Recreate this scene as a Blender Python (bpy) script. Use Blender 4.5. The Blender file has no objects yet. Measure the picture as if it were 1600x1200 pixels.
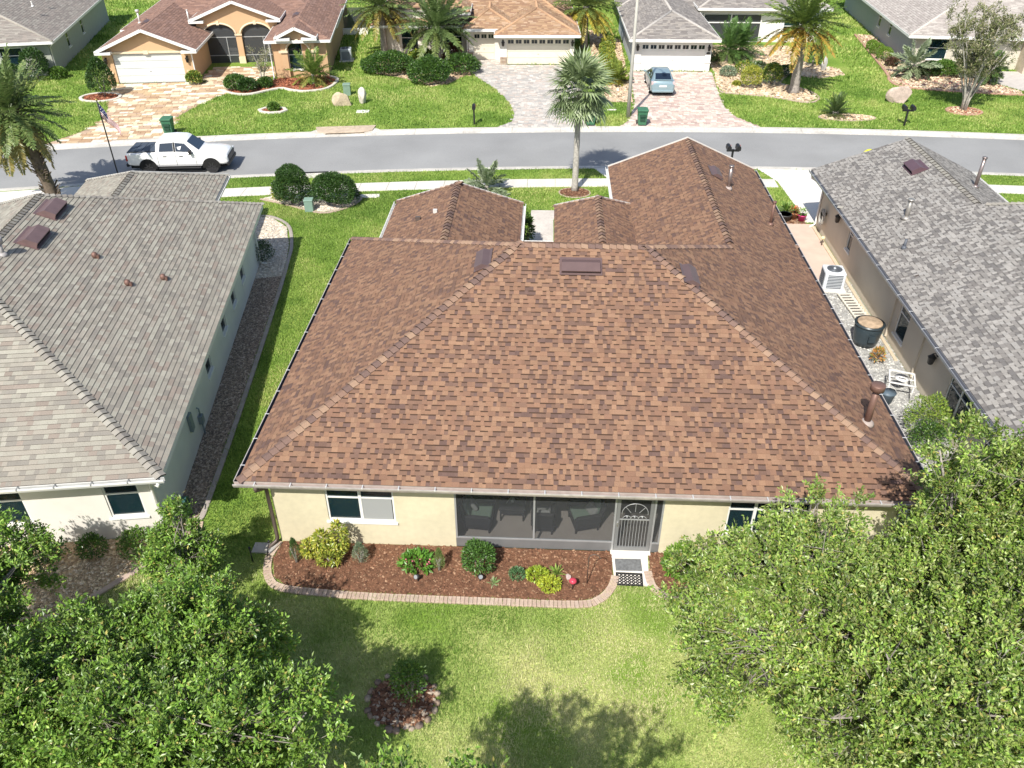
import bpy, bmesh, math, random
import numpy as np
from mathutils import Vector, Matrix

# ------------------------------------------------------------------ camera, sky, sun
sc = bpy.context.scene
COL = sc.collection
R = math.radians
cam = bpy.data.cameras.new('camera')
cam.sensor_width = 36.0
cam.lens = 36.0 * 1265 / 1600
cam.clip_end = 3000
cam_o = bpy.data.objects.new('camera', cam)
COL.objects.link(cam_o)
cam_o.location = (0, 0, 16.5)
cam_o.rotation_euler = (R(90 - 35.3), 0, R(2.5))
sc.camera = cam_o

SUN_EL, SUN_AZ = R(48.5), R(19.5)          # light travels towards +Y, a little towards +X
world = bpy.data.worlds.new('World')
sc.world = world
world.use_nodes = True
wn = world.node_tree
bgn = wn.nodes['Background']
sky = wn.nodes.new('ShaderNodeTexSky')
sky.sky_type = 'NISHITA'
sky.sun_disc = False
sky.sun_elevation = SUN_EL
sky.sun_rotation = R(180) + SUN_AZ
sky.air_density = 1.0
sky.dust_density = 1.5
wn.links.new(sky.outputs[0], bgn.inputs[0])
bgn.inputs[1].default_value = 0.115
sun = bpy.data.lights.new('sun', 'SUN')
sun.energy = 4.6
sun.angle = R(0.53)
sun.color = (1.0, 0.96, 0.88)
sun_o = bpy.data.objects.new('sun', sun)
COL.objects.link(sun_o)
sun_o.location = (-10, -30, 60)
sun_o.rotation_euler = Vector((math.sin(SUN_AZ) * math.cos(SUN_EL), math.cos(SUN_AZ) * math.cos(SUN_EL), -math.sin(SUN_EL))).to_track_quat('-Z', 'Y').to_euler()
sc.view_settings.view_transform = 'Standard'
sc.view_settings.look = 'None'
sc.view_settings.exposure = 0.43
sc.view_settings.gamma = 1.0
sc.view_settings.use_curve_mapping = False
sc.render.engine = 'CYCLES'
sc.cycles.use_denoising = True
sc.cycles.max_bounces = 6
sc.cycles.transparent_max_bounces = 12
sc.cycles.sample_clamp_indirect = 6

# ------------------------------------------------------------------ materials
MATS = {}
def _new(name):
    m = bpy.data.materials.new(name)
    m.use_nodes = True
    return m, m.node_tree, m.node_tree.nodes['Principled BSDF']

def M(name, col, rough=.8, var=.12, scale=3., bump=0., bscale=40., metal=0., spec=.4, var2=0., scale2=30., coat=0.):
    """plain surface: base colour, mottled by one or two noises, with fine relief"""
    if name in MATS: return MATS[name]
    m, nt, b = _new(name)
    tc = nt.nodes.new('ShaderNodeTexCoord')
    b.inputs['Roughness'].default_value = rough
    b.inputs['Metallic'].default_value = metal
    b.inputs['Specular IOR Level'].default_value = spec
    b.inputs['Coat Weight'].default_value = coat
    c = (*col, 1)
    def noisy(src, v, s, det):
        n = nt.nodes.new('ShaderNodeTexNoise'); n.inputs['Scale'].default_value = s; n.inputs['Detail'].default_value = det
        nt.links.new(tc.outputs['Object'], n.inputs['Vector'])
        mr = nt.nodes.new('ShaderNodeMapRange'); mr.inputs['From Min'].default_value = .3; mr.inputs['From Max'].default_value = .7
        mr.inputs['To Min'].default_value = 1 - v; mr.inputs['To Max'].default_value = 1 + v
        nt.links.new(n.outputs['Fac'], mr.inputs['Value'])
        mx = nt.nodes.new('ShaderNodeVectorMath'); mx.operation = 'SCALE'
        if src is None: mx.inputs[0].default_value = col
        else: nt.links.new(src, mx.inputs[0])
        nt.links.new(mr.outputs[0], mx.inputs['Scale'])
        return mx.outputs[0]
    src = None
    if var: src = noisy(src, var, scale, 4)
    if var2: src = noisy(src, var2, scale2, 3)
    if src is None: b.inputs['Base Color'].default_value = c
    else: nt.links.new(src, b.inputs['Base Color'])
    if bump:
        n = nt.nodes.new('ShaderNodeTexNoise'); n.inputs['Scale'].default_value = bscale; n.inputs['Detail'].default_value = 4
        nt.links.new(tc.outputs['Object'], n.inputs['Vector'])
        bp = nt.nodes.new('ShaderNodeBump'); bp.inputs['Strength'].default_value = bump; bp.inputs['Distance'].default_value = .02
        nt.links.new(n.outputs['Fac'], bp.inputs['Height']); nt.links.new(bp.outputs[0], b.inputs['Normal'])
    MATS[name] = m
    return m

def MA(name, rough=.8, var=.12, scale=25., trans=0., spec=.3, bump=0., bscale=60.):
    """colour from the per-face attribute 'col' (each shingle, leaf, stone has its own), grain on top"""
    if name in MATS: return MATS[name]
    m, nt, b = _new(name)
    at = nt.nodes.new('ShaderNodeAttribute'); at.attribute_name = 'col'
    src = at.outputs['Color']
    tc = nt.nodes.new('ShaderNodeTexCoord')
    if var:
        n = nt.nodes.new('ShaderNodeTexNoise'); n.inputs['Scale'].default_value = scale; n.inputs['Detail'].default_value = 3
        nt.links.new(tc.outputs['Object'], n.inputs['Vector'])
        mr = nt.nodes.new('ShaderNodeMapRange'); mr.inputs['From Min'].default_value = .3; mr.inputs['From Max'].default_value = .7
        mr.inputs['To Min'].default_value = 1 - var; mr.inputs['To Max'].default_value = 1 + var
        nt.links.new(n.outputs['Fac'], mr.inputs['Value'])
        mx = nt.nodes.new('ShaderNodeVectorMath'); mx.operation = 'SCALE'
        nt.links.new(src, mx.inputs[0]); nt.links.new(mr.outputs[0], mx.inputs['Scale'])
        src = mx.outputs[0]
    nt.links.new(src, b.inputs['Base Color'])
    b.inputs['Roughness'].default_value = rough
    b.inputs['Specular IOR Level'].default_value = spec
    if bump:
        n = nt.nodes.new('ShaderNodeTexNoise'); n.inputs['Scale'].default_value = bscale
        nt.links.new(tc.outputs['Object'], n.inputs['Vector'])
        bp = nt.nodes.new('ShaderNodeBump'); bp.inputs['Strength'].default_value = bump; bp.inputs['Distance'].default_value = .01
        nt.links.new(n.outputs['Fac'], bp.inputs['Height']); nt.links.new(bp.outputs[0], b.inputs['Normal'])
    if trans:
        t = nt.nodes.new('ShaderNodeBsdfTranslucent'); nt.links.new(src, t.inputs['Color'])
        ms = nt.nodes.new('ShaderNodeMixShader'); ms.inputs[0].default_value = trans
        out = nt.nodes['Material Output']
        nt.links.new(b.outputs[0], ms.inputs[1]); nt.links.new(t.outputs[0], ms.inputs[2]); nt.links.new(ms.outputs[0], out.inputs['Surface'])
    MATS[name] = m
    return m

def glass_mat(name, tint, trans, rough=.04):
    """pane or insect screen: partly see-through film"""
    if name in MATS: return MATS[name]
    m, nt, b = _new(name)
    b.inputs['Base Color'].default_value = (*tint, 1); b.inputs['Roughness'].default_value = rough
    b.inputs['Specular IOR Level'].default_value = .6
    t = nt.nodes.new('ShaderNodeBsdfTransparent')
    ms = nt.nodes.new('ShaderNodeMixShader'); ms.inputs[0].default_value = trans
    out = nt.nodes['Material Output']
    nt.links.new(b.outputs[0], ms.inputs[1]); nt.links.new(t.outputs[0], ms.inputs[2]); nt.links.new(ms.outputs[0], out.inputs['Surface'])
    MATS[name] = m
    return m

# ------------------------------------------------------------------ object helpers
def link(o, parent=None, loc=None, rotz=None):
    COL.objects.link(o)
    if parent is not None: o.parent = parent
    if loc is not None: o.location = loc
    if rotz is not None: o.rotation_euler = (0, 0, rotz)
    return o
def tag(o, label=None, cat=None, group=None, kind=None):
    if label: o['label'] = label
    if cat: o['category'] = cat
    if group: o['group'] = group
    if kind: o['kind'] = kind
    return o
def thing(name, label, cat, loc=(0, 0, 0), rotz=0, group=None, kind=None):
    o = bpy.data.objects.new(name, None)
    o.empty_display_size = .3
    link(o, None, loc, rotz)
    return tag(o, label, cat, group, kind)
def copy_tree(o, parent=None):
    c = o.copy(); COL.objects.link(c); c.parent = parent
    for ch in list(o.children): copy_tree(ch, c)
    return c

class MB:
    """collects polygons; build() links them as one mesh object"""
    def __init__(s): s.v = []; s.f = []; s.m = []; s.smf = set()
    def poly(s, pts, m=0):
        n = len(s.v); s.v += [tuple(p) for p in pts]; s.f.append(tuple(range(n, n + len(pts)))); s.m.append(m); return s
    def box(s, x0, x1, y0, y1, z0, z1, m=0, mat=None):
        c = [(x0, y0, z0), (x1, y0, z0), (x1, y1, z0), (x0, y1, z0), (x0, y0, z1), (x1, y0, z1), (x1, y1, z1), (x0, y1, z1)]
        if mat is not None: c = [tuple(mat @ Vector(p)) for p in c]
        n = len(s.v); s.v += c
        for f in ((3, 2, 1, 0), (4, 5, 6, 7), (0, 1, 5, 4), (1, 2, 6, 5), (2, 3, 7, 6), (3, 0, 4, 7)):
            s.f.append(tuple(n + i for i in f)); s.m.append(m)
        return s
    def bar(s, a, b, w, h, m=0):
        """box beam from a to b, w wide, h high"""
        a = Vector(a); b = Vector(b); d = (b - a); L = d.length
        q = d.to_track_quat('X', 'Z').to_matrix().to_4x4(); q.translation = a
        return s.box(0, L, -w / 2, w / 2, -h / 2, h / 2, m, q)
    def prism(s, out, z0, z1, m=0, cap=True, mat=None):
        n = len(s.v); k = len(out)
        p = [(x, y, z0) for x, y in out] + [(x, y, z1) for x, y in out]
        if mat is not None: p = [tuple(mat @ Vector(q)) for q in p]
        s.v += p
        for i in range(k):
            j = (i + 1) % k; s.f.append((n + i, n + j, n + k + j, n + k + i)); s.m.append(m)
        if cap:
            s.f.append(tuple(n + k + i for i in range(k))); s.m.append(m)
            s.f.append(tuple(n + k - 1 - i for i in range(k))); s.m.append(m)
        return s
    def tube(s, path, r, n=6, m=0, cap=True):
        path = [Vector(p) for p in path]; k = len(path)
        if not hasattr(r, '__len__'): r = [r] * k
        base = len(s.v); ref = None
        for i, p in enumerate(path):
            d = (path[min(i + 1, k - 1)] - path[max(i - 1, 0)])
            if d.length < 1e-9: d = Vector((0, 0, 1))
            d.normalize()
            if ref is None: ref = Vector((1, 0, 0)) if abs(d.x) < .8 else Vector((0, 1, 0))
            a = (ref - d * ref.dot(d)).normalized(); b = d.cross(a); ref = a
            for j in range(n):
                t = 2 * math.pi * j / n; s.v.append(tuple(p + (a * math.cos(t) + b * math.sin(t)) * r[i]))
        for i in range(k - 1):
            for j in range(n):
                q = base + i * n; s.smf.add(len(s.f)); s.f.append((q + j, q + (j + 1) % n, q + n + (j + 1) % n, q + n + j)); s.m.append(m)
        if cap:
            s.f.append(tuple(base + n - 1 - j for j in range(n))); s.m.append(m)
            s.f.append(tuple(base + (k - 1) * n + j for j in range(n))); s.m.append(m)
        return s
    def cyl(s, c, r, z0, z1, n=16, m=0, r1=None):
        return s.tube([(c[0], c[1], z0), (c[0], c[1], z1)], [r, r if r1 is None else r1], n, m)
    def lathe(s, c, prof, n=16, m=0):
        return s.tube([(c[0], c[1], c[2] + z) for _, z in prof], [max(r, .001) for r, _ in prof], n, m)
    def ell(s, c, rad, nu=12, nv=8, m=0, jit=0, rng=random):
        base = len(s.v)
        for i in range(nv + 1):
            t = math.pi * i / nv
            for j in range(nu):
                p = 2 * math.pi * j / nu; k = 1 + rng.uniform(-jit, jit)
                s.v.append((c[0] + rad[0] * k * math.sin(t) * math.cos(p), c[1] + rad[1] * k * math.sin(t) * math.sin(p), c[2] + rad[2] * k * math.cos(t)))
        for i in range(nv):
            for j in range(nu):
                a = base + i * nu + j; b = base + i * nu + (j + 1) % nu
                s.smf.add(len(s.f)); s.f.append((a, a + nu, b + nu, b)); s.m.append(m)
        return s
    def mesh(s, name, mats, smooth=False):
        me = bpy.data.meshes.new(name); me.from_pydata(s.v, [], s.f)
        for mt in (mats if isinstance(mats, (list, tuple)) else [mats]): me.materials.append(mt)
        me.polygons.foreach_set('material_index', s.m)
        me.polygons.foreach_set('use_smooth', [smooth or (i in s.smf) for i in range(len(s.f))])
        me.update()
        return me
    def build(s, name, mats, parent=None, loc=None, rotz=None, smooth=False, bevel=0, segs=2):
        o = bpy.data.objects.new(name, s.mesh(name, mats, smooth)); link(o, parent, loc, rotz)
        if bevel:
            b = o.modifiers.new('bevel', 'BEVEL'); b.width = bevel; b.segments = segs; b.limit_method = 'ANGLE'; b.angle_limit = R(35)
        return o

def np_mesh(name, verts, faces, mat, cols=None, k=4):
    """verts (N,3), faces (F,k) int, cols (F,3): big meshes without Python loops"""
    me = bpy.data.meshes.new(name)
    verts = np.asarray(verts, np.float32); faces = np.asarray(faces, np.int32); F = len(faces)
    me.vertices.add(len(verts)); me.vertices.foreach_set('co', verts.ravel())
    me.loops.add(F * k); me.loops.foreach_set('vertex_index', faces.ravel())
    me.polygons.add(F); me.polygons.foreach_set('loop_start', np.arange(F, dtype=np.int32) * k)
    try: me.polygons.foreach_set('loop_total', np.full(F, k, np.int32))
    except Exception: pass
    me.polygons.foreach_set('use_smooth', np.zeros(F, bool))
    me.update(calc_edges=True)
    if cols is not None:
        a = me.attributes.new('col', 'FLOAT_COLOR', 'FACE')
        a.data.foreach_set('color', np.concatenate([np.asarray(cols, np.float32), np.ones((F, 1), np.float32)], 1).ravel())
    me.materials.append(mat)
    return me
def obj_np(name, verts, faces, mat, cols=None, k=4, parent=None):
    o = bpy.data.objects.new(name, np_mesh(name, verts, faces, mat, cols, k))
    return link(o, parent)

def vnoise(x, y, seed=0):
    """smooth value noise in 0..1 (numpy)"""
    xi = np.floor(x).astype(np.int64); yi = np.floor(y).astype(np.int64); fx = x - xi; fy = y - yi
    fx = fx * fx * (3 - 2 * fx); fy = fy * fy * (3 - 2 * fy)
    def h(a, b):
        n = (a * 374761393 + b * 668265263 + seed * 974711) & 0x7fffffff
        n = ((n ^ (n >> 13)) * 1274126177) & 0x7fffffff
        return ((n ^ (n >> 16)) & 0xffff) / 65535.
    return (h(xi, yi) * (1 - fx) + h(xi + 1, yi) * fx) * (1 - fy) + (h(xi, yi + 1) * (1 - fx) + h(xi + 1, yi + 1) * fx) * fy
def in_poly(x, y, poly):
    r = np.zeros(x.shape, bool); n = len(poly)
    for i in range(n):
        x0, y0 = poly[i]; x1, y1 = poly[(i + 1) % n]
        if y0 == y1: continue
        c = ((y0 > y) != (y1 > y)) & (x < (x1 - x0) * (y - y0) / (y1 - y0) + x0)
        r ^= c
    return r
def smooth_line(pts, n=6, closed=False):
    """Catmull-Rom through the points"""
    P = [Vector((*p, 0) if len(p) == 2 else p) for p in pts]; k = len(P); out = []
    for i in range(k if closed else k - 1):
        g = (lambda j: P[j % k]) if closed else (lambda j: P[max(0, min(k - 1, j))])
        a, b, c, d = g(i - 1), g(i), g(i + 1), g(i + 2)
        for t in range(n):
            t /= n
            out.append(.5 * ((2 * b) + (c - a) * t + (2 * a - 5 * b + 4 * c - d) * t * t + (3 * b - a - 3 * c + d) * t ** 3))
    if not closed: out.append(P[-1])
    return out
RNG = random.Random(7)
NP = np.random.default_rng(11)
NOGRASS = []          # plan outlines of everything that is not lawn

# ------------------------------------------------------------------ ground, road, kerbs, pavements
CX, CY = 13.5, -135.0                       # the street bends about this far-off centre
def ry(r, x): return CY + math.sqrt(r * r - (x - CX) ** 2)

m_grass_ground, _nt, _b = _new('lawn_ground')
def lawn_nodes():
    nt = _nt; L = nt.links; N = nt.nodes.new
    geo = N('ShaderNodeNewGeometry')
    def noise(s, d=4):
        n = N('ShaderNodeTexNoise'); n.inputs['Scale'].default_value = s; n.inputs['Detail'].default_value = d
        L.new(geo.outputs['Position'], n.inputs['Vector']); return n.outputs['Fac']
    def ramp(f, stops):
        r = N('ShaderNodeValToRGB'); e = r.color_ramp.elements
        while len(e) < len(stops): e.new(.5)
        for q, (p, c) in zip(e, stops): q.position = p; q.color = (*c, 1)
        L.new(f, r.inputs[0]); return r.outputs[0]
    base = ramp(noise(.22, 5), [(.3, (.12, .215, .03)), (.5, (.195, .305, .048)), (.72, (.33, .39, .10))])
    fine = ramp(noise(9, 6), [(.25, (.45, .5, .4)), (.55, (1, 1, 1)), (.8, (1.35, 1.25, 1.2))])
    mul = N('ShaderNodeMix'); mul.data_type = 'RGBA'; mul.blend_type = 'MULTIPLY'; mul.inputs['Factor'].default_value = 1
    L.new(base, mul.inputs[6]); L.new(fine, mul.inputs[7])
    # the dry, paler turf of the yard behind the house
    sep = N('ShaderNodeSeparateXYZ'); L.new(geo.outputs['Position'], sep.inputs[0])
    mr = N('ShaderNodeMapRange'); mr.inputs['From Min'].default_value = 16; mr.inputs['From Max'].default_value = 12; L.new(sep.outputs['Y'], mr.inputs['Value'])
    straw = ramp(noise(.55, 5), [(.35, (.19, .30, .045)), (.6, (.44, .47, .17))])
    mx = N('ShaderNodeMix'); mx.data_type = 'RGBA'; L.new(mr.outputs[0], mx.inputs[0]); L.new(mul.outputs[2], mx.inputs[6]); L.new(straw, mx.inputs[7])
    L.new(mx.outputs[2], _b.inputs['Base Color'])
    _b.inputs['Roughness'].default_value = .9; _b.inputs['Specular IOR Level'].default_value = .15
    bp = N('ShaderNodeBump'); bp.inputs['Strength'].default_value = .9; bp.inputs['Distance'].default_value = .05
    L.new(noise(22, 5), bp.inputs['Height']); L.new(bp.outputs[0], _b.inputs['Normal'])
lawn_nodes()

m_asphalt = M('asphalt', (.275, .275, .272), .9, .13, .22, .35, 90, var2=.16, scale2=45)
m_conc = M('concrete_pale', (.62, .585, .53), .9, .10, .8, .2, 60, var2=.06, scale2=20)
m_kerb = M('concrete_kerb', (.54, .51, .46), .9, .16, .8, .2, 60, var2=.14, scale2=7)
m_conc2 = M('concrete_white', (.72, .68, .62), .9, .07, .6, .2, 60, var2=.05, scale2=14)

def strip(name, rs, zs, x0, x1, step, mat):
    mb = MB(); xs = np.arange(x0, x1 + .01, step)
    for i, x in enumerate(xs):
        for r, z in zip(rs, zs): mb.v.append((x, ry(r, x), z))
    k = len(rs)
    for i in range(len(xs) - 1):
        for j in range(k - 1):
            a = i * k + j; mb.f.append((a, a + k, a + k + 1, a + 1)); mb.m.append(0)
    return mb.build(name, mat)
# one lawn sheet that dips under the street
o = MB()
rs = [179.5, 179.87, 179.95, 187.24, 187.31, 187.7]; zs = [0, 0, -.2, -.2, 0, 0]
xs = np.concatenate([[-160], np.arange(-120, 121, 4), [180]])
for x in xs:
    row = [(x, -200, 0), (x, -20, 0), (x, 20, 0)] + [(x, ry(r, x), z) for r, z in zip(rs, zs)] + [(x, 130, 0), (x * 2, 1200, 0)]
    o.v += row
k = 11
for i in range(len(xs) - 1):
    for j in range(k - 1):
        a = i * k + j; o.f.append((a, a + k, a + k + 1, a + 1)); o.m.append(0)
tag(o.build('ground', m_grass_ground), kind='structure')
far = MB().poly([(-1500, -1500, -.4), (1500, -1500, -.4), (1500, 1500, -.4), (-1500, 1500, -.4)])
tag(far.build('terrain', m_grass_ground), kind='structure')
tag(strip('road', [180.3, 182, 183.5, 185, 186.9], [-.1, -.07, -.055, -.07, -.1], -100, 130, 2, m_asphalt), kind='structure')
# kerb stones, cast in lengths with joints
def kerb(name, prof, x0, x1, skip=()):
    root = thing(name, None, None, kind='structure')
    x = x0
    while x < x1:
        e = x + 3.04
        mb = MB(); k = len(prof); n = 3
        for i in range(n + 1):
            xx = x + (e - x) * i / n
            for r, z in prof: mb.v.append((xx, ry(r, xx), z))
        for i in range(n):
            for j in range(k - 1):
                a = i * k + j; mb.f.append((a, a + k, a + k + 1, a + 1)); mb.m.append(0)
        mb.f.append(tuple(range(k))); mb.m.append(0); mb.f.append(tuple(range(n * k + k - 1, n * k - 1, -1))); mb.m.append(0)
        if not any(a < (x + e) / 2 < b for a, b in skip): mb.build('kerb_stone', m_kerb, root)
        x = e + .012
    return root
kerb('kerb_near', [(179.85, -.15), (179.85, .015), (180.02, .018), (180.12, -.03), (180.5, -.078), (180.5, -.2)], -42, 44)
kerb('kerb_far', [(186.5, -.2), (186.5, -.078), (186.88, -.03), (187.0, .02), (187.32, .018), (187.32, -.15)], -48, 46)
# storm drain inlet in the far kerb
t = thing('storm_drain', 'concrete storm drain inlet with dark slot in the far kerb', 'storm drain', (-12.7, ry(187.1, -12.7), 0), R(8.5))
MB().prism([(-1.9, .9), (-1.7, -.05), (-1.2, -.32), (1.2, -.32), (1.7, -.05), (1.9, .9)], .035, .095).build('cover_slab', M('drain_cover', (.5, .40, .30), .9, .15, 3, .3), t, bevel=.01)
MB().box(-1.15, 1.15, -.18, .7, -.2, .033).build('inlet_throat', M('drain_dark', (.012, .012, .012), .9, 0), t)
for s in (-1, 1): MB().prism([(s * 1.2, -.36), (s * 1.16, .5), (s * 1.9, .5), (s * 2.3, -.05)][::s], -.2, .034).build('wing_wall', m_kerb, t)
t = thing('storm_drain', 'narrow dark storm drain slot in the near kerb behind the clipped bushes', 'storm drain', (-12.9, ry(180.1, -12.9), 0), R(8.5))
MB().box(-.75, .75, -.1, .16, -.18, .022).build('slot', M('drain_dark', (.012, .012, .012)), t)
MB().box(-1.0, 1.0, -.75, -.11, -.1, .045).build('cover_slab', m_kerb, t, bevel=.01)

# sidewalk in slabs
sw = thing('sidewalk', None, None, kind='structure')
x = -40.0
while x < 40:
    e = x + 1.5
    if not (12.3 < x + .75 < 20 or 3 < x + .75 < 9.4 or -31 < x + .75 < -23.5):
        a, b = x + .008, e - .008
        dz = RNG.uniform(0, .008)
        MB().prism([(a, ry(177.15, a)), (b, ry(177.15, b)), (b, ry(178.3, b)), (a, ry(178.3, a))], -.08, .022 + dz).build('slab', m_conc, sw, bevel=.006, segs=1)
    x = e
NOGRASS.append([(xx, ry(177.1, xx)) for xx in np.arange(-41, 41, 2.)] + [(xx, ry(178.35, xx)) for xx in np.arange(39, -43, -2.)])
NOGRASS.append([(xx, ry(179.82, xx)) for xx in np.arange(-61, 61, 2.)] + [(xx, ry(187.4, xx)) for xx in np.arange(59, -63, -2.)])

def slab(name, outline, z=.02, mat=None, joints=None):
    """poured concrete: pieces between the given joint lines, each a part"""
    NOGRASS.append(outline)
    root = thing(name, None, None, kind='structure')
    bmx = bmesh.new(); f = bmx.faces.new([bmx.verts.new((*p, 0)) for p in outline])
    for (p, n) in (joints or []):
        bmesh.ops.bisect_plane(bmx, geom=bmx.verts[:] + bmx.edges[:] + bmx.faces[:], plane_co=(*p, 0), plane_no=(*n, 0))
    for f in bmx.faces:
        c = f.calc_center_median(); pts = []
        for v in f.verts:
            d = v.co - c; pts.append(tuple((c + d * (1 - .012 / max(d.length, .1)))[:2]))
        if f.normal.z < 0: pts.reverse()
        MB().prism(pts, -.08, z + RNG.uniform(0, .004)).build('slab', mat or m_conc, root)
    bmx.free()
    return root
slab('driveway_right', [(12.75, 37.6), (12.8, 39), (12.6, 43), (11.9, ry(179.83, 11.9)), (20.4, ry(179.83, 20.4)), (19.4, 43), (19.2, 37.6)], mat=m_conc2, joints=[((0, 41.2), (0, 1)), ((0, 43.4), (0, 1)), ((16, 0), (1, 0))])
slab('driveway_main', [(3.6, 37.2), (3.3, 43.2), (2.7, ry(179.83, 2.7)), (9.9, ry(179.83, 9.9)), (9.3, 43.2), (9.2, 37.2)], mat=m_conc2, joints=[((0, 41.2), (0, 1)), ((6.4, 0), (1, 0))])
slab('driveway_left', [(-36, 31), (-36, ry(179.83, -36)), (-23.4, ry(179.83, -23.4)), (-24.4, 38.4), (-26.4, 35), (-26.4, 31)], mat=m_conc2, joints=[((-28, 40), (.94, .25)), ((-31, 37.4), (.1, 1)), ((-32.5, 40), (.94, .25))])
slab('front_walk', [(-.72, 29.3), (-.72, 38.5), (3.5, 38.6), (3.5, 37.5), (.42, 37.4), (.42, 29.3)], mat=M('concrete_walk', (.55, .50, .45), .9, .12, 1.5, .2, 50, var2=.08, scale2=9), joints=[((0, 31.5), (0, 1)), ((0, 33.6), (0, 1)), ((0, 35.6), (0, 1)), ((.5, 0), (1, 0))])

# paver driveways
def pavers(name, outline, size, rot, pal, base_col, weights=None, parts=True, gap=.012, seed=1, edge=None):
    NOGRASS.append(outline)
    root = thing(name, None, None, kind='structure')
    MB().prism(outline, -.08, .008).build('bedding', M(name + '_bedding', base_col, .95, .15, 6), root)
    rg = random.Random(seed)
    cx = sum(p[0] for p in outline) / len(outline); cy = sum(p[1] for p in outline) / len(outline)
    ca, sa = math.cos(rot), math.sin(rot)
    loc = [((p[0] - cx) * ca + (p[1] - cy) * sa, -(p[0] - cx) * sa + (p[1] - cy) * ca) for p in outline]
    x0, x1 = min(p[0] for p in loc), max(p[0] for p in loc); y0, y1 = min(p[1] for p in loc), max(p[1] for p in loc)
    pcs = []; y = y0; h = size[0]; row = 0
    while y < y1:
        x = x0 - rg.random() * size[1][-1]
        hh = h * rg.choice(size[2])
        while x < x1:
            w = rg.choice(size[1]); mx, my = x + w / 2, y + hh / 2
            wx, wy = cx + mx * ca - my * sa, cy + mx * sa + my * ca
            if in_poly(np.array([wx]), np.array([wy]), outline)[0]:
                pcs.append((wx, wy, w, hh, rg.choices(range(len(pal)), weights)[0], rg.random()))
            x += w
        y += hh
    pcs.sort(key=lambda p: p[1])
    n_sep = 290 if parts else 0
    mat = MA('paver_stone', .9, .12, 14, 0, .3, .15, 60)
    cache = {}
    rz = Matrix.Rotation(rot, 4, 'Z')
    def geo(w, h, c):
        a, b, t = w / 2 - gap / 2, h / 2 - gap / 2, .012
        v = [(-a, -b, 0), (a, -b, 0), (a, b, 0), (-a, b, 0), (-a + t, -b + t, .018), (a - t, -b + t, .018), (a - t, b - t, .018), (-a + t, b - t, .018)]
        f = [(4, 5, 6, 7), (0, 1, 5, 4), (1, 2, 6, 5), (2, 3, 7, 6), (3, 0, 4, 7)]
        return v, f
    V, F, C = [], [], []
    for i, (wx, wy, w, h2, ci, q) in enumerate(pcs):
        if i < n_sep:
            key = (round(w, 3), round(h2, 3), ci)
            if key not in cache:
                v, f = geo(w, h2, pal[ci]); cache[key] = np_mesh('paver', v, f, mat, [pal[ci]] * 5)
            o = bpy.data.objects.new('paver', cache[key]); link(o, root, (wx, wy, .006), rot)
        else:
            v, f = geo(w, h2, pal[ci]); n = len(V)
            V += [(wx + p[0] * ca - p[1] * sa, wy + p[0] * sa + p[1] * ca, p[2] + .006) for p in v]
            F += [tuple(n + k for k in ff) for ff in f]; c = [k * (.88 + .24 * q) for k in pal[ci]]; C += [c] * 5
    if V: tag(obj_np('paver_field', V, F, mat, C, parent=root), kind='stuff')
    return root
kf = lambda x: ry(187.36, x)
pavers('driveway_tan', [(-32.2, 60.3), (-30.6, 56.4), (-29.3, 53), (-28.9, 51), (-29.4, 49.3), (-30.4, kf(-30.4)), (-22.9, kf(-22.9)), (-23.9, 50.6), (-24.4, 52.5), (-24.1, 55), (-23.4, 57.4), (-22.2, 59.6), (-21.0, 61.2), (-21.2, 65.9), (-26.2, 65.4), (-26.3, 61.2)],
       (.30, [.3, .45, .6, .75], [1, 1, 1.5]), R(9), [(.62, .52, .36), (.50, .36, .22), (.40, .26, .16), (.70, .64, .50), (.46, .33, .23)], (.34, .25, .17), [3, 3, 2, 3, 2], seed=3)
pavers('driveway_grey', [(-6.3, 68.9), (-6.1, 65), (-5.5, 63.6), (-4.2, 61), (-3.3, 59), (-2.55, 56.6), (-2.2, 54.3), (-2.3, 52.8), (-3.2, kf(-3.2)), (3.1, kf(3.1)), (2.5, 53.3), (2.2, 58), (1.95, 67.3), (-3.5, 67.1), (-3.5, 68.9)],
       (.2, [.2, .3, .4], [1, 1.5]), R(2), [(.50, .465, .42), (.43, .40, .37), (.55, .51, .46), (.47, .40, .35), (.38, .36, .335)], (.36, .33, .31), None, parts=False, seed=5)
pavers('driveway_pink', [(6.2, 65.6), (6.1, 60), (6.0, 57), (5.4, 53.6), (4.7, kf(4.7)), (13.6, kf(13.6)), (12.3, 54.6), (12.0, 57), (12.25, 61), (12.6, 65.6)],
       (.2, [.2, .3, .4], [1, 1.5]), R(1), [(.58, .49, .42), (.50, .38, .32), (.62, .55, .47), (.44, .33, .29), (.54, .45, .40)], (.36, .29, .25), None, parts=False, seed=6)
slab('driveway_far_right', [(31.4, 66.8), (33, 63.5), (34.6, 60.8), (38, 57), (42, 57), (42, 66.8)], mat=M('concrete_tan', (.5, .46, .42), .9, .1))
slab('lanai_step', [(2.02, 15.44), (3.02, 15.44), (2.96, 14.3), (2.05, 14.3)], z=.03, mat=m_conc2)
slab('side_walk_right', [(9.6, 31.6), (13.12, 31.6), (13.12, 37.4), (9.6, 37.4)], z=.025, mat=M('concrete_pink', (.60, .46, .38), .9, .08, 1.5), joints=[((0, 34.5), (0, 1))])

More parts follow.
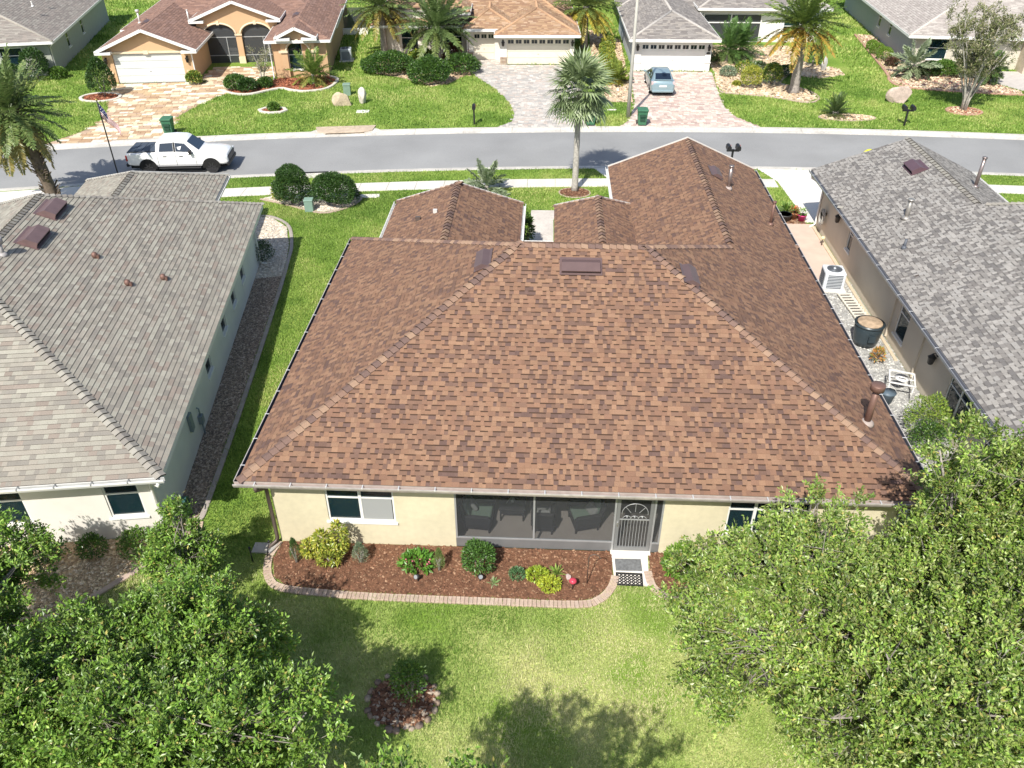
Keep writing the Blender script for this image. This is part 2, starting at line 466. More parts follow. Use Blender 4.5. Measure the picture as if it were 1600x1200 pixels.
# ------------------------------------------------------------------ roofs and walls
class Roof:
    """hip or gable roof over an eave rectangle; A and B are the ridge ends"""
    def __init__(s, x0, x1, y0, y1, ze, A, B, zr):
        s.r = (x0, x1, y0, y1); s.ze = ze; s.zr = zr
        a = Vector((*A, zr)); b = Vector((*B, zr)); s.A, s.B = a, b
        c = [Vector((x0, y0, ze)), Vector((x1, y0, ze)), Vector((x1, y1, ze)), Vector((x0, y1, ze))]; s.c = c
        if abs(A[1] - B[1]) < abs(A[0] - B[0]):     # ridge along x
            s.faces = {'rear': [c[0], c[1], b, a], 'right': [c[1], c[2], b], 'front': [c[2], c[3], a, b], 'left': [c[3], c[0], a]}
            s.lines = {'ridge': (a, b, 'rear', 'front'), 'hip0': (c[0], a, 'rear', 'left'), 'hip1': (c[1], b, 'rear', 'right'), 'hip2': (c[2], b, 'front', 'right'), 'hip3': (c[3], a, 'front', 'left')}
        else:                                         # ridge along y
            s.faces = {'rear': [c[0], c[1], a], 'right': [c[1], c[2], b, a], 'front': [c[2], c[3], b], 'left': [c[3], c[0], a, b]}
            s.lines = {'ridge': (a, b, 'left', 'right'), 'hip0': (c[0], a, 'rear', 'left'), 'hip1': (c[1], a, 'rear', 'right'), 'hip2': (c[2], b, 'front', 'right'), 'hip3': (c[3], b, 'front', 'left')}
        s.n = {k: (f[1] - f[0]).cross(f[2] - f[0]).normalized() for k, f in s.faces.items()}
    def h(s, x, y):
        x0, x1, y0, y1 = s.r
        if not (x0 < x < x1 and y0 < y < y1): return -9
        return min(f[0].z - (s.n[k].x * (x - f[0].x) + s.n[k].y * (y - f[0].y)) / s.n[k].z for k, f in s.faces.items() if s.n[k].z > .05)

def lay_shingles(faces, others, pal, wts, rg, seed, exp=.145, W=(.09, .105, .125, .155, .20), style=0, tol=.12):
    """courses of laminated shingles, each tab a wedge with its own colour; the upper strip of a tab carries the darker shadow granules"""
    out = []
    for f, n in faces:
        e = (f[1] - f[0]).normalized(); s = n.cross(e)
        p2 = [((p - f[0]).dot(e), (p - f[0]).dot(s)) for p in f]
        vmax = max(p[1] for p in p2)
        def lim(v):
            xs = []
            for i in range(len(p2)):
                (xa, va), (xb, vb) = p2[i], p2[(i + 1) % len(p2)]
                if (va - v) * (vb - v) <= 0 and va != vb: xs.append(xa + (xb - xa) * (v - va) / (vb - va))
            return (min(xs), max(xs)) if xs else (0, 0)
        k = 0
        while k * exp < vmax - .03:
            v0 = k * exp; v1 = min(v0 + exp, vmax - .004)
            L0, R0 = lim(v0 + 1e-4); L1, R1 = lim(v1)
            x = min(L0, L1) - rg.random() * .4; up = rg.random() < .5; run = rg.randrange(len(pal))
            while x < max(R0, R1):
                w = rg.choice(W); a, b = x, x + w; x = b
                up = not up if rg.random() < .8 else up
                a0, b0 = max(a, L0), min(b, R0); a1, b1 = max(a, L1), min(b, R1)
                if b0 - a0 < .004 and b1 - a1 < .004: continue
                a0, b0 = min(a0, R0), max(b0, L0); a1, b1 = min(a1, R1), max(b1, L1)
                if b0 < a0: a0 = b0 = min(max((a + b) / 2, L0), R0)
                if b1 < a1: a1 = b1 = min(max((a + b) / 2, L1), R1)
                ctr = f[0] + e * ((a0 + b0) / 2) + s * (v0 if tol > 0 else v1)
                if any(o.h(ctr.x, ctr.y) > ctr.z + tol for o in others): continue
                if rg.random() < .5: run = rg.choices(range(len(pal)), wts[0] if up else wts[1])[0]
                elif rg.random() < .7: run = rg.choices(range(len(pal)), wts[0] if up else wts[1])[0]
                out.append((f[0], e, s, n, a0, b0, a1, b1, v0, v1, up, run, a0 == a and b0 == b and a1 == a and b1 == b, style))
            k += 1
    return out

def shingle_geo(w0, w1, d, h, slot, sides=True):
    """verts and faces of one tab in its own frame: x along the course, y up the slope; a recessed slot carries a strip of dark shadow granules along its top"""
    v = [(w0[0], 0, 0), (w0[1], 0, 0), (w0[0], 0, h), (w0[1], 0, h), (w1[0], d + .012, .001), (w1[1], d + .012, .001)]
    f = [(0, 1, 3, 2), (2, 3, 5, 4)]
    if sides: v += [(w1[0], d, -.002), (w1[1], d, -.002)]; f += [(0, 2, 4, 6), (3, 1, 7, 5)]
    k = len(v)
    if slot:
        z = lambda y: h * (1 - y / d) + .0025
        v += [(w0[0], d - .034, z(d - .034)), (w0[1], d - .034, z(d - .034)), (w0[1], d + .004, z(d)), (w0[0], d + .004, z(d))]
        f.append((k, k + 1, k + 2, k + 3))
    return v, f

def roof_tiles(parent, pcs, pal, mat, seed, near, nsep=295, band=.52, hb=(.004, .011), butt=.6):
    """the nsep tabs nearest the point `near` as parts, the rest as one joined part"""
    full = [p for p in pcs if p[12]]
    pos = lambda p: p[0] + p[1] * ((p[4] + p[5]) / 2) + p[2] * p[8]
    full.sort(key=lambda p: (pos(p) - near).length)
    sep = set(id(p) for p in full[:nsep])
    cache = {}; V, F, C = [], [], []
    rg = random.Random(seed)
    strips = band is not None; band = band or 1
    bandc = [band * sum(c[i] for c in pal) / len(pal) for i in range(3)]
    soft = [c * (.45 + .55 * band) / band for c in bandc]
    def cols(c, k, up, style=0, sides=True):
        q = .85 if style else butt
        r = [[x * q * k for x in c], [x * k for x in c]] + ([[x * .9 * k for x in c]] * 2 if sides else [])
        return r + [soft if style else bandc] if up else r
    for p in pcs:
        f0, e, s, n, a0, b0, a1, b1, v0, v1, up, ci, whole, style = p
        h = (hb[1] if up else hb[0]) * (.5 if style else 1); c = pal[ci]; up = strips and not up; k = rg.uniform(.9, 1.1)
        if id(p) in sep:
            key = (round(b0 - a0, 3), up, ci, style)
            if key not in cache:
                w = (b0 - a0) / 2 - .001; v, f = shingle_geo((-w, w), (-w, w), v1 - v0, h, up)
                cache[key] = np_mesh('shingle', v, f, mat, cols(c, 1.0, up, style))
            o = bpy.data.objects.new('shingle', cache[key]); link(o, parent)
            mt = Matrix((e, s, n)).transposed().to_4x4(); mt.translation = f0 + e * ((a0 + b0) / 2) + s * v0
            o.matrix_local = mt
        else:
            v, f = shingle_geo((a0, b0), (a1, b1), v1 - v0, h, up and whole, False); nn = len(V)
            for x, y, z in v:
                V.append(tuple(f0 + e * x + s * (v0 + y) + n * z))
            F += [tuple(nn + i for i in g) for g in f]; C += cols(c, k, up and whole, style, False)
    if V: tag(obj_np('shingle_field', V, F, mat, C, parent=parent), kind='stuff')

def ridge_caps(parent, line, na, nb, others, pal, mat, rg, step=.2, half=.15, name='ridge_cap', tol=.02):
    a, b = line; d = (b - a).normalized(); L = (b - a).length
    def side(n, s):
        t = n.cross(d) * s
        return t
    ta, tb = na.cross(d), nb.cross(d)
    up = (na + nb).normalized()
    if ta.dot(up) > 0: ta = -ta
    if tb.dot(up) > 0: tb = -tb
    cache = {}; x = 0
    M3 = Matrix((d, up.cross(d), up)).transposed()
    inv = M3.inverted(); la, lb = inv @ ta, inv @ tb
    while x < L - .05:
        p = a + d * x
        if not any(o.h(p.x, p.y) > p.z + tol for o in others):
            ci = rg.randrange(len(pal))
            if ci not in cache:
                l = step + .03; h0, h1 = .06, .016
                u = Vector((0, 0, 1)); X = Vector((1, 0, 0))
                rows = []
                for xx, h in ((0, h0), (l, h1)):
                    rows.append([X * xx + la * half + u * (h - .012), X * xx + la * (half * .35) + u * (h - .002), X * xx + u * h, X * xx + lb * (half * .35) + u * (h - .002), X * xx + lb * half + u * (h - .012)])
                bot = [q - u * .045 - X * .006 for q in rows[0]]
                v = rows[0] + rows[1] + bot
                f = []
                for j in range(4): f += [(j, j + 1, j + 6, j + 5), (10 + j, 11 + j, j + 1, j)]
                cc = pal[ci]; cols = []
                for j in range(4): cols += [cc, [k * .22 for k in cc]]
                cache[ci] = np_mesh(name, v, f, mat, cols)
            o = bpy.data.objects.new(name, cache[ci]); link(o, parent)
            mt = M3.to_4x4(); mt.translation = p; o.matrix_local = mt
        x += step
    return

def roof_deck(parent, roofs, mat, trim, eave_out=.0):
    """underlay sheets, fascia boards and soffits below the shingles"""
    mb = MB()
    for r in roofs:
        for k, f in r.faces.items():
            mb.poly([p - Vector((0, 0, .004)) for p in f])
    root = mb.build('roof', mat, parent)
    mb = MB()
    for r in roofs:
        x0, x1, y0, y1 = r.r; z = r.ze; g = .012
        for (a, b, c, d) in ((x0 + g, x1 - g, y0 + g, y0 + .04), (x0 + g, x1 - g, y1 - .04, y1 - g), (x0 + g, x0 + .04, y0 + .041, y1 - .041), (x1 - .04, x1 - g, y0 + .041, y1 - .041)):
            mb.box(a, b, c, d, z - .19, z - .008)
    mb.build('fascia', trim, parent)
    mb = MB()
    for i, r in enumerate(roofs):
        x0, x1, y0, y1 = r.r; z = r.ze - .175 - i * .004
        mb.poly([(x0 + .03, y0 + .03, z), (x0 + .03, y1 - .03, z), (x1 - .03, y1 - .03, z), (x1 - .03, y0 + .03, z)])
    mb.build('soffit', trim, parent)
    return root

def gutter(parent, a, b, z, out, mats, hang=.9, phase=.3, name='gutter'):
    """open trough along an eave with hanger straps; `out` points away from the wall"""
    a = Vector((*a, z)); b = Vector((*b, z)); d = (b - a).normalized(); L = (b - a).length; o = Vector((*out, 0))
    u = Vector((0, 0, 1)); t = .012; w, h = .125, .12
    mb = MB()
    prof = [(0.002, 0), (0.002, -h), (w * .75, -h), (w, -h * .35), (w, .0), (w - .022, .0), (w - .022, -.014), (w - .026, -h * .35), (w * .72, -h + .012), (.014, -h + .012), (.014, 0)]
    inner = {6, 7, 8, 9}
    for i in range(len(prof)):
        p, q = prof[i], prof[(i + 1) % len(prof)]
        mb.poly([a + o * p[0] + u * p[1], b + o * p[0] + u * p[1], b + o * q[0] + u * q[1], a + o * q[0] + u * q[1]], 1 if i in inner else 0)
    for e in (a, b): mb.poly([e + o * p[0] + u * p[1] for p in prof], 0)
    g = mb.build(name, mats[:2], parent)
    x = phase; me = None
    while x < L - .1:
        if me is None:
            k = MB(); k.bar((0, 0, .012), tuple(o * (w + .004) + u * .012), .03, .006); k.bar(tuple(o * (w + .004) + u * .013), tuple(o * (w + .006) - u * .03), .03, .006)
            me = k.mesh('hanger', mats[2])
        ho = bpy.data.objects.new('hanger', me); link(ho, g); ho.location = a + d * x
        x += hang
    return g

def downspout(parent, top, bottom, mat, kick, w=.08):
    """pipe from the eave back to the wall, down it and out at the foot"""
    mb = MB(); t = Vector(top); b = Vector(bottom); k = Vector((*kick, 0))
    mb.tube([t, t - Vector((0, 0, .12)), Vector((b.x, b.y, t.z - .42)), Vector((b.x, b.y, .22)), Vector((b.x, b.y, .12)) + k * .08, Vector((b.x, b.y, .05)) + k * .42], w * .6, 4)
    return mb.build('downspout', mat, parent)

def wall(mb, p0, p1, z0, z1, holes=(), t=.16, m=0, mr=None):
    """outer face from p0 to p1 (outside on the right-hand side) with openings (s0,s1,za,zb) and their reveals"""
    p0 = Vector((*p0, 0)); p1 = Vector((*p1, 0)); d = (p1 - p0).normalized(); L = (p1 - p0).length
    n = Vector((-d.y, d.x, 0)); mr = m if mr is None else mr
    S = sorted({0, L, *[h[0] for h in holes], *[h[1] for h in holes]}); Z = sorted({z0, z1, *[h[2] for h in holes], *[h[3] for h in holes]})
    P = lambda s, z, q=0: tuple(p0 + d * s + n * q + Vector((0, 0, z)))
    for i in range(len(S) - 1):
        for j in range(len(Z) - 1):
            cs, cz = (S[i] + S[i + 1]) / 2, (Z[j] + Z[j + 1]) / 2
            if any(h[0] < cs < h[1] and h[2] < cz < h[3] for h in holes): continue
            mb.poly([P(S[i], Z[j]), P(S[i + 1], Z[j]), P(S[i + 1], Z[j + 1]), P(S[i], Z[j + 1])], m)
    for (a, b, c, e) in holes:
        mb.poly([P(a, c), P(a, c, t), P(b, c, t), P(b, c)], mr); mb.poly([P(a, e), P(b, e), P(b, e, t), P(a, e, t)], mr)
        mb.poly([P(a, c), P(a, e), P(a, e, t), P(a, c, t)], mr); mb.poly([P(b, c), P(b, c, t), P(b, e, t), P(b, e)], mr)

m_white = M('white_paint', (.78, .77, .74), .55, .04, 2)
m_pane = glass_mat('window_glass', (.012, .035, .045), .45, .03)  # teal base colour stands in for the sky reflected in the panes
m_pane_far = glass_mat('window_glass_far', (.015, .022, .026), .0, .05)
m_blind = M('blind', (.7, .69, .66), .8, .08, 5)
m_room = M('room_dark', (.05, .05, .055), .9, .2, 2)

def window(parent, loc, rotz, w, h, cols=1, sash=True, frame=None, pane=None, back=None, sill=.05, inset=.06):
    """frame with mullions, separate panes, projecting sill; outer face towards local -y, origin at the middle of the foot"""
    fr = frame or m_white; mb = MB(); f = .05; y0, y1 = inset - .03, inset + .03
    mb.box(-w / 2, w / 2, y0, y1, 0, f); mb.box(-w / 2, w / 2, y0, y1, h - f, h)
    xs = [-w / 2 + w * i / cols for i in range(cols + 1)]
    for i, x in enumerate(xs):
        q = f if 0 < i < cols else f
        a, b = (x, x + f) if i == 0 else (x - f, x) if i == cols else (x - f * .8, x + f * .8)
        mb.box(a, b, y0 + .001, y1 - .001, f, h - f)
    if sash:
        for i in range(cols): mb.box(xs[i] + f * .9, xs[i + 1] - f * .9, y0 + .004, y1 - .004, h * .56 - .022, h * .56 + .022)
    wi = mb.build('window', fr, parent, loc, rotz)
    for i in range(cols):
        for (a, b) in (((f, h * .56 - .02), (h * .56 + .02, h - f)) if sash else ((f, h - f),)):
            MB().box(xs[i] + f * .8, xs[i + 1] - f * .8, inset - .004, inset + .004, a, b).build('pane', pane or m_pane, wi)
    if sill: MB().box(-w / 2 - .06, w / 2 + .06, -.05, inset - .031, -.075, -.002).build('sill', fr, wi, bevel=.008, segs=1)
    if back is not None:
        MB().box(-w / 2 - .1, w / 2 + .1, .22, .24, -.1, h + .1).build('room_backing', back, wi)
    return wi

def roof_vent(parent, face, n, at, size=(1.0, .42, .14), mat=None):
    """box vent lying on a roof face: sloped cap with an open dark throat on the downhill side"""
    f = face; e = (f[1] - f[0]).normalized(); s = n.cross(e); w, d, h = size
    mt = Matrix((e, s, n)).transposed().to_4x4(); mt.translation = Vector(at)
    mb = MB(); a = w / 2
    mb.poly([(-a, 0, h), (a, 0, h), (a, d * .62, h + .015), (-a, d * .62, h + .015)]); mb.poly([(-a, d * .62, h + .015), (a, d * .62, h + .015), (a, d, .03), (-a, d, .03)])
    mb.poly([(-a, 0, h), (-a, d * .62, h + .015), (-a, d, .03), (-a, 0, .03)]); mb.poly([(a, 0, h), (a, 0, .03), (a, d, .03), (a, d * .62, h + .015)])
    mb.poly([(-a, 0, h), (-a, .0, h - .045), (a, .0, h - .045), (a, 0, h)])
    mb.box(-a - .06, a + .06, -.06, d + .08, .026, .032)
    o = mb.build('roof_vent', mat or M('vent_brown', (.16, .105, .10), .45, .06, 4, metal=.3, spec=.5), parent); o.matrix_local = mt
    MB().box(-a + .01, a - .01, .03, .05, .033, h - .03).build('vent_throat', M('black', (.012, .012, .013), .8, 0), o)
    return o
def vent_pipe(parent, at, r, h, mat, cap=True, hat=False, flash=None):
    mb = MB(); x, y, z = at
    mb.cyl((x, y), r, z - .1, z + h, 14)
    o = mb.build('vent_pipe', mat, parent, smooth=False)
    k = MB(); k.lathe((x, y, z), [(r * 2.3, -.04), (r * 1.9, .03), (r * 1.15, .09)], 14); k.build('flashing', flash or mat, o)
    if hat:
        k = MB(); k.lathe((x, y, z + h - .04), [(r * 1.15, 0), (r * 2.0, .02), (r * 2.05, .17), (r * 1.9, .19), (.01, .2)], 18); k.build('cap', mat, o)
    elif cap:
        k = MB(); k.lathe((x, y, z + h - .1), [(r * 1.12, 0), (r * 1.12, .03)], 14); k.lathe((x, y, z + h - .03), [(r * 1.4, 0), (r * 1.4, .05), (.01, .06)], 14); k.build('cap', mat, o)
    return o

# ------------------------------------------------------------------ the house in the middle
m_brownA = MA('shingle_granules', .92, .16, 55, 0, .15, .25, 160)
m_under = M('underlay', (.09, .07, .06), .95, .1)
PAL_B = [(0.268, 0.16, 0.102), (0.241, 0.139, 0.09), (0.216, 0.124, 0.084), (0.184, 0.11, 0.078), (0.162, 0.099, 0.075), (0.255, 0.153, 0.1), (0.133, 0.084, 0.07)]
WT_B = ([6, 6, 4, 1, .2, 5, .2], [.1, .6, 3, 5, 4.5, .2, 2.5])
HX0, HX1, HY0, HY1 = -7.64, 9.85, 15.05, 29.4
h1 = thing('house', 'cream stucco house with large brown shingle hip roof and screened back porch', 'house', (0, 0, 0))
EZ = 2.6
R1 = Roof(HX0, HX1, HY0, HY1, EZ, (-.8, 22.05), (3.05, 22.05), 5.98)
R2 = Roof(-6.48, -.96, 26.5, 33.2, EZ - .003, (-3.62, 24.0), (-3.62, 31.9), 3.98)
R3 = Roof(2.95, HX1 - .002, 22.4, 37.8, EZ - .003, (6.42, 22.4), (6.42, 37.0), 4.302)
R4 = Roof(.38, 4.2, 26.8, 33.0, EZ - .009, (2.15, 25.0), (2.15, 31.8), 3.52)
RS = [R1, R2, R3, R4]
roof1 = roof_deck(h1, RS, m_under, M('trim_taupe', (.42, .36, .30), .6, .05))
rg = random.Random(21)
pcs = []
for r, names in ((R1, ('rear', 'left', 'right', 'front')), (R2, ('left', 'right', 'front')), (R3, ('left', 'right')), (R4, ('left', 'right', 'front'))):
    for k in names: pcs += lay_shingles([(r.faces[k], r.n[k])], [q for q in RS if q is not r], PAL_B, WT_B, rg, 5, style=0 if (r is R1 and k == 'rear') else 1, tol=-.012 if (r is R1 and k == 'right') else .12)
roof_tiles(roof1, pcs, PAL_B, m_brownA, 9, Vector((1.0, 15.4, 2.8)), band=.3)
CAPS_B = [(0.322, 0.213, 0.147), (0.239, 0.15, 0.11), (0.166, 0.11, 0.093), (0.276, 0.177, 0.126), (0.198, 0.129, 0.104)]
for r, ks in ((R1, ('ridge', 'hip0', 'hip1', 'hip2', 'hip3')), (R2, ('ridge', 'hip2', 'hip3')), (R3, ('ridge',)), (R4, ('ridge', 'hip2', 'hip3'))):
    for k in ks:
        a, b, fa, fb = r.lines[k]
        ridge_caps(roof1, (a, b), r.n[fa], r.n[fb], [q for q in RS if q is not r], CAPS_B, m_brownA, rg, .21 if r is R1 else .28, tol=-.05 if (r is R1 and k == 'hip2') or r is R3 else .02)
# white metal drip edges on the front wings (gable rakes)
m_drip = M('drip_edge', (.7, .68, .64), .4, .04, metal=.2)
mb = MB()
for r in (R2, R3, R4):
    for c, e in ((r.c[2], r.B), (r.c[3], r.B)): mb.bar(c + Vector((0, .02, .02)), e + Vector((0, .02, .02)), .07, .06)
mb.build('drip_edge', m_drip, roof1)
# gutters
m_gut = M('gutter_enamel', (.55, .50, .46), .35, .10, 2.2, metal=.25, var2=.12, scale2=7)
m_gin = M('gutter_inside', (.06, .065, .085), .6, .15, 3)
m_hang = M('hanger_metal', (.75, .74, .72), .4, 0, metal=.4)
GM = [m_gut, m_gin, m_hang]
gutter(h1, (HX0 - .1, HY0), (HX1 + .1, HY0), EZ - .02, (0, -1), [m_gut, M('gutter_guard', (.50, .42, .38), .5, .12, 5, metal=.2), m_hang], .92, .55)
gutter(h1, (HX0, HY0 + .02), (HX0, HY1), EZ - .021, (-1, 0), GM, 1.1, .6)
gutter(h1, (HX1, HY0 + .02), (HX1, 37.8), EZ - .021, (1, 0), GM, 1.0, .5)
GW = [m_white, m_white, m_hang]
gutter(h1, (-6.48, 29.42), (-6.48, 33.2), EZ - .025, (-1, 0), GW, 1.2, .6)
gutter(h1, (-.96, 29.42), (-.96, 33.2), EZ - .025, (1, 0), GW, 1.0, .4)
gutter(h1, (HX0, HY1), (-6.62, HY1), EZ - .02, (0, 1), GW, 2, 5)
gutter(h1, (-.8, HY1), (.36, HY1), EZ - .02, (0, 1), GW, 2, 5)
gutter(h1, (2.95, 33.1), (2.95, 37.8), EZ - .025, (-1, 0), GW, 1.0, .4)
# walls
m_cream = M('stucco_cream', (.64, .575, .41), .9, .07, .7, .25, 45, var2=.05, scale2=6)
WX0, WX1, WY0, WY1 = -7.05, 9.28, 15.5, 28.8
mb = MB(); TOP = EZ - .17
def ht(x): return x - WX0
LX0, LX1 = -2.2, 3.3
wall(mb, (WX0, WY0), (WX1, WY0), 0, TOP, [(ht(-5.62), ht(-3.8), .86, 2.32), (ht(LX0), ht(LX1), 0, TOP - .02), (ht(4.95), ht(7.05), .86, 2.32)])
wall(mb, (WX1, WY0), (WX1, 37.2), 0, TOP, [(4.5, 5.5, .9, 2.2), (10, 11, .9, 2.2)])
wall(mb, (WX1, 37.2), (3.5, 37.2), 0, TOP); wall(mb, (3.5, 37.2), (3.5, WY1), 0, TOP); wall(mb, (3.5, WY1), (-1.5, WY1), 0, TOP)
wall(mb, (-1.5, WY1), (-1.5, 32.7), 0, TOP); wall(mb, (-1.5, 32.7), (-5.95, 32.7), 0, TOP); wall(mb, (-5.95, 32.7), (-5.95, WY1), 0, TOP)
wall(mb, (-5.95, WY1), (WX0, WY1), 0, TOP); wall(mb, (WX0, WY1), (WX0, WY0), 0, TOP, [(4, 5, .9, 2.2)])
mb.poly([(3.5, 37.2, TOP), (9.28, 37.2, TOP), (6.42, 37.2, 3.95)])
mb.build('wall', m_cream, h1)
window(h1, (-4.71, WY0, .86), 0, 1.82, 1.46, 2, back=m_room)
window(h1, (6.0, WY0, .86), 0, 2.1, 1.46, 3, back=m_room)
window(h1, (WX1, 20.0, .9), R(90), 1.0, 1.3, 1, back=m_room); window(h1, (WX1, 26.0, .9), R(90), 1.0, 1.3, 1, back=m_room)
window(h1, (WX0, 24.3, .9), R(-90), 1.0, 1.3, 1, back=m_room)
mb = MB()
for i in range(16): mb.box(-4.66, -3.86, 15.62, 15.632, .92 + i * .048, .962 + i * .048)
mb.build('window_blind', m_blind, h1)
MB().poly([(-4.66, 15.522, .93), (-3.87, 15.522, .93), (-3.87, 15.522, 1.66), (-4.66, 15.522, 1.66)]).build('sash_screen', glass_mat('sash_mesh', (.46, .47, .47), .3, .8), h1)
m_bronze = M('downspout_brown', (.13, .10, .085), .45, .08, 3, metal=.2)
downspout(h1, (-7.2, HY0 - .06, EZ - .14), (-7.12, 15.42, 0), m_bronze, (-.5, -.6), .1)
downspout(h1, (9.7, HY0 - .06, EZ - .14), (9.34, 15.44, 0), m_bronze, (.6, -.5), .1)
MB().prism([(-7.75, 15.0), (-7.2, 15.0), (-7.1, 15.36), (-7.75, 15.36)], 0, .06).build('splash_block', M('splash', (.4, .38, .36), .9), h1, bevel=.01)
# screened porch: floor, back wall, slider, posts, screens, door
m_alu = M('bronze_aluminium', (.23, .235, .24), .45, .06, 3, metal=.35)
m_alul = M('aluminium_edge', (.42, .43, .44), .4, .05, 3, metal=.4)
m_screen = glass_mat('insect_screen', (.055, .06, .065), .50, .7)
MB().box(LX0 - .3, LX1 + .3, 15.52, 19.2, -.04, .045).build('porch_floor', M('porch_tile', (.34, .31, .28), .6, .06, 2), h1)
mb = MB(); wall(mb, (LX0 - .31, 19.0), (LX1 + .31, 19.0), .02, TOP, [(1.2, 3.8, .05, 2.1)]); wall(mb, (LX1 + .3, 19.0), (LX1 + .3, 15.55), .02, TOP); wall(mb, (LX0 - .3, 15.55), (LX0 - .3, 19.0), .02, TOP)
# outside normals above face into the porch for the two side walls
mb.build('porch_wall', M('porch_paint', (.40, .37, .31), .9, .05), h1)
window(h1, (.2, 19.0, .05), 0, 2.6, 2.05, 2, sash=False, back=m_room, sill=0)
MB().box(LX0 - .3, LX1 + .3, 15.5, 19.2, TOP + .003, TOP + .03).build('porch_ceiling', M('ceiling', (.5, .48, .45), .9), h1)
mb = MB(); y0, y1 = 15.505, 15.56
mb.box(LX0, 2.07, y0, y1, 0.02, .33); mb.build('kick_panel', m_alu, h1)
MB().box(3.05, LX1, y0, y1, .02, .33).build('kick_panel', m_alu, h1)
mb = MB()
mb.box(LX0, 2.07, y0 - .006, y1 - .004, .332, .37); mb.box(3.05, LX1, y0 - .006, y1 - .004, .332, .37); mb.build('chair_rail', m_alul, h1)
mb = MB()
for x in (LX0 + .025, -.09, 2.045, 3.075, LX1 - .025): mb.box(x - .025, x + .025, y0 - .002, y1 + .002, .371 if x not in (2.045, 3.075) else .02, TOP - .04)
mb.box(LX0 + .051, LX1 - .051, y0 + .001, y1 - .001, TOP - .11, TOP - .045); mb.box(2.071, 3.049, y0 + .001, y1 - .001, 2.06, 2.11)
mb.build('screen_frame', m_alul, h1)
for a, b, c, d in ((LX0 + .05, -.115, .37, TOP - .11), (-.065, 2.02, .37, TOP - .11), (3.1, LX1 - .05, .37, TOP - .11), (2.07, 3.05, 2.11, TOP - .11)):
    MB().poly([(a, 15.53, c), (b, 15.53, c), (b, 15.53, d), (a, 15.53, d)]).build('screen', m_screen, h1)
# screen door with sunburst grille
dr = MB()
for a, b, c, d in ((2.08, 2.17, .06, 2.05), (2.95, 3.04, .06, 2.05), (2.17, 2.95, 1.93, 2.05), (2.17, 2.95, .06, .2)): dr.box(a, b, 15.495, 15.55, c, d)
dr = dr.build('screen_door', m_alu, h1)
MB().poly([(2.17, 15.535, .2), (2.95, 15.535, .2), (2.95, 15.535, 1.93), (2.17, 15.535, 1.93)]).build('screen', glass_mat('door_screen', (.03, .032, .035), .35, .7), dr)
g = MB(); yy = 15.51
g.bar((2.17, yy, 1.22), (2.95, yy, 1.22), .02, .03)
for i in range(9): g.bar((2.235 + i * .081, yy, .2), (2.235 + i * .081, yy, 1.21), .012, .012)
arc = lambda cx, cz, r, a0, a1, n=12: [(cx + r * math.cos(R(a0 + (a1 - a0) * i / n)), yy, cz + r * math.sin(R(a0 + (a1 - a0) * i / n))) for i in range(n + 1)]
g.tube(arc(2.56, 1.45, .34, -10, 190, 18), .011, 5)
for cx in (2.36, 2.56, 2.76): g.tube(arc(cx, 1.24, .11, 0, 180), .01, 5); g.ell((cx, yy, 1.3), (.022, .02, .035), 6, 4)
for an in (40, 90, 140): g.bar((2.56 + .14 * math.cos(R(an)), yy, 1.4 + .1 * math.sin(R(an))), (2.56 + .33 * math.cos(R(an)), yy, 1.45 + .33 * math.sin(R(an))), .012, .012)
g.build('door_grille', m_alul, dr)
MB().box(2.1, 2.135, 15.46, 15.494, .98, 1.12).build('door_handle', M('handle_steel', (.7, .7, .68), .25, 0, metal=.9), dr)
MB().box(2.0, 3.08, 15.36, 15.5, .034, .055).build('door_sill', m_conc2, h1)
# vents and pipes on this roof
def on_face(r, k, x, y):
    f = r.faces[k][0]; n = r.n[k]
    return (x, y, f.z - (n.x * (x - f.x) + n.y * (y - f.y)) / n.z)
roof_vent(h1, R1.faces['rear'], R1.n['rear'], on_face(R1, 'rear', 1.08, 21.1), (1.12, .5, .14))
roof_vent(h1, R1.faces['left'], R1.n['left'], on_face(R1, 'left', -2.0, 21.9), (1.05, .42, .14))
roof_vent(h1, R1.faces['right'], R1.n['right'], on_face(R1, 'right', 4.45, 21.35), (1.05, .42, .14))
roof_vent(h1, R3.faces['right'], R3.n['right'], on_face(R3, 'right', 7.35, 33.6), (1.0, .42, .14))
m_pipe = M('pipe_brown', (.20, .115, .09), .5, .08, 5, metal=.3)
vent_pipe(h1, on_face(R1, 'right', 8.72, 17.45), .09, 1.1, m_pipe, hat=True, flash=M('lead', (.36, .30, .27), .6))
vent_pipe(h1, on_face(R3, 'right', 9.0, 30.5), .06, .95, m_pipe)
vent_pipe(h1, on_face(R3, 'right', 7.55, 32.4), .075, .95, M('pipe_steel', (.33, .27, .25), .35, .1, metal=.7), flash=M('lead', (.36, .30, .27)))
mb = MB().box(-.1, .1, -.07, .07, 0, .16); mb.build('exhaust_hood', m_bronze, h1, on_face(R2, 'left', -5.0, 29.6)); MB().box(-.08, .08, -.06, .06, 0, .14).build('exhaust_hood', m_drip, h1, on_face(R2, 'left', -4.3, 29.6))

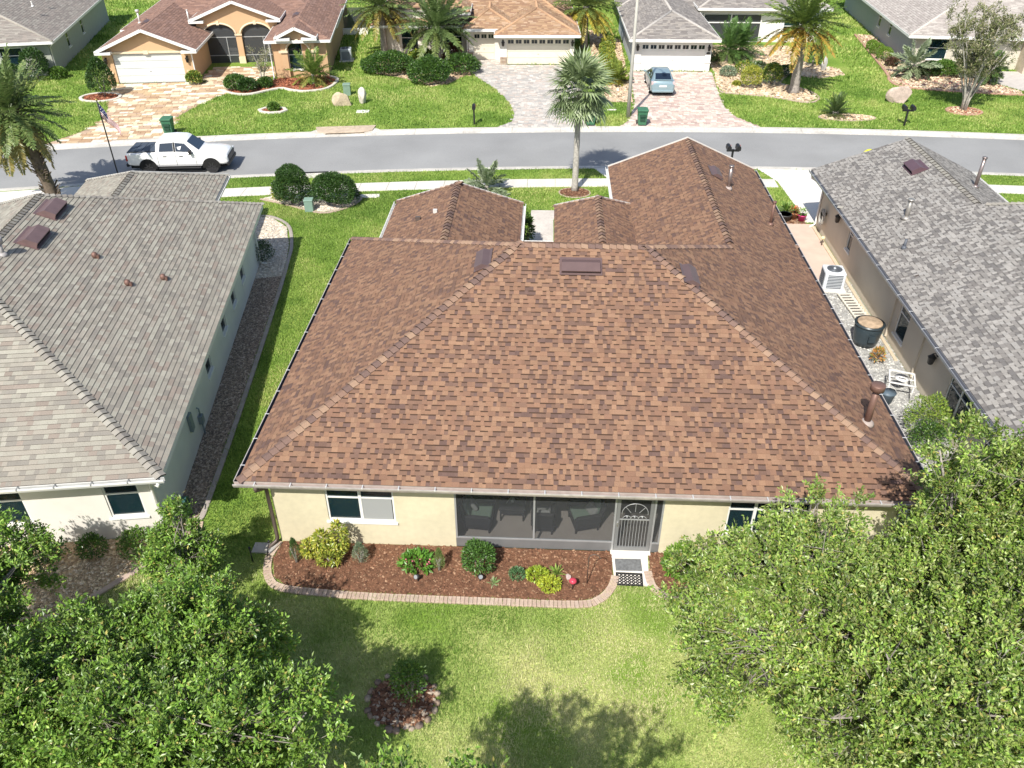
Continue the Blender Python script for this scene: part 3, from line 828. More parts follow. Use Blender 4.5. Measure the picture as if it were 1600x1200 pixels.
# ------------------------------------------------------------------ grey-roofed neighbours on this side of the street
PAL_G = [(0.344, 0.325, 0.271), (0.314, 0.292, 0.245), (0.28, 0.258, 0.217), (0.245, 0.225, 0.194), (0.318, 0.288, 0.241), (0.267, 0.225, 0.189)]
WT_G = ([5, 5, 3, 1.5, 3, 1], [1, 2, 4, 4, 2, 2])
m_greyA = MA('shingle_granules', .92)
AL = R(8.4)
h2 = thing('house', 'white and pale blue stucco house with weathered grey shingle roof beside the side lawn', 'house', (-9.65, 15.12, 0), AL)
L1 = Roof(-12.9, 0, 0, 17.74, EZ, (-6.45, 6.6), (-6.45, 12.3), 5.48)
L2 = Roof(-8.45, -2.13, 15.5, 21.4, EZ - .004, (-5.3, 12.0), (-5.3, 18.3), 4.0)
roof2 = roof_deck(h2, [L1, L2], m_under, m_white)
pcs = lay_shingles([(L1.faces[k], L1.n[k]) for k in ('rear', 'right', 'front', 'left')], [L2], PAL_G, WT_G, rg, 5, W=(.12, .16, .21, .27, .33)) + lay_shingles([(L2.faces[k], L2.n[k]) for k in ('left', 'right', 'front')], [L1], PAL_G, WT_G, rg, 6)
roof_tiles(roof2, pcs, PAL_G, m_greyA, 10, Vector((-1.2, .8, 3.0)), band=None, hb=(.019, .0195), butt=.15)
CAPS_G = [(0.331, 0.313, 0.271), (0.276, 0.258, 0.225), (0.23, 0.212, 0.189), (0.304, 0.281, 0.244)]
for r, ks, o_ in ((L1, ('ridge', 'hip1', 'hip2', 'hip3'), L2), (L2, ('ridge', 'hip2', 'hip3'), L1)):
    for k in ks:
        a, b, fa, fb = r.lines[k]; ridge_caps(roof2, (a, b), r.n[fa], r.n[fb], [o_], CAPS_G, m_greyA, rg, .2 if r is L1 else .26)
GWW = [m_white, M('gutter_white_inside', (.5, .5, .48), .5), M('hanger_grey', (.35, .35, .34), .5, metal=.5)]
gutter(h2, (-12.9, 0), (.08, 0), EZ - .02, (0, -1), GWW, .9, .4)
mb = MB()
for r in (L2,):
    for c, e in ((r.c[2], r.B), (r.c[3], r.B)): mb.bar(c + Vector((0, .02, .02)), e + Vector((0, .02, .02)), .08, .06)
mb.build('drip_edge', m_drip, roof2)
gutter(h2, (-2.13, 17.8), (-2.13, 21.4), EZ - .03, (1, 0), GWW, 1.2, .5)
mb = MB(); wx0, wx1 = -12.4, -.5
wall(mb, (wx0, .55), (wx1, .55), 0, TOP, [(wx1 - wx0 - 1.35, wx1 - wx0 - .42, .8, 2.25), (wx1 - wx0 - 5.2, wx1 - wx0 - 3.4, .8, 2.25)])
mb.build('wall', M('stucco_white', (.74, .70, .64), .9, .05, 1.2, .2, 45), h2)
mb = MB()
wall(mb, (wx1, .552), (wx1, 17.2), 0, TOP, [(6.3, 7.0, .95, 2.2), (9.0, 9.7, .95, 2.2), (11.0, 11.7, .95, 2.2), (13.0, 13.7, .95, 2.2)])
wall(mb, (wx1, 17.2), (-2.6, 17.2), 0, TOP); wall(mb, (-2.6, 17.2), (-2.6, 20.9), 0, TOP); wall(mb, (-2.6, 20.9), (-8, 20.9), 0, TOP); wall(mb, (-8, 20.9), (-8, 17.2), 0, TOP); wall(mb, (-8, 17.2), (wx0, 17.2), 0, TOP); wall(mb, (wx0, 17.2), (wx0, .552), 0, TOP)
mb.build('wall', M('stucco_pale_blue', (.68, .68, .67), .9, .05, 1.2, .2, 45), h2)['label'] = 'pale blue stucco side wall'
window(h2, (wx1 - .885, .55, .8), 0, .93, 1.45, 1, back=m_room); window(h2, (wx1 - 4.3, .55, .8), 0, 1.8, 1.45, 2, back=m_room)
for s in (6.65, 9.35, 11.35, 13.35): window(h2, (wx1, .552 + s, .95), R(90), .7, 1.25, 1, back=m_room)
downspout(h2, (-.1, -.06, EZ - .14), (-.53, .47, 0), m_white, (.3, -.3), .09); downspout(h2, (-.1, 17.6, EZ - .14), (-.42, 17.0, 0), m_white, (.6, .2), .09)
m_ventm = M('vent_mauve', (.20, .13, .125), .4, .08, 4, metal=.3)
def loc_face(r, k, x, y): return on_face(r, k, x, y)
roof_vent(h2, L1.faces['right'], L1.n['right'], loc_face(L1, 'right', -5.55, 11.5), (1.15, .6, .22), m_ventm)
roof_vent(h2, L1.faces['right'], L1.n['right'], loc_face(L1, 'right', -5.4, 9.35), (1.15, .6, .22), m_ventm)
for x, y in ((-3.95, 9.35), (-1.95, 9.3), (-2.75, 8.3)):
    q = loc_face(L1, 'right', x, y); mb = MB(); mb.lathe(q, [(.09, 0), (.1, .1), (.08, .17), (.02, .21)], 10); mb.box(q[0], q[0] + .14, q[1] - .06, q[1] + .06, q[2] - .02, q[2] + .1)
    mb.build('exhaust_hood', m_pipe, h2, smooth=False)
vent_pipe(h2, loc_face(L1, 'right', -6.0, 7.9), .07, .42, M('pipe_dull', (.35, .33, .32), .5, .05), hat=True)
mb = MB(); mb.box(-.499, -.36, 4.9, 5.1, .5, .8); mb.tube([(-.43, 5, .5), (-.43, 5, 0)], .03, 6); mb.tube([(-.43, 5, .8), (-.43, 5, 1.05), (-.49, 5, 1.1)], .025, 6); mb.build('electric_meter', M('meter_grey', (.25, .30, .34), .5, .05, metal=.3), h2)
mb = MB(); mb.box(-.499, -.40, 4.0, 4.25, .9, 1.5); mb.build('meter_box', M('meter_grey', (.25, .30, .34)), h2)

h3 = thing('house', 'beige stucco house with mottled grey shingle roof across the narrow gravel alley', 'house', (0, 0, 0))
Q1 = Roof(12.6, 27.0, 16.9, 33.4, EZ, (19.8, 24.1), (19.8, 26.2), 6.0)
Q2 = Roof(12.602, 20.05, 26.5, 37.9, EZ - .003, (16.38, 26.5), (16.38, 37.2), 4.384)
roof3 = roof_deck(h3, [Q1, Q2], m_under, M('trim_taupe', (.42, .36, .30)))
PAL_R = [(.335, .315, .29), (.29, .272, .25), (.225, .21, .195), (.165, .155, .148), (.31, .295, .275), (.195, .18, .168)]
pcs = lay_shingles([(Q1.faces[k], Q1.n[k]) for k in ('rear', 'front')], [Q2], PAL_R, WT_G, rg, 5) + lay_shingles([(Q1.faces['left'], Q1.n['left'])], [Q2], PAL_R, WT_G, rg, 5, tol=-.012) + lay_shingles([(Q2.faces[k], Q2.n[k]) for k in ('left', 'right')], [Q1], PAL_R, WT_G, rg, 6)
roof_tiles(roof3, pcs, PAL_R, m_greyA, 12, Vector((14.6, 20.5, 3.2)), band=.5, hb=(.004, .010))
for r, ks, o_ in ((Q1, ('hip0', 'hip3', 'ridge'), Q2), (Q2, ('ridge',), Q1)):
    for k in ks:
        a, b, fa, fb = r.lines[k]; ridge_caps(roof3, (a, b), r.n[fa], r.n[fb], [o_], CAPS_G, m_greyA, rg, .21 if r is Q1 else .27, tol=-.05 if (r is Q1 and k == 'hip3') or r is Q2 else .02)
gutter(h3, (12.6, 16.9), (12.6, 37.9), EZ - .02, (-1, 0), [M('gutter_grey', (.34, .35, .37), .35, .08, 3, metal=.35), M('gutter_grey_in', (.20, .21, .24), .5), m_hang], 1.15, .7)
gutter(h3, (20.05, 33.5), (20.05, 37.9), EZ - .02, (1, 0), [m_white, m_white, m_hang], 1.2, .7)
m_beige = M('stucco_beige', (.60, .53, .43), .9, .05, 1.0, .2, 45)
mb = MB(); gx = 13.15
wall(mb, (gx, 37.3), (gx, 17.5), 0, TOP, [(37.3 - 32.95, 37.3 - 32.4, .9, 2.15), (37.3 - 26.5, 37.3 - 25.6, .55, 2.2), (37.3 - 21.9, 37.3 - 20.3, .45, 2.25), (37.3 - 19.2, 37.3 - 17.9, .1, 2.25)])
wall(mb, (gx, 17.5), (26.4, 17.5), 0, TOP); wall(mb, (19.6, 37.3), (gx, 37.3), 0, TOP); wall(mb, (26.4, 17.5), (26.4, 32.8), 0, TOP); wall(mb, (26.4, 32.8), (19.6, 32.8), 0, TOP); wall(mb, (19.6, 32.8), (19.6, 37.3), 0, TOP)
mb.build('wall', m_beige, h3)
for y, w, z, hh, c in ((32.675, .55, .9, 1.25, 1), (26.05, .9, .55, 1.65, 1), (21.1, 1.6, .45, 1.8, 2), (18.55, 1.3, .1, 2.15, 1)):
    window(h3, (gx, y, z), R(-90), w, hh, c, back=m_room)
downspout(h3, (12.55, 37.5, EZ - .14), (13.1, 37.15, 0), m_white, (-.7, -.35), .09)
for y in (24.2, 26.95): MB().box(gx - .07, gx - .003, y - .035, y + .035, .1, TOP - .05).build('downspout', m_beige, h3)
roof_vent(h3, Q2.faces['left'], Q2.n['left'], on_face(Q2, 'left', 15.45, 34.2), (1.0, .6, .2), M('vent_purple', (.15, .09, .105), .4, .06, metal=.3))
m_steel = M('pipe_steel', (.33, .27, .25))
vent_pipe(h3, on_face(Q2, 'right', 18.2, 33.7), .075, 1.25, m_steel)
vent_pipe(h3, on_face(Q1, 'left', 14.25, 30.55), .09, .75, M('pipe_zinc', (.36, .34, .31), .4, .1, metal=.5))
vent_pipe(h3, on_face(Q1, 'left', 13.55, 28.5), .05, .35, M('pipe_dark', (.10, .11, .13), .5), cap=False)
roof_vent(h3, Q1.faces['left'], Q1.n['left'], on_face(Q1, 'left', 18.1, 28.0), (1.0, .6, .2), M('vent_purple', (.15, .09, .105)))
for hx in ((HX0 + .3, HX1 - .3, HY0 + .3, HY1), (2.9, 9.3, 29, 37.2), (-6, -1.4, 29, 32.8), (12.9, 27, 17.2, 37.3)):
    NOGRASS.append([(hx[0], hx[2]), (hx[1], hx[2]), (hx[1], hx[3]), (hx[0], hx[3])])
def lw(x, y, O=(-9.65, 15.12), a=AL): return (O[0] + x * math.cos(a) - y * math.sin(a), O[1] + x * math.sin(a) + y * math.cos(a))
NOGRASS.append([lw(-12.4, .5), lw(-.5, .5), lw(-.5, 17.2), lw(-12.4, 17.2)]); NOGRASS.append([lw(-8, 17), lw(-2.6, 17), lw(-2.6, 21), lw(-8, 21)])

# ------------------------------------------------------------------ houses across the street
def far_roof(parent, roofs, pal, wts, seed, gables=(), exp=.19, trim=None, caps=None, skip=()):
    """roofs: {key: Roof}; gables: keys whose 'rear' end is an open gable towards the street"""
    trim = trim or m_white; mb = MB(); rl = list(roofs.values())
    for k, r in roofs.items():
        for fk, f in r.faces.items():
            if fk == 'rear' and k in gables: continue
            mb.poly([p - Vector((0, 0, .004)) for p in f])
    root = mb.build('roof', m_under, parent)
    rg = random.Random(seed); pcs = []
    for k, r in roofs.items():
        fs = [(f, r.n[fk]) for fk, f in r.faces.items() if not (fk == 'rear' and k in gables) and not (fk == 'front' and k in gables)]
        pcs += lay_shingles(fs, [q for q in rl if q is not r], pal, wts, rg, seed, exp=exp, W=(.2, .28, .38, .5))
    roof_tiles(root, pcs, pal, m_brownA, seed, Vector((0, 0, 0)), nsep=0, band=.7, hb=(.008, .014))
    for k, r in roofs.items():
        mb = MB(); x0, x1, y0, y1 = r.r; z = r.ze
        if k in gables:
            for c in (r.c[0], r.c[1]):
                a = c + Vector((0, -.0, -.06)); b = r.A + Vector((0, 0, -.06)); b.y = a.y = y0 - .03
                mb.bar(a, b, .06, .2)
        else: mb.box(x0, x1, y0 - .06, y0 + .02, z - .19, z + .005)
        mb.box(x0 - .05, x0 + .01, y0 + .021, y1, z - .18, z); mb.box(x1 - .01, x1 + .05, y0 + .021, y1, z - .18, z)
        mb.poly([(x0, y0, z - .17), (x0, y1, z - .17), (x1, y1, z - .17), (x1, y0, z - .17)] if k not in gables else [(x0, y0, z - .17), (x0, y1, z - .17), (x0 + .5, y1, z - .17), (x0 + .5, y0, z - .17)])
        if k in gables:
            for (p, q) in ((x0, x0 + 1.05), (x1 - 1.05, x1)):      # boxed eave returns
                mb.box(p - .03, q + .03, y0 - .06, y0 + .42, z - .22, z - .06)
        mb.build('fascia', trim, parent)
    if caps:
        for k, r in roofs.items():
            for lk in (('ridge',) if k in gables else ('ridge', 'hip0', 'hip1')):
                a, b, fa, fb = r.lines[lk]
                if (b - a).length < .3 or (k, lk) in skip: continue
                mb = MB(); mb.tube([a + Vector((0, 0, -.02)), b + Vector((0, 0, -.02))], .11, 6); mb.build('ridge_cap', M('cap_%d' % seed, caps, .9, .2, 12), root)
    return root
def garage_door(parent, x0, x1, y, h, mat, rows=4, cols=0, lights=0, inset=.12, name='garage_door'):
    """sectional door: one panel per section, a row of small panes on top"""
    mb = MB(); w = x1 - x0
    root = MB().box(x0, x1, y + inset, y + inset + .04, 0, h).build(name, mat, parent)
    hh = h / rows
    for i in range(rows):
        MB().box(x0 + .01, x1 - .01, y + inset - .03, y + inset - .002, i * hh + .012, (i + 1) * hh - .012).build('panel', mat, root, bevel=.008, segs=1)
    n = lights
    for i in range(n):
        cw = w / n; cx = x0 + cw * (i + .5)
        MB().box(cx - cw * .36, cx + cw * .36, y + inset - .036, y + inset - .031, h - hh * .82, h - hh * .26).build('pane', m_pane_far, root)
        MB().box(cx - .012, cx + .012, y + inset - .04, y + inset - .037, h - hh * .82, h - hh * .26).build('muntin', mat, root)
    MB().box((x0 + x1) / 2 - .06, (x0 + x1) / 2 + .06, y + inset - .05, y + inset - .031, hh * 1.55, hh * 1.6).build('door_handle', M('handle_dark', (.1, .1, .1), .4), root)
    return root
def lantern(parent, x, y, z, mat=None):
    mb = MB(); mb.box(x - .06, x + .06, y - .02, y, z, z + .12); mb.tube([(x, y, z + .06), (x, y - .1, z + .12), (x, y - .16, z + .06)], .015, 5)
    mb.lathe((x, y - .16, z - .34), [(.03, 0), (.09, .04), (.12, .28), (.15, .3), (.05, .4), (.01, .45)], 6)
    return mb.build('wall_lantern', mat or M('lantern_black', (.03, .03, .032), .5), parent)

# --- tan house with brown roof
PAL_T = [(0.291, 0.178, 0.136), (0.253, 0.153, 0.118), (0.221, 0.136, 0.108), (0.275, 0.174, 0.14)]
WT_T = ([3, 3, 2, 2], [2, 2, 3, 2])
h4 = thing('house', 'tan stucco house with white trimmed gables, two arched porch openings and brown roof', 'house', (-31.71, 60.44, 0), R(8))
T1 = Roof(-1.0, 6.1, -.5, 9, 2.36, (2.55, -.48), (2.55, 13), 3.8)            # garage wing
T2 = Roof(4.6, 11.5, 4.9, 12, 3.3, (8.05, 4.92), (8.05, 14), 4.62)           # high porch gable
T3 = Roof(-1.0, 15.7, 6.0, 22, 2.5, (6.3, 13.5), (9.4, 13.5), 5.2)           # main body
T4 = Roof(10.9, 15.7, .15, 12, 2.72, (13.3, 2.7), (13.3, 13.0), 3.75)        # window wing
T5 = Roof(11.75, 14.75, -.25, 3, 3.0, (13.25, -.23), (13.25, 4), 3.68)       # little gable over the window
far_roof(h4, dict(a=T1, b=T2, c=T3, d=T4, e=T5), PAL_T, WT_T, 31, gables=('a', 'b', 'e'))
m_tan = M('stucco_tan', (.58, .38, .22), .9, .04, 1.0, .15, 40)
m_tanl = M('stucco_trim', (.72, .60, .43), .9, .04)
mb = MB()
wall(mb, (-.75, 0), (5.55, 0), 0, 2.3, [(.72, 5.62, 0, 2.08)]); mb.poly([(-.75, 0, 2.3), (5.55, 0, 2.3), (5.55, .0, 2.35), (2.5, 0, 3.66), (-.75, 0, 2.35)])
wall(mb, (5.55, 0), (5.55, 6), 0, 2.3); wall(mb, (-.75, 9), (-.75, 0), 0, 2.3)
mb.build('wall', m_tan, h4)
# porch front with two real arches
def arch_wall(parent, x0, x1, z1, y, arches, mat, t=.3, peak=None):
    """wall in plane y with arched openings (a, b, spring, rise), built in strips"""
    mb = MB()
    xs = sorted({x0, x1, *[v for a in arches for v in (a[0], a[1])]})
    pts = []
    for i in range(len(xs) - 1):
        a, b = xs[i], xs[i + 1]; ar = next((q for q in arches if q[0] <= a and b <= q[1]), None)
        top = (lambda x: z1) if peak is None else (lambda x: z1 + (peak[1] - z1) * max(0, 1 - abs(x - peak[0]) / peak[2]))
        n = 14 if ar else 4
        for j in range(n):
            p, q = a + (b - a) * j / n, a + (b - a) * (j + 1) / n
            lo = (lambda x: 0) if not ar else (lambda x: ar[2] + ar[3] * math.sqrt(max(0, 1 - ((2 * x - ar[0] - ar[1]) / (ar[1] - ar[0])) ** 2)))
            mb.poly([(p, y, lo(p)), (q, y, lo(q)), (q, y, top(q)), (p, y, top(p))])
            if ar: mb.poly([(p, y, lo(p)), (p, y + t, lo(p)), (q, y + t, lo(q)), (q, y, lo(q))])
        if ar:
            for x in (a, b): mb.poly([(x, y, 0), (x, y + t, 0), (x, y + t, ar[2]), (x, y, ar[2])])
    o = mb.build('wall', mat, parent)
    for a in arches:
        mb = MB(); pr = [(a[0] - .06, y - .03, a[2] - .02)]
        cx, hw = (a[0] + a[1]) / 2, (a[1] - a[0]) / 2 + .06
        mb.tube([(cx - hw * math.cos(math.pi * i / 16), y - .02, a[2] + (a[3] + .08) * math.sin(math.pi * i / 16)) for i in range(17)], .075, 4)
        mb.box(cx - .11, cx + .11, y - .1, y - .001, a[2] + a[3] - .02, a[2] + a[3] + .24)
        mb.build('arch_trim', m_tanl, parent)
    return o
arch_wall(h4, 5.0, 11.2, 3.28, 5.3, [(5.45, 7.85, 2.15, .75), (8.3, 10.65, 2.15, .75)], m_tan, peak=(8.1, 4.5, 3.3))
mb = MB(); mb.box(7.8, 8.35, 5.22, 5.29, 2.08, 2.2); mb.box(7.82, 8.33, 5.2, 5.29, 0, .5); mb.build('column_trim', m_tanl, h4)
m_scr2 = glass_mat('porch_screen', (.05, .055, .06), .22, .5)
for a, b in ((5.45, 7.85), (8.3, 10.65)):
    MB().poly([(a, 5.5, 0), (b, 5.5, 0), (b, 5.5, 2.95), (a, 5.5, 2.95)]).build('screen', m_scr2, h4)
    mb = MB(); mb.box(a, b, 5.46, 5.49, 1.9, 1.96); mb.box(a, b, 5.46, 5.49, .55, .6); mb.box((a + b) / 2 + .4, (a + b) / 2 + .45, 5.455, 5.492, 0, 1.9); mb.build('screen_frame', M('frame_grey', (.35, .36, .36), .5), h4)
mb = MB(); wall(mb, (4, 8), (12, 8), 0, 3.2); wall(mb, (11.3, .6), (15.3, .6), 0, 2.6, [(1.12, 2.2, .55, 2.45)]); wall(mb, (15.3, .6), (15.3, 21), 0, 2.5); wall(mb, (11.3, 8), (11.3, .6), 0, 2.6); wall(mb, (-.6, 21), (-.6, 9), 0, 2.45)
mb.build('wall', m_tan, h4)
arch_wall(h4, 12.0, 14.5, 2.95, .25, [(12.45, 14.05, 1.95, .62)], m_tan, peak=(13.25, 3.55, 1.25))
window(h4, (12.96 + .02, .6, .55), 0, 1.08, 1.9, 1, back=m_room)
mb = MB(); mb.box(11.85, 12.5, .15, .249, 1.85, 2.0); mb.box(14.0, 14.6, .15, .249, 1.85, 2.0); mb.build('column_trim', m_tanl, h4)
garage_door(h4, -.02, 4.86, 0, 2.06, M('garage_pale', (.62, .64, .62), .45, .06, .8), 4)
mb = MB(); mb.box(-.2, 5.05, -.07, -.002, 2.1, 2.24); mb.box(2.25, 2.6, -.11, -.071, 2.05, 2.3); mb.box(-.82, -.2, -.07, -.001, .72, .84); mb.box(5.06, 5.62, -.07, -.001, .72, .84); mb.build('band_trim', m_tanl, h4)
lantern(h4, -.5, 0, 1.75); lantern(h4, 5.25, 0, 1.75)
for x, y, zt in ((5.62, -.3, 2.3), (11.2, .1, 2.6)): MB().tube([(x, y, zt), (x, y + .25, zt - .35), (x, y + .25, .1), (x, y - .1, .03)], .05, 5).build('downspout', m_white, h4)
vent_pipe(h4, (.6, 6.0, 3.0), .07, .8, m_drip, hat=True); vent_pipe(h4, (4.4, 5.8, 3.05), .06, .85, m_drip)
roof_vent(h4, T1.faces['left'], T1.n['left'], on_face(T1, 'left', 1.75, 3.2), (1.0, .4, .14), M('vent_brown', (.16, .105, .10)))
roof_vent(h4, T4.faces['left'], T4.n['left'], on_face(T4, 'left', 12.6, 5.0), (1.0, .4, .14), M('vent_brown', (.16, .105, .10)))
MB().poly([(15.4, 15, 0), (17.4, 15, 0), (17.4, 15, 2.2), (15.4, 15, 2.2)]).build('screen', m_scr2, h4)
MB().box(15.3, 17.5, 14.6, 14.9, 0, .5).build('porch_plinth', m_white, h4)

# --- grey-green house at the far left edge
h5 = thing('house', 'sage grey stucco house with weathered grey brown roof behind the shaggy palm', 'house', (-37.68, 63.23, 0), R(14))
F1 = Roof(-14, .55, -1.3, 20, 2.55, (-6.6, 4.2), (-6.6, 12), 5.0)
PAL_F = [(0.306, 0.281, 0.246), (0.264, 0.238, 0.212), (0.23, 0.204, 0.183), (0.281, 0.246, 0.217)]
far_roof(h5, dict(a=F1), PAL_F, WT_T, 33, caps=(.34, .31, .27))
m_sage = M('stucco_sage', (.42, .44, .38), .9, .05)
mb = MB(); wall(mb, (-13.5, -.7), (0, -.7), 0, 2.4, [(10.0, 11.6, .8, 2.1)]); mb.build('wall', m_sage, h5)
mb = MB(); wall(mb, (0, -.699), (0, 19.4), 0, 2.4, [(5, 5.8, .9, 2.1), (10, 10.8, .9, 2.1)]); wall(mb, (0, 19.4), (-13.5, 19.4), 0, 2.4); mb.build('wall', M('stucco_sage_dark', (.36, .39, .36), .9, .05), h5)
window(h5, (-2.7, -.7, .8), 0, 1.6, 1.3, 1, back=m_room)
for y in (4.7, 9.7): window(h5, (0, y, .9), R(90), .8, 1.2, 1, back=m_room)
downspout(h5, (.4, -1.2, 2.4), (.06, -.6, 0), m_white, (.3, -.3), .08)
vent_pipe(h5, (-1.8, 4.5, 4.0), .06, .35, m_drip); vent_pipe(h5, (-1.9, 7.2, 4.1), .06, .35, m_drip)

# --- cream house with tan-orange roof
PAL_C = [(0.391, 0.255, 0.157), (0.344, 0.221, 0.133), (0.29, 0.178, 0.114), (0.422, 0.293, 0.198)]
h6 = thing('house', 'cream house with orange tan roof and wide garage behind the two street palms', 'house', (-3.34, 67.23, 0), R(2.5))
C1 = Roof(-.95, 5.7, -.75, 9, 2.36, (2.4, 2.6), (2.4, 9), 3.7)
C2 = Roof(-3.5, 1, .85, 9, 2.48, (-1.4, 2.9), (-1.4, 9), 3.6)
C3 = Roof(-11.0, 5.7, 2.5, 20, 2.4, (-4.5, 9.5), (0, 9.5), 5.2)
C4 = Roof(-6.2, -2.9, 1.6, 9, 3.55, (-4.5, 3.6), (-4.5, 9), 4.3)
far_roof(h6, dict(a=C1, b=C2, c=C3, d=C4), PAL_C, WT_T, 35, caps=(.44, .27, .16))
m_cr = M('stucco_cream_white', (.72, .68, .60), .9, .04)
mb = MB(); wall(mb, (-.55, 0), (5.3, 0), 0, 2.3, [(.55, 5.5, 0, 1.98)]); wall(mb, (-3.1, 1.6), (-.55, 1.6), 0, 2.4, [(.42, 2.1, 0, 2.05)]); wall(mb, (-.55, 1.6), (-.55, 0), 0, 2.3); wall(mb, (5.3, 0), (5.3, 19), 0, 2.3)
wall(mb, (-3.1, 3.4), (-3.1, 1.6), 0, 2.4); wall(mb, (-10.3, 3.4), (-3.1, 3.4), 0, 3.4, [(1.6, 3.0, .35, 2.0), (5.2, 6.6, .5, 2.1)]); wall(mb, (-10.3, 19), (-10.3, 3.4), 0, 2.3)
mb.build('wall', m_cr, h6)
m_cdoor = M('garage_cream', (.72, .66, .54), .5, .04)
garage_door(h6, 0, 4.95, 0, 1.97, m_cdoor, 4, lights=8); garage_door(h6, -2.68, -1.0, 1.6, 2.04, m_cdoor, 4, lights=3)
window(h6, (-8.0, 3.4, .35), 0, 1.4, 1.65, 1); window(h6, (-4.4, 3.4, .5), 0, 1.4, 1.6, 1)
m_stone = MA('ledge_stone', .9, .2, 20, 0, .2, .3, 50)
def stone_foot(parent, x0, x1, y, z1, pal, rg=random.Random(4)):
    z = 0
    root = None
    while z < z1 - .02:
        x = x0
        while x < x1 - .04:
            w = min(rg.choice((.25, .35, .45)), x1 - x); c = rg.choice(pal)
            mb = MB().box(x + .008, x + w - .008, y - rg.uniform(.05, .08), y - .001, z + .006, z + .138)
            me = mb.mesh('stone', m_stone); at = me.attributes.new('col', 'FLOAT_COLOR', 'FACE'); at.data.foreach_set('color', [*c, 1] * len(me.polygons))
            link(bpy.data.objects.new('stone', me), parent); x += w
        z += .145
for x0, x1, y in ((-.54, -.02, 0), (-3.1, -2.72, 1.6), (4.97, 5.3, 0)): stone_foot(h6, x0, x1, y, .58, [(.36, .27, .2), (.42, .34, .26), (.30, .22, .17)])
lantern(h6, -.3, 0, 1.75); lantern(h6, 5.15, 0, 1.75)
downspout(h6, (-3.4, .8, 2.3), (-3.2, 1.5, 0), m_white, (-.2, -.3), .08)

# --- white house with grey roof and white garage
PAL_W = [(0.289, 0.264, 0.242), (0.246, 0.225, 0.208), (0.212, 0.191, 0.178), (0.315, 0.285, 0.255)]
h7 = thing('house', 'white house with mossy grey hip roof and white panelled garage behind the blue car', 'house', (9.5, 65.8, 0), R(.8))
W1 = Roof(-3.45, 3.35, -.85, 14, 2.5, (-.05, 2.6), (-.05, 14), 3.85)
W2 = Roof(3.2, 14.5, 9.2, 24, 2.85, (8.0, 14), (10, 14), 4.9)
W3 = Roof(-3.45, 14.5, 11.0, 26, 2.5, (3, 18), (8, 18), 5.0)
far_roof(h7, dict(a=W1, b=W2, c=W3), PAL_W, WT_T, 37, caps=(.42, .39, .36))
m_wh = M('stucco_bright', (.76, .75, .72), .9, .03)
mb = MB(); wall(mb, (-3.0, 0), (2.9, 0), 0, 2.35, [(.55, 5.45, 0, 2.04)]); wall(mb, (2.9, 0), (2.9, 10), 0, 2.35); wall(mb, (3.3, 10), (14, 10), 0, 2.75, [(.6, 5.5, .02, 2.2), (7.5, 8.9, .3, 2.1)]); mb.build('wall', m_wh, h7)
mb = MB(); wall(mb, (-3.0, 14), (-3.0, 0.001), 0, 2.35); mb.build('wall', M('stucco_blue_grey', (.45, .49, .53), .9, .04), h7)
garage_door(h7, -2.45, 2.45, 0, 2.03, m_white, 4, lights=8)
lantern(h7, -2.75, 0, 1.85); lantern(h7, 2.68, 0, 1.85)
mb = MB(); mb.ell((2.68, -.02, 1.35), (.17, .015, .09), 12, 6); mb.build('number_plaque', M('plaque_dark', (.05, .05, .05), .5), h7)
mb = MB(); mb.box(-3.06, -2.46, -.05, -.001, .62, .68); mb.box(2.47, 2.95, -.05, -.001, .62, .68); mb.build('band_trim', m_white, h7)
for a, b in ((3.9, 6.2), (6.25, 8.8)):
    MB().poly([(a, 9.9, .3), (b, 9.9, .3), (b, 9.9, 2.2), (a, 9.9, 2.2)]).build('screen', m_scr2, h7)
mb = MB()
for x in (3.88, 6.22, 8.8): mb.box(x - .04, x + .04, 9.84, 9.95, 0, 2.3)
mb.box(3.9, 8.8, 9.85, 9.94, 1.55, 1.63); mb.build('screen_frame', m_white, h7)
MB().tube([(-3.5, -.7, 2.35), (-3.15, -.3, 2.1), (-3.12, -.2, .1)], .05, 5).build('downspout', m_white, h7)
window(h7, (11.5, 10, .3), 0, 1.4, 1.8, 1)

# --- grey house on the far right
h8 = thing('house', 'grey stucco house with pale roof behind the many-stemmed tree', 'house', (28.5, 70.2, 0), R(-4))
E1 = Roof(-.7, 16, -2.9, 22, 2.45, (6.5, 4), (6.5, 15), 5.1)
PAL_E = [(0.425, 0.383, 0.348), (0.391, 0.348, 0.319), (0.357, 0.319, 0.289), (0.451, 0.412, 0.374)]
far_roof(h8, dict(a=E1), PAL_E, WT_T, 39, caps=(.5, .46, .42))
mb = MB(); wall(mb, (0, -2.2), (15, -2.2), 0, 2.3, [(1.0, 2.6, .6, 2.1), (4.0, 5.2, 0, 2.1)]); mb.build('wall', M('stucco_warm', (.56, .52, .44), .9, .04), h8)
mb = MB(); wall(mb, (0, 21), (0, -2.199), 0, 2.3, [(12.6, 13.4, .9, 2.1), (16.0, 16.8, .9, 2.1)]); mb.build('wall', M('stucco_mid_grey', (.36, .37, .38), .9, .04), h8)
window(h8, (1.8, -2.2, .6), 0, 1.6, 1.5, 1, back=m_room); window(h8, (4.6, -2.2, 0), 0, 1.2, 2.1, 1, back=m_room, sill=0)
for y in (8.0, 4.6): window(h8, (0, y, .9), R(-90), .8, 1.2, 1, back=m_room)
mb = MB(); mb.box(-.02, .0 - .001, -2.2, 21, 0, .3)
downspout(h8, (-.4, -2.85, 2.3), (.08, -2.26, 0), m_white, (-.3, -.3), .08)
MB().box(8.0, 13.5, -3.6, -2.25, 0, 2.25).build('garage_block', M('stucco_tan2', (.5, .42, .33), .9), h8)
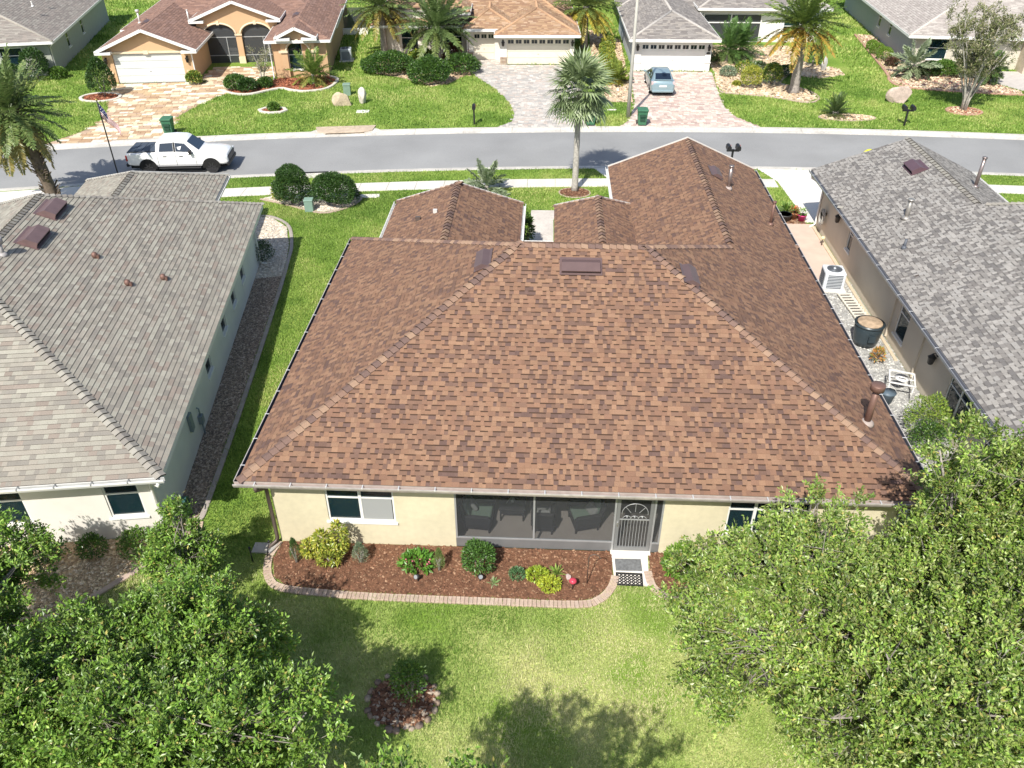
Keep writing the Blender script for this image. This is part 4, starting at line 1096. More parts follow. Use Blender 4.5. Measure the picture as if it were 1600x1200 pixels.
for O, a, x0, x1, y0, y1 in (((-31.71, 60.44), R(8), -.75, 15.3, 0, 21), ((-37.68, 63.23), R(14), -13.5, 0, -.7, 19), ((-3.34, 67.23), R(2.5), -10.3, 5.3, 0, 19), ((9.5, 65.8), R(.8), -3, 14, 0, 24), ((28.5, 70.2), R(-4), 0, 15, -2.2, 21)):
    NOGRASS.append([lw(x, y, O, a) for x, y in ((x0, y0), (x1, y0), (x1, y1), (x0, y1))])

# ------------------------------------------------------------------ beds, edging, gravel, mulch
def flakes(name, outline, n, size, cols, z, mat, flat=.5, seed=0, parent=None, label=None, cat=None):
    """loose chips or pebbles: small tilted pieces scattered over an outline"""
    g = np.random.default_rng(seed); n = int(n * .62); size = (size[0] * 1.12, size[1] * 1.15)
    ox = [p[0] for p in outline]; oy = [p[1] for p in outline]
    x = g.uniform(min(ox), max(ox), n * 3); y = g.uniform(min(oy), max(oy), n * 3); k = in_poly(x, y, outline)
    x, y = x[k][:n], y[k][:n]; n = len(x)
    s = g.uniform(size[0], size[1], n); a = g.uniform(0, 6.28, n); asp = g.uniform(.35, .9, n)
    ca, sa = np.cos(a), np.sin(a)
    def pt(u, v, w): return np.stack([x + (ca * u - sa * v) * s, y + (sa * u + ca * v) * s, z + w * s], 1)
    t = g.uniform(-flat, flat, n); t2 = g.uniform(-flat, flat, n)
    c = [pt(-1, -asp, .1 - t - t2), pt(1, -asp, .1 + t - t2), pt(1, asp, .1 + t + t2), pt(-1, asp, .1 - t + t2), pt(0, 0, .55 + 0 * x)]
    V = np.stack(c, 1).reshape(-1, 3); b = np.arange(n)[:, None] * 5
    F = np.concatenate([b + [0, 1, 4], b + [1, 2, 4], b + [2, 3, 4], b + [3, 0, 4]], 0)
    C = np.array(cols)[g.integers(0, len(cols), n)] * g.uniform(.75, 1.25, (n, 1))
    o = obj_np(name, V, F, mat, np.concatenate([C] * 4, 0), 3, parent)
    return tag(o, label, cat, kind='stuff')
m_chip = MA('bark_chip', .95, .2, 40, 0, .1)
m_peb = MA('pebble', .85, .15, 40, 0, .3)
def bed(name, outline, col, chip_cols, n, size, mat, z=.03, var=.3, seed=0, label=None, flat=.5, smooth=4):
    pts = [tuple(p[:2]) for p in outline]
    NOGRASS.append(pts)
    tag(MB().prism(pts, -.1, z).build(name, M(name + '_%d' % seed, col, .95, var, 5, .8, 30, var2=.25, scale2=22)), kind='structure')
    flakes('mulch' if mat is m_chip else 'gravel', pts, n, size, chip_cols, z, mat, flat, seed, label=label, cat='mulch' if mat is m_chip else 'gravel')
def curbing(name, path, w, h, mat, label, closed=False, n=5, cat='edging'):
    P = smooth_line(path, n, closed); k = len(P); mb = MB()
    prof = [(-w / 2, -.06), (-w / 2, h * .8), (-w / 4, h), (w / 4, h), (w / 2, h * .8), (w / 2, -.06)]
    for i in range(k):
        d = (P[(i + 1) % k] - P[i - 1]) if closed else (P[min(i + 1, k - 1)] - P[max(i - 1, 0)])
        d.z = 0; d.normalize(); q = Vector((-d.y, d.x, 0))
        for a, b in prof: mb.v.append(tuple(P[i] + q * a + Vector((0, 0, b))))
    m = len(prof)
    for i in range(k if closed else k - 1):
        for j in range(m - 1):
            a = i * m + j; b = ((i + 1) % k) * m + j; mb.f.append((a, a + 1, b + 1, b)); mb.m.append(0)
    if not closed: mb.f.append(tuple(range(m))); mb.m.append(0); mb.f.append(tuple(range((k - 1) * m + m - 1, (k - 1) * m - 1, -1))); mb.m.append(0)
    return tag(mb.build(name, mat), label, cat)
def brick_edging(path, label, bw=.105, bl=.215):
    root = thing('brick_edging', label, 'edging')
    P = smooth_line(path, 12); cols = [(.46, .345, .275), (.48, .365, .29), (.44, .325, .26), (.50, .39, .315), (.45, .35, .285)]
    rg = random.Random(5); mesh = []
    for c in cols:
        b = .008; x, y, z = bw / 2 - .002, bl / 2, .055
        mb = MB(); mb.v = [(-x, -y, -.05), (x, -y, -.05), (x, y, -.05), (-x, y, -.05), (-x, -y, z - b), (x, -y, z - b), (x, y, z - b), (-x, y, z - b), (-x + b, -y + b, z), (x - b, -y + b, z), (x - b, y - b, z), (-x + b, y - b, z)]
        mb.f = [(8, 9, 10, 11)] + [(i, (i + 1) % 4, 4 + (i + 1) % 4, 4 + i) for i in range(4)] + [(4 + i, 4 + (i + 1) % 4, 8 + (i + 1) % 4, 8 + i) for i in range(4)]; mb.m = [0] * 9
        mesh.append(mb.mesh('brick', M('brick_%d' % len(mesh), c, .9, .15, 9, .3, 60)))
    acc = 0; nxt = 0
    for i in range(len(P) - 1):
        d = P[i + 1] - P[i]; L = d.length
        while nxt <= acc + L:
            p = P[i] + d * ((nxt - acc) / L); o = bpy.data.objects.new('brick', rg.choice(mesh)); link(o, root)
            o.location = (p.x, p.y, rg.uniform(-.006, .006)); o.rotation_euler = (rg.uniform(-.03, .03), rg.uniform(-.03, .03), math.atan2(d.y, d.x) + rg.uniform(-.04, .04)); nxt += bw + .003
        acc += L
    return root
MULCH = [(.20, .10, .06), (.16, .08, .05), (.23, .12, .075), (.13, .066, .043), (.31, .19, .12)]
bed('mulch_bed', [(-7.0, 15.47), (-7.1, 14.8), (-6.9, 14.2), (-6.5, 13.92), (-5.2, 13.8), (-3.9, 13.75), (-1.2, 13.73), (1.0, 13.73), (1.55, 13.88), (1.85, 14.22), (2.02, 14.6), (2.04, 15.47)], (.155, .075, .042), MULCH, 9000, (.012, .034), m_chip, seed=41, label='reddish brown bark mulch in the bed under the back wall')
bed('mulch_bed', [(3.04, 15.47), (3.02, 14.7), (3.15, 14.3), (3.5, 14.02), (4.0, 13.9), (6, 13.75), (9.2, 13.7), (9.35, 15.47)], (.155, .075, .042), MULCH, 5000, (.016, .045), m_chip, seed=42, label='brown bark mulch right of the porch door')
brick_edging([(-7.12, 15.4), (-7.22, 14.8), (-7.02, 14.15), (-6.55, 13.82), (-5.2, 13.69), (-3.9, 13.64), (-1.2, 13.62), (1.0, 13.62), (1.6, 13.78), (1.95, 14.18), (2.1, 14.62)], 'pinkish brick edging curving round the mulch bed under the back windows')
brick_edging([(2.96, 14.75), (3.06, 14.25), (3.45, 13.93), (4.0, 13.79), (6, 13.64), (9.2, 13.6)], 'pinkish brick edging right of the porch doormat, running under the tree')
GRAVEL_T = [(.62, .48, .32), (.52, .38, .24), (.70, .58, .43), (.40, .28, .17), (.66, .52, .34)]
GRAVEL_D = [(.33, .25, .19), (.24, .18, .14), (.42, .33, .25), (.50, .41, .33), (.18, .14, .11)]
GRAVEL_L = [(.62, .56, .47), (.70, .64, .55), (.52, .46, .38), (.58, .48, .37)]
GRAVEL_G = [(.50, .49, .46), (.40, .39, .37), (.58, .57, .53), (.32, .32, .31)]
strip_in = [lw(-.5, 1.0), lw(-.5, 15.6)]
bed('gravel_strip', [lw(-.5, .9), (-9.72, 16.3), (-9.72, 16.8), (-10.16, 21.03), (-11.08, 28.79), (-11.35, 30.9), lw(-.5, 15.7)], (.24, .185, .145), GRAVEL_D, 14000, (.02, .042), m_peb, seed=43, label='brown river pebbles along the pale blue side wall', flat=.3)
bed('gravel_bed', [lw(-.5, 15.7), (-11.35, 30.9), (-11.6, 32.6), (-11.85, 33.9), (-12.5, 35.9), (-13.5, 36.95), (-14.5, 37.1), lw(-2.6, 20.9), lw(-2.6, 17.2), lw(-.5, 17.2)], (.5, .44, .36), GRAVEL_L, 7000, (.025, .05), m_peb, seed=44, label='cream pebbles in the rounded bed by the grey roof corner', flat=.3)
m_curb_g = M('curb_grey', (.38, .33, .30), .9, .12, 3, .2, 50); m_curb_p = M('curb_pink', (.46, .35, .29), .9, .12, 3, .2, 50); m_curb_w = M('curb_white', (.60, .56, .49), .9, .1, 3, .2, 50); m_curb_r = M('curb_red', (.44, .26, .19), .9, .12, 3, .2, 50)
curbing('bed_edging', [(-9.62, 16.2), (-9.62, 16.8), (-10.06, 21.03), (-10.98, 28.79), (-11.5, 32.6), (-11.75, 34.0), (-12.42, 36.0), (-13.5, 37.06), (-14.6, 37.2)], .16, .06, m_curb_g, 'long grey kerb edging the pebble strip of the white house')
MB_ = MB().box(-.5, .5, -.25, .25, 0, .06); tag(MB_.build('paving_stone', M('stone_tan', (.5, .38, .28), .9, .1), None, (-9.9, 15.75, .0), R(12), bevel=.01), 'tan paving stone at the end of the pebble strip', 'paving stone')
bed('gravel_bed', [lw(-12, .5), lw(-.3, .5), (-10.28, 15.3), (-10.5, 14.53), (-10.95, 14.0), (-11.5, 13.35), (-12.3, 12.7), (-14, 12.1), (-17, 11.7), (-21, 11.4), lw(-12, -1)], (.44, .32, .20), GRAVEL_T, 12000, (.022, .05), m_peb, seed=45, label='tan gravel in the bed under the white back wall', flat=.3)
curbing('bed_edging', [(-10.2, 15.4), (-10.42, 14.5), (-10.87, 13.92), (-11.42, 13.27), (-12.22, 12.6), (-14, 12.0), (-17, 11.6), (-21, 11.3)], .17, .07, m_curb_p, 'pinkish kerb curving round the tan gravel under the white wall')
FB = [(-14.75, 39.35), (-14.3, 39.75), (-13, 39.95), (-11, 40.2), (-9.95, 40.2), (-9.65, 39.6), (-9.9, 38.75), (-10.6, 38.0), (-11.3, 37.78), (-12.2, 38.2), (-13.5, 38.85)]
bed('gravel_bed', FB, (.56, .48, .38), GRAVEL_L, 4000, (.03, .055), m_peb, seed=46, label='cream pebbles under the two clipped bushes by the sidewalk', flat=.3)
curbing('bed_edging', [(-9.95, 40.2), (-9.6, 39.6), (-9.85, 38.7), (-10.55, 37.93), (-11.3, 37.7), (-12.25, 38.12), (-13.55, 38.78), (-14.8, 39.3)], .14, .06, m_curb_p, 'tan kerb round the pebble bed of the two clipped bushes')
ring = lambda cx, cy, rx, ry_, n=18, ph=0: [(cx + rx * math.cos(6.2832 * i / n + ph), cy + ry_ * math.sin(6.2832 * i / n + ph)) for i in range(n)]
bed('mulch_ring', ring(1.53, 40.9, .78, .62), (.12, .06, .04), MULCH, 900, (.025, .055), m_chip, seed=47, label='dark mulch ring at the foot of the tall fan palm')
curbing('ring_edging', ring(1.53, 40.9, .82, .66, 10), .08, .04, m_curb_p, 'thin tan edging of the mulch ring at the tall fan palm', True, 3)
bed('mulch_ring', [(x + RNG.uniform(-.05, .05), y + RNG.uniform(-.05, .05)) for x, y in ring(-2.95, 10.72, .74, .68)], (.11, .065, .045), MULCH + [(.4, .33, .26)], 1500, (.02, .06), m_chip, seed=48, label='dark bark and stones in the round tree bed on the back lawn')
t = thing('stone_ring', 'ring of rough brown stones round the small shrub on the back lawn', 'stone ring')
for i in range(20):
    a = 6.2832 * i / 20 + RNG.uniform(-.08, .08); mb = MB(); mb.ell((0, 0, .03), (RNG.uniform(.08, .13), RNG.uniform(.06, .1), RNG.uniform(.05, .08)), 7, 4, jit=.12, rng=RNG)
    mb.build('stone', M('ring_stone_%d' % (i % 3), [(.26, .19, .14), (.36, .29, .22), (.2, .15, .12)][i % 3], .9, .2, 9), t, (-2.95 + .8 * math.cos(a), 10.72 + .74 * math.sin(a), 0), a + 1.57)
RED = [(.34, .12, .065), (.28, .10, .055), (.40, .17, .10), (.22, .08, .05)]
bed('mulch_bed', [(-23.2, 58.75), (-22.3, 58.2), (-21.2, 58.2), (-20.2, 59.15), (-19.4, 59.75), (-18.5, 59.3), (-17.5, 59.05), (-16.4, 59.6), (-15.95, 60.6), (-15.95, 62.1), (-16.6, 62.9), (-20.3, 62.35), (-20.9, 61.4), (-22.1, 59.9)], (.30, .115, .065), RED, 2500, (.05, .1), m_chip, seed=49, label='rust red mulch in front of the tan house')
curbing('bed_edging', [(-23.5, 58.9), (-22.3, 58.08), (-21.2, 58.08), (-20.2, 59.05), (-19.4, 59.65), (-18.5, 59.2), (-17.5, 58.95), (-16.3, 59.5), (-15.83, 60.6), (-15.83, 62.2), (-16.5, 63.0)], .24, .12, m_curb_w, 'wavy white kerb round the rust red mulch of the tan house')
bed('mulch_ring', ring(-18.5, 54.4, .8, .55), (.24, .12, .08), RED, 500, (.04, .08), m_chip, seed=50, label='mulch inside the small white kerb ring on the tan house lawn')
curbing('ring_edging', ring(-18.5, 54.4, .9, .62, 8), .26, .12, m_curb_w, 'small white octagonal kerb ring on the lawn of the tan house', True, 1)
bed('mulch_bed', ring(-31.4, 57.0, 1.3, 1.0), (.25, .11, .07), RED, 700, (.04, .08), m_chip, seed=51, label='red mulch under the cone shrub by the tan garage')
curbing('ring_edging', ring(-31.5, 56.9, 1.35, 1.05, 10), .22, .1, m_curb_w, 'white kerb round the cone shrub by the tan garage', True, 3)
bed('gravel_bed', [(-13.2, 70.4), (-13.9, 66), (-13.2, 64), (-11.5, 63.2), (-9.9, 62), (-8.6, 60.7), (-7.5, 61.3), (-6.4, 63.7), (-5.9, 63.8), (-6.3, 66.5), (-6.45, 69.8)], (.42, .30, .20), GRAVEL_T, 3500, (.05, .1), m_peb, seed=52, label='tan gravel bed under the shrubs of the cream house')
bed('gravel_bed', [(3.7, 57.4), (5.9, 57.4), (6.05, 66), (6.2, 76), (3.6, 80), (3.4, 66)], (.55, .42, .29), GRAVEL_T, 2500, (.05, .1), m_peb, seed=53, label='tan gravel strip beside the pink paver drive')
bed('gravel_bed', [(12.75, 65.4), (12.35, 61.6), (12.65, 60), (15.6, 59.2), (17.9, 57.9), (18.9, 58.9), (18.7, 60.6), (17.2, 62.8), (18.3, 65.0), (20.5, 64.2), (22.6, 65.2), (22.7, 66.8), (20.5, 69), (20.5, 74.5), (13, 74.5)], (.60, .48, .34), GRAVEL_T, 6000, (.05, .1), m_peb, seed=54, label='pale tan gravel round the palms of the white house')
curbing('bed_edging', [(12.35, 60.6), (12.75, 59.9), (15.6, 59.1), (17.9, 57.8), (19.0, 58.9), (18.8, 60.6), (17.9, 62.0)], .14, .07, m_curb_p, 'pinkish kerb round the tan gravel below the orange tinged palm')
bed('gravel_bed', ring(19.7, 54.55, 1.75, .62), (.60, .48, .34), GRAVEL_T, 900, (.05, .1), m_peb, seed=55, label='tan gravel oval under the sago palm by the kerb')
curbing('ring_edging', ring(19.7, 54.55, 1.82, .68, 14), .1, .06, m_curb_p, 'pink kerb round the gravel oval of the sago palm', True, 3)
bed('gravel_bed', [(27.7, 79), (26.2, 66.4), (25.6, 63.5), (26.3, 62.0), (29.5, 61.0), (33.7, 60.4), (34.0, 61.2), (31.6, 66), (31.5, 67.6), (28.4, 67.8), (28.5, 72), (29, 79)], (.58, .46, .34), GRAVEL_T + [(.3, .14, .12)], 5000, (.05, .1), m_peb, seed=56, label='tan gravel bed along the grey house on the far side')
curbing('bed_edging', [(27.5, 79), (26.05, 66.4), (25.45, 63.5), (26.2, 61.85), (29.5, 60.85), (33.8, 60.2)], .2, .1, m_curb_r, 'reddish kerb along the gravel bed of the grey far house')
bed('gravel_ring', ring(27.95, 56.3, 1.05, .8), (.5, .32, .24), GRAVEL_T + RED, 700, (.05, .09), m_peb, seed=57, label='pinkish gravel ring at the foot of the many-stemmed tree')
curbing('ring_edging', ring(27.95, 56.3, 1.12, .88, 12), .16, .08, m_curb_r, 'reddish kerb ring at the foot of the many-stemmed tree', True, 3)
bed('alley_gravel', [(9.3, 15.4), (9.3, 31.55), (13.12, 31.55), (13.12, 17.4), (12.2, 16.3)], (.36, .355, .34), GRAVEL_G, 16000, (.02, .045), m_peb, seed=58, label='grey white gravel on the alley floor between the houses', flat=.35)
bed('soil_bed', [(10.6, 37.4), (12.75, 37.4), (12.75, 38.9), (11.5, 39.0), (10.6, 38.4)], (.28, .19, .13), MULCH, 800, (.03, .06), m_chip, seed=59, label='brown soil patch by the flower pots')
curbing('bed_edging', [(12.98, 37.0), (12.98, 31), (12.98, 25.3)], .12, .1, M('curb_tan', (.6, .5, .36), .9, .08), 'pale tan kerb along the foot of the beige alley wall')
curbing('ring_edging', ring(-6.6, 30.9, .75, 1.3, 12), .2, .08, m_curb_p, 'brown curved kerb beside the left front wing of the brown roof', True, 3)

# ------------------------------------------------------------------ lawn blades
def grass(name, box, dens, L, W, label, seed, pal=None, dry=False):
    g = np.random.default_rng(seed); x0, x1, y0, y1 = box; n = int((x1 - x0) * (y1 - y0) * dens)
    x = g.uniform(x0, x1, n); y = g.uniform(y0, y1, n); k = np.ones(n, bool)
    for p in NOGRASS:
        px = [q[0] for q in p]; py = [q[1] for q in p]
        if max(px) < x0 or min(px) > x1 or max(py) < y0 or min(py) > y1: continue
        k &= ~in_poly(x, y, p)
    x, y = x[k], y[k]; n = len(x)
    big = vnoise(x * .45, y * .45, seed) * .6 + vnoise(x * 1.6, y * 1.6, seed + 1) * .4
    l = g.uniform(.6, 1.2, n) * L * (.8 + .4 * vnoise(x * 1.1, y * 1.1, seed + 2)); a = g.uniform(0, 6.283, n); lean = g.uniform(.1, .9, n)
    dx, dy = np.cos(a), np.sin(a); w = W * g.uniform(.7, 1.3, n)
    b0 = np.stack([x - dy * w, y + dx * w, np.zeros(n)], 1); b1 = np.stack([x + dy * w, y - dx * w, np.zeros(n)], 1)
    tip = np.stack([x + dx * l * lean, y + dy * l * lean, l * np.sqrt(np.maximum(.15, 1 - lean ** 2))], 1)
    V = np.stack([b0, b1, tip], 1).reshape(-1, 3); F = np.arange(n * 3).reshape(-1, 3)
    c0, c1, c2 = [np.array(c) for c in (pal or ((.13, .23, .04), (.26, .385, .08), (.44, .48, .16)))]
    t = np.clip(big * 1.8 - .4 + g.normal(0, .18, n), 0, 1)[:, None]
    C = np.where(t < .5, c0 + (c1 - c0) * t * 2, c1 + (c2 - c1) * (t * 2 - 1)) * g.uniform(.75, 1.25, (n, 1))
    tag(obj_np(name, V, F, MA('grass_blade', .7, 0, 1, .25, .25), C, 3), label, 'grass', kind='stuff')
DRYP = ((.18, .30, .05), (.35, .455, .125), (.62, .60, .31))
grass('grass', (-12.5, 12.5, 7.6, 15.6), 1500, .085, .009, 'pale dry turf of the back lawn', 71, DRYP)
grass('grass', (-13.5, -7.0, 15.5, 40.5), 700, .10, .013, 'bright green turf of the side lawn between the houses', 72)
grass('grass', (-26, 13.5, 37.0, 45.2), 330, .11, .018, 'green turf of the strips by the near sidewalk', 73)
grass('grass', (13.5, 32, 40, 45.2), 260, .11, .018, 'green turf of the verge beside the white driveway', 76)
grass('grass', (-46, 40, 46, 64), 130, .14, .03, 'sunlit turf of the front lawns across the street', 74)
grass('grass', (-60, 50, 64, 100), 28, .2, .06, 'far lawn turf between the houses across the street', 75)

# ------------------------------------------------------------------ plants
m_leaf = MA('leaf', .38, .0, 1, .16, .5)
m_leafp = MA('palm_leaf', .4, .0, 1, .15, .5)
m_bark = M('bark_grey', (.30, .27, .24), .95, .3, 8, .6, 30)
m_bark_pale = M('bark_pale', (.42, .39, .35), .95, .25, 8, .5, 30)
m_bark_dark = M('bark_dark', (.14, .105, .08), .95, .3, 8, .7, 30)

def norm(a): return a / np.maximum(np.linalg.norm(a, axis=1, keepdims=True), 1e-9)
def leaf_arrays(pos, axis, nrm, L, W, fold=.15):
    """diamond leaves: base, edge, tip, edge"""
    axis = norm(axis); side = norm(np.cross(axis, nrm)); up = np.cross(side, axis)
    L = np.asarray(L).reshape(-1, 1); W = np.asarray(W).reshape(-1, 1)
    v = np.stack([pos, pos + axis * L * .45 + side * W / 2 + up * W * fold, pos + axis * L, pos + axis * L * .45 - side * W / 2 + up * W * fold], 1).reshape(-1, 3)
    return v, np.arange(len(pos) * 4).reshape(-1, 4)
def pick(cols, n, g, jit=.25):
    return np.array(cols)[g.integers(0, len(cols), n)] * g.uniform(1 - jit, 1 + jit, (n, 1))
GREEN = [(.085, .175, .025), (.11, .21, .03), (.06, .135, .02), (.15, .24, .045)]
DKGREEN = [(.035, .085, .018), (.05, .11, .02), (.028, .07, .016), (.07, .135, .03)]
YELLOW = [(.40, .40, .05), (.30, .34, .05), (.46, .44, .09), (.20, .27, .04)]
GREYG = [(.24, .30, .19), (.18, .25, .15), (.30, .35, .24)]

def shrub(name, label, cat, loc, rad, n, leaf, cols, seed, group=None, lumps=.12, spread=.35, stems=True, shape=None, upward=.3):
    """bush: leaves through a lumpy ellipsoid shell, on a short branching stem"""
    g = np.random.default_rng(seed); root = thing(name, label, cat, loc, 0, group)
    d = norm(g.normal(size=(n, 3))); d[:, 2] = np.where(d[:, 2] < -.55, -d[:, 2], d[:, 2])
    lump = 1 + lumps * 2 * (vnoise(d[:, 0] * 2.2 + d[:, 2] * 1.7 + seed, d[:, 1] * 2.2 - d[:, 2], seed) - .5)
    r = (1 - spread * g.random(n) ** 1.8) * lump
    rx = np.array(rad)
    p = d * rx * r[:, None]
    if shape == 'cone': p[:, :2] *= np.clip(1.15 - .75 * (p[:, 2:] / rad[2] + 1) / 2, .1, 1.2)
    if shape == 'column': p[:, :2] *= np.clip(1.2 - .55 * ((p[:, 2:] / rad[2] + 1) / 2) ** 2, .1, 1.2)
    p[:, 2] += rad[2] * .97
    k = p[:, 2] > .03; p = p[k]; d = d[k]
    ax = d + g.normal(0, .7, d.shape) + np.array([0, 0, upward]); nr = d + g.normal(0, .5, d.shape) + np.array([0, 0, .4])
    v, f = leaf_arrays(p, ax, nr, g.uniform(.7, 1.3, len(p)) * leaf[0], g.uniform(.7, 1.3, len(p)) * leaf[1])
    obj_np('foliage', v, f, m_leaf, pick(cols, len(p), g), parent=root)
    if stems:
        mb = MB(); rg = random.Random(seed)
        for i in range(5):
            a = rg.uniform(0, 6.28); q = rg.uniform(.3, .65)
            mb.tube([(0, 0, -.05), (rad[0] * .2 * math.cos(a), rad[1] * .2 * math.sin(a), rad[2] * .5), (rad[0] * q * math.cos(a), rad[1] * q * math.sin(a), rad[2] * 1.3)], [.035, .025, .008], 5)
        mb.build('stem', m_bark, root)
    return root

def tuft(name, label, cat, loc, n, L, W, cols, seed, el=(30, 85), droop=.6, group=None):
    """rosette of strap leaves, each a bent three-piece blade"""
    g = np.random.default_rng(seed); root = thing(name, label, cat, loc, 0, group)
    a = g.uniform(0, 6.283, n); e = np.radians(g.uniform(*el, n)); l = L * g.uniform(.7, 1.15, n)
    V = []; h = np.stack([np.cos(a), np.sin(a), 0 * a], 1); s = np.stack([-np.sin(a), np.cos(a), 0 * a], 1)
    for i, t in enumerate((0, .4, .75, 1)):
        ang = e - droop * t * t; q = h * (np.cos(e) * l * t)[:, None] + np.array([0, 0, 1]) * ((np.sin(e) * l * t) - droop * l * .45 * t * t)[:, None]
        w = W * (.6, 1, .75, .05)[i]; V += [q - s * w / 2, q + s * w / 2]
    V = np.stack(V, 1).reshape(-1, 3); b = np.arange(n)[:, None] * 8
    F = np.concatenate([b + [0, 1, 3, 2], b + [2, 3, 5, 4], b + [4, 5, 7, 6]], 0); C = pick(cols, n, g)
    obj_np('foliage', V, F, m_leafp, np.concatenate([C] * 3, 0), parent=root)
    return root

# --- palms
FR = {}
def frond_mesh(kind, L, droop, cols, seed, leaflet=.42, lw_=.05, pairs=34, key=None):
    """feather frond along +x: arching rib with paired leaflets"""
    k = key or (kind, L, droop, seed)
    if k in FR: return FR[k]
    g = np.random.default_rng(seed); m = pairs
    t = np.linspace(.12, 1, m); x = L * (t - .12 * droop * t * t); z = L * (.10 * t - .42 * droop * t * t)
    tx = np.gradient(x, t); tz = np.gradient(z, t); tan = norm(np.stack([tx, 0 * tx, tz], 1)); P = np.stack([x, 0 * x, z], 1)
    pos, ax, ln = [], [], []
    for s in (-1, 1):
        ll = leaflet * np.sin(np.clip(t, .1, .97) * np.pi) ** .55 * g.uniform(.85, 1.1, m)
        a = tan * .65 + np.array([0, s, 0]) * g.uniform(.7, 1.0, (m, 1)) + np.array([0, 0, 1]) * g.uniform(-.35 - .2 * droop, .3, (m, 1))
        pos.append(P); ax.append(a); ln.append(ll)
    pos = np.concatenate(pos); ax = np.concatenate(ax); ln = np.concatenate(ln)
    v, f = leaf_arrays(pos, ax, np.tile([0, 0, 1.], (len(pos), 1)), ln, lw_, .2)
    C = pick(cols, len(pos), g, .2)
    # rib as a thin ribbon
    rb = []; rf = []
    for i in range(m):
        w = .03 * (1 - .8 * t[i]); rb += [P[i] + [0, -w, 0], P[i] + [0, w, 0]]
    rb = [np.array([0, -.04, 0]), np.array([0, .04, 0])] + rb
    n0 = len(v); rf = [[n0 + 2 * i, n0 + 2 * i + 1, n0 + 2 * i + 3, n0 + 2 * i + 2] for i in range(m)]
    V = np.concatenate([v, np.array(rb)]); F = np.concatenate([f, np.array(rf)]); C = np.concatenate([C, np.tile(np.array(cols[0]) * 1.2, (m, 1))])
    FR[k] = np_mesh('frond', V, F, m_leafp, C); return FR[k]
def fan_mesh(L, cols, seed, seg=22):
    """fan leaf along +x: stalk and a pleated fan of pointed segments with drooping tips"""
    k = ('fan', L, seed)
    if k in FR: return FR[k]
    g = np.random.default_rng(seed); st = L * .48
    V = [(0, -.02, 0), (0, .02, 0), (st, .015, .03), (st, -.015, .03)]; F = [(0, 1, 2, 3)]; C = [cols[0]]
    for i in range(seg):
        a = R(-115 + 230 * i / (seg - 1)) + g.uniform(-.04, .04); r = L * .62 * g.uniform(.85, 1.1) * (1 - .25 * abs(a) / 2)
        c, s = math.cos(a), math.sin(a); w = .045; n = len(V); dz = -.16 * r * g.uniform(.5, 2.0)
        V += [(st, 0, .03), (st + c * r * .55 - s * w, s * r * .55 + c * w, .05), (st + c * r, s * r, .03 + dz), (st + c * r * .55 + s * w, s * r * .55 - c * w, .02)]
        F.append((n, n + 1, n + 2, n + 3)); C.append(cols[g.integers(0, len(cols))])
    FR[k] = np_mesh('frond', V, F, m_leafp, C); return FR[k]
def palm(name, label, loc, top, r0, r1, fronds, kind='feather', L=2.6, cols=None, old=None, seed=1, tuft_z=0, bark=None, boots=False, group=None, lean=(0, 0), el=(78, -50), trunk=True, leaflet=.46, lw_=.10, pairs=36):
    root = thing(name, label, 'palm', loc, 0, group); rg = random.Random(seed); g = np.random.default_rng(seed)
    cols = cols or [(.10, .17, .045), (.14, .21, .05), (.075, .135, .035)]; old = old or [(.34, .26, .06), (.26, .22, .06), (.20, .20, .05)]
    if trunk:
        mb = MB(); n = 14; path = []; rad = []
        for i in range(n + 1):
            t = i / n; path.append((lean[0] * t * t, lean[1] * t * t, top * t - .05)); rad.append((r0 * 1.35 if i == 0 else r0 + (r1 - r0) * t) * rg.uniform(.95, 1.06))
        mb.tube(path, rad, 10); mb.build('trunk', bark or m_bark, root)
        if boots:
            bm = MB()
            for i in range(150):
                t = rg.uniform(.1, 1.0); a = rg.uniform(0, 6.28); rr = (r0 + (r1 - r0) * t); p = Vector((lean[0] * t * t + rr * .85 * math.cos(a), lean[1] * t * t + rr * .85 * math.sin(a), top * t)); d = Vector((math.cos(a), math.sin(a), 1.1))
                bm.bar(p, p + d * rg.uniform(.12, .24), .1, .035)
            tag(bm.build('leaf_bases', m_bark_dark, root), kind='stuff')
    for i in range(fronds):
        u = (i + .5) / fronds; a = i * 2.39996 + rg.uniform(-.2, .2); e = el[0] + (el[1] - el[0]) * u ** .85 + rg.uniform(-8, 8)
        if kind == 'fan': me = fan_mesh(L, cols if u < .85 else cols + old[-1:], seed * 10 + i % 5)
        else:
            v = 0 if u < .3 else 1 if u < .7 else 2
            me = frond_mesh(kind, L, (.25, .65, 1.0)[v], (cols, cols, old)[v], seed * 10 + v * 3 + i % 3, leaflet, lw_, pairs, key=(name, seed, v, i % 3))
        o = bpy.data.objects.new('frond', me); link(o, root, (lean[0] + .06 * math.cos(a), lean[1] + .06 * math.sin(a), top - .02 - .22 * u * (1 if trunk else .2)))
        o.rotation_euler = (rg.uniform(-.3, .3), -R(e), a); s = rg.uniform(.85, 1.1); o.scale = (s, s, s)
    return root
PCOL = [(.13, .19, .06), (.17, .24, .07), (.10, .155, .045), (.21, .26, .09)]
palm('palm_tree', 'tall slender fan palm standing on the front lawn between sidewalk and brown roof', (1.54, 41.2, 0), 5.35, .17, .13, 50, 'fan', 1.8, [(.19, .25, .11), (.25, .32, .15), (.14, .19, .085), (.32, .38, .21)], seed=3, bark=m_bark_pale, el=(84, -52))
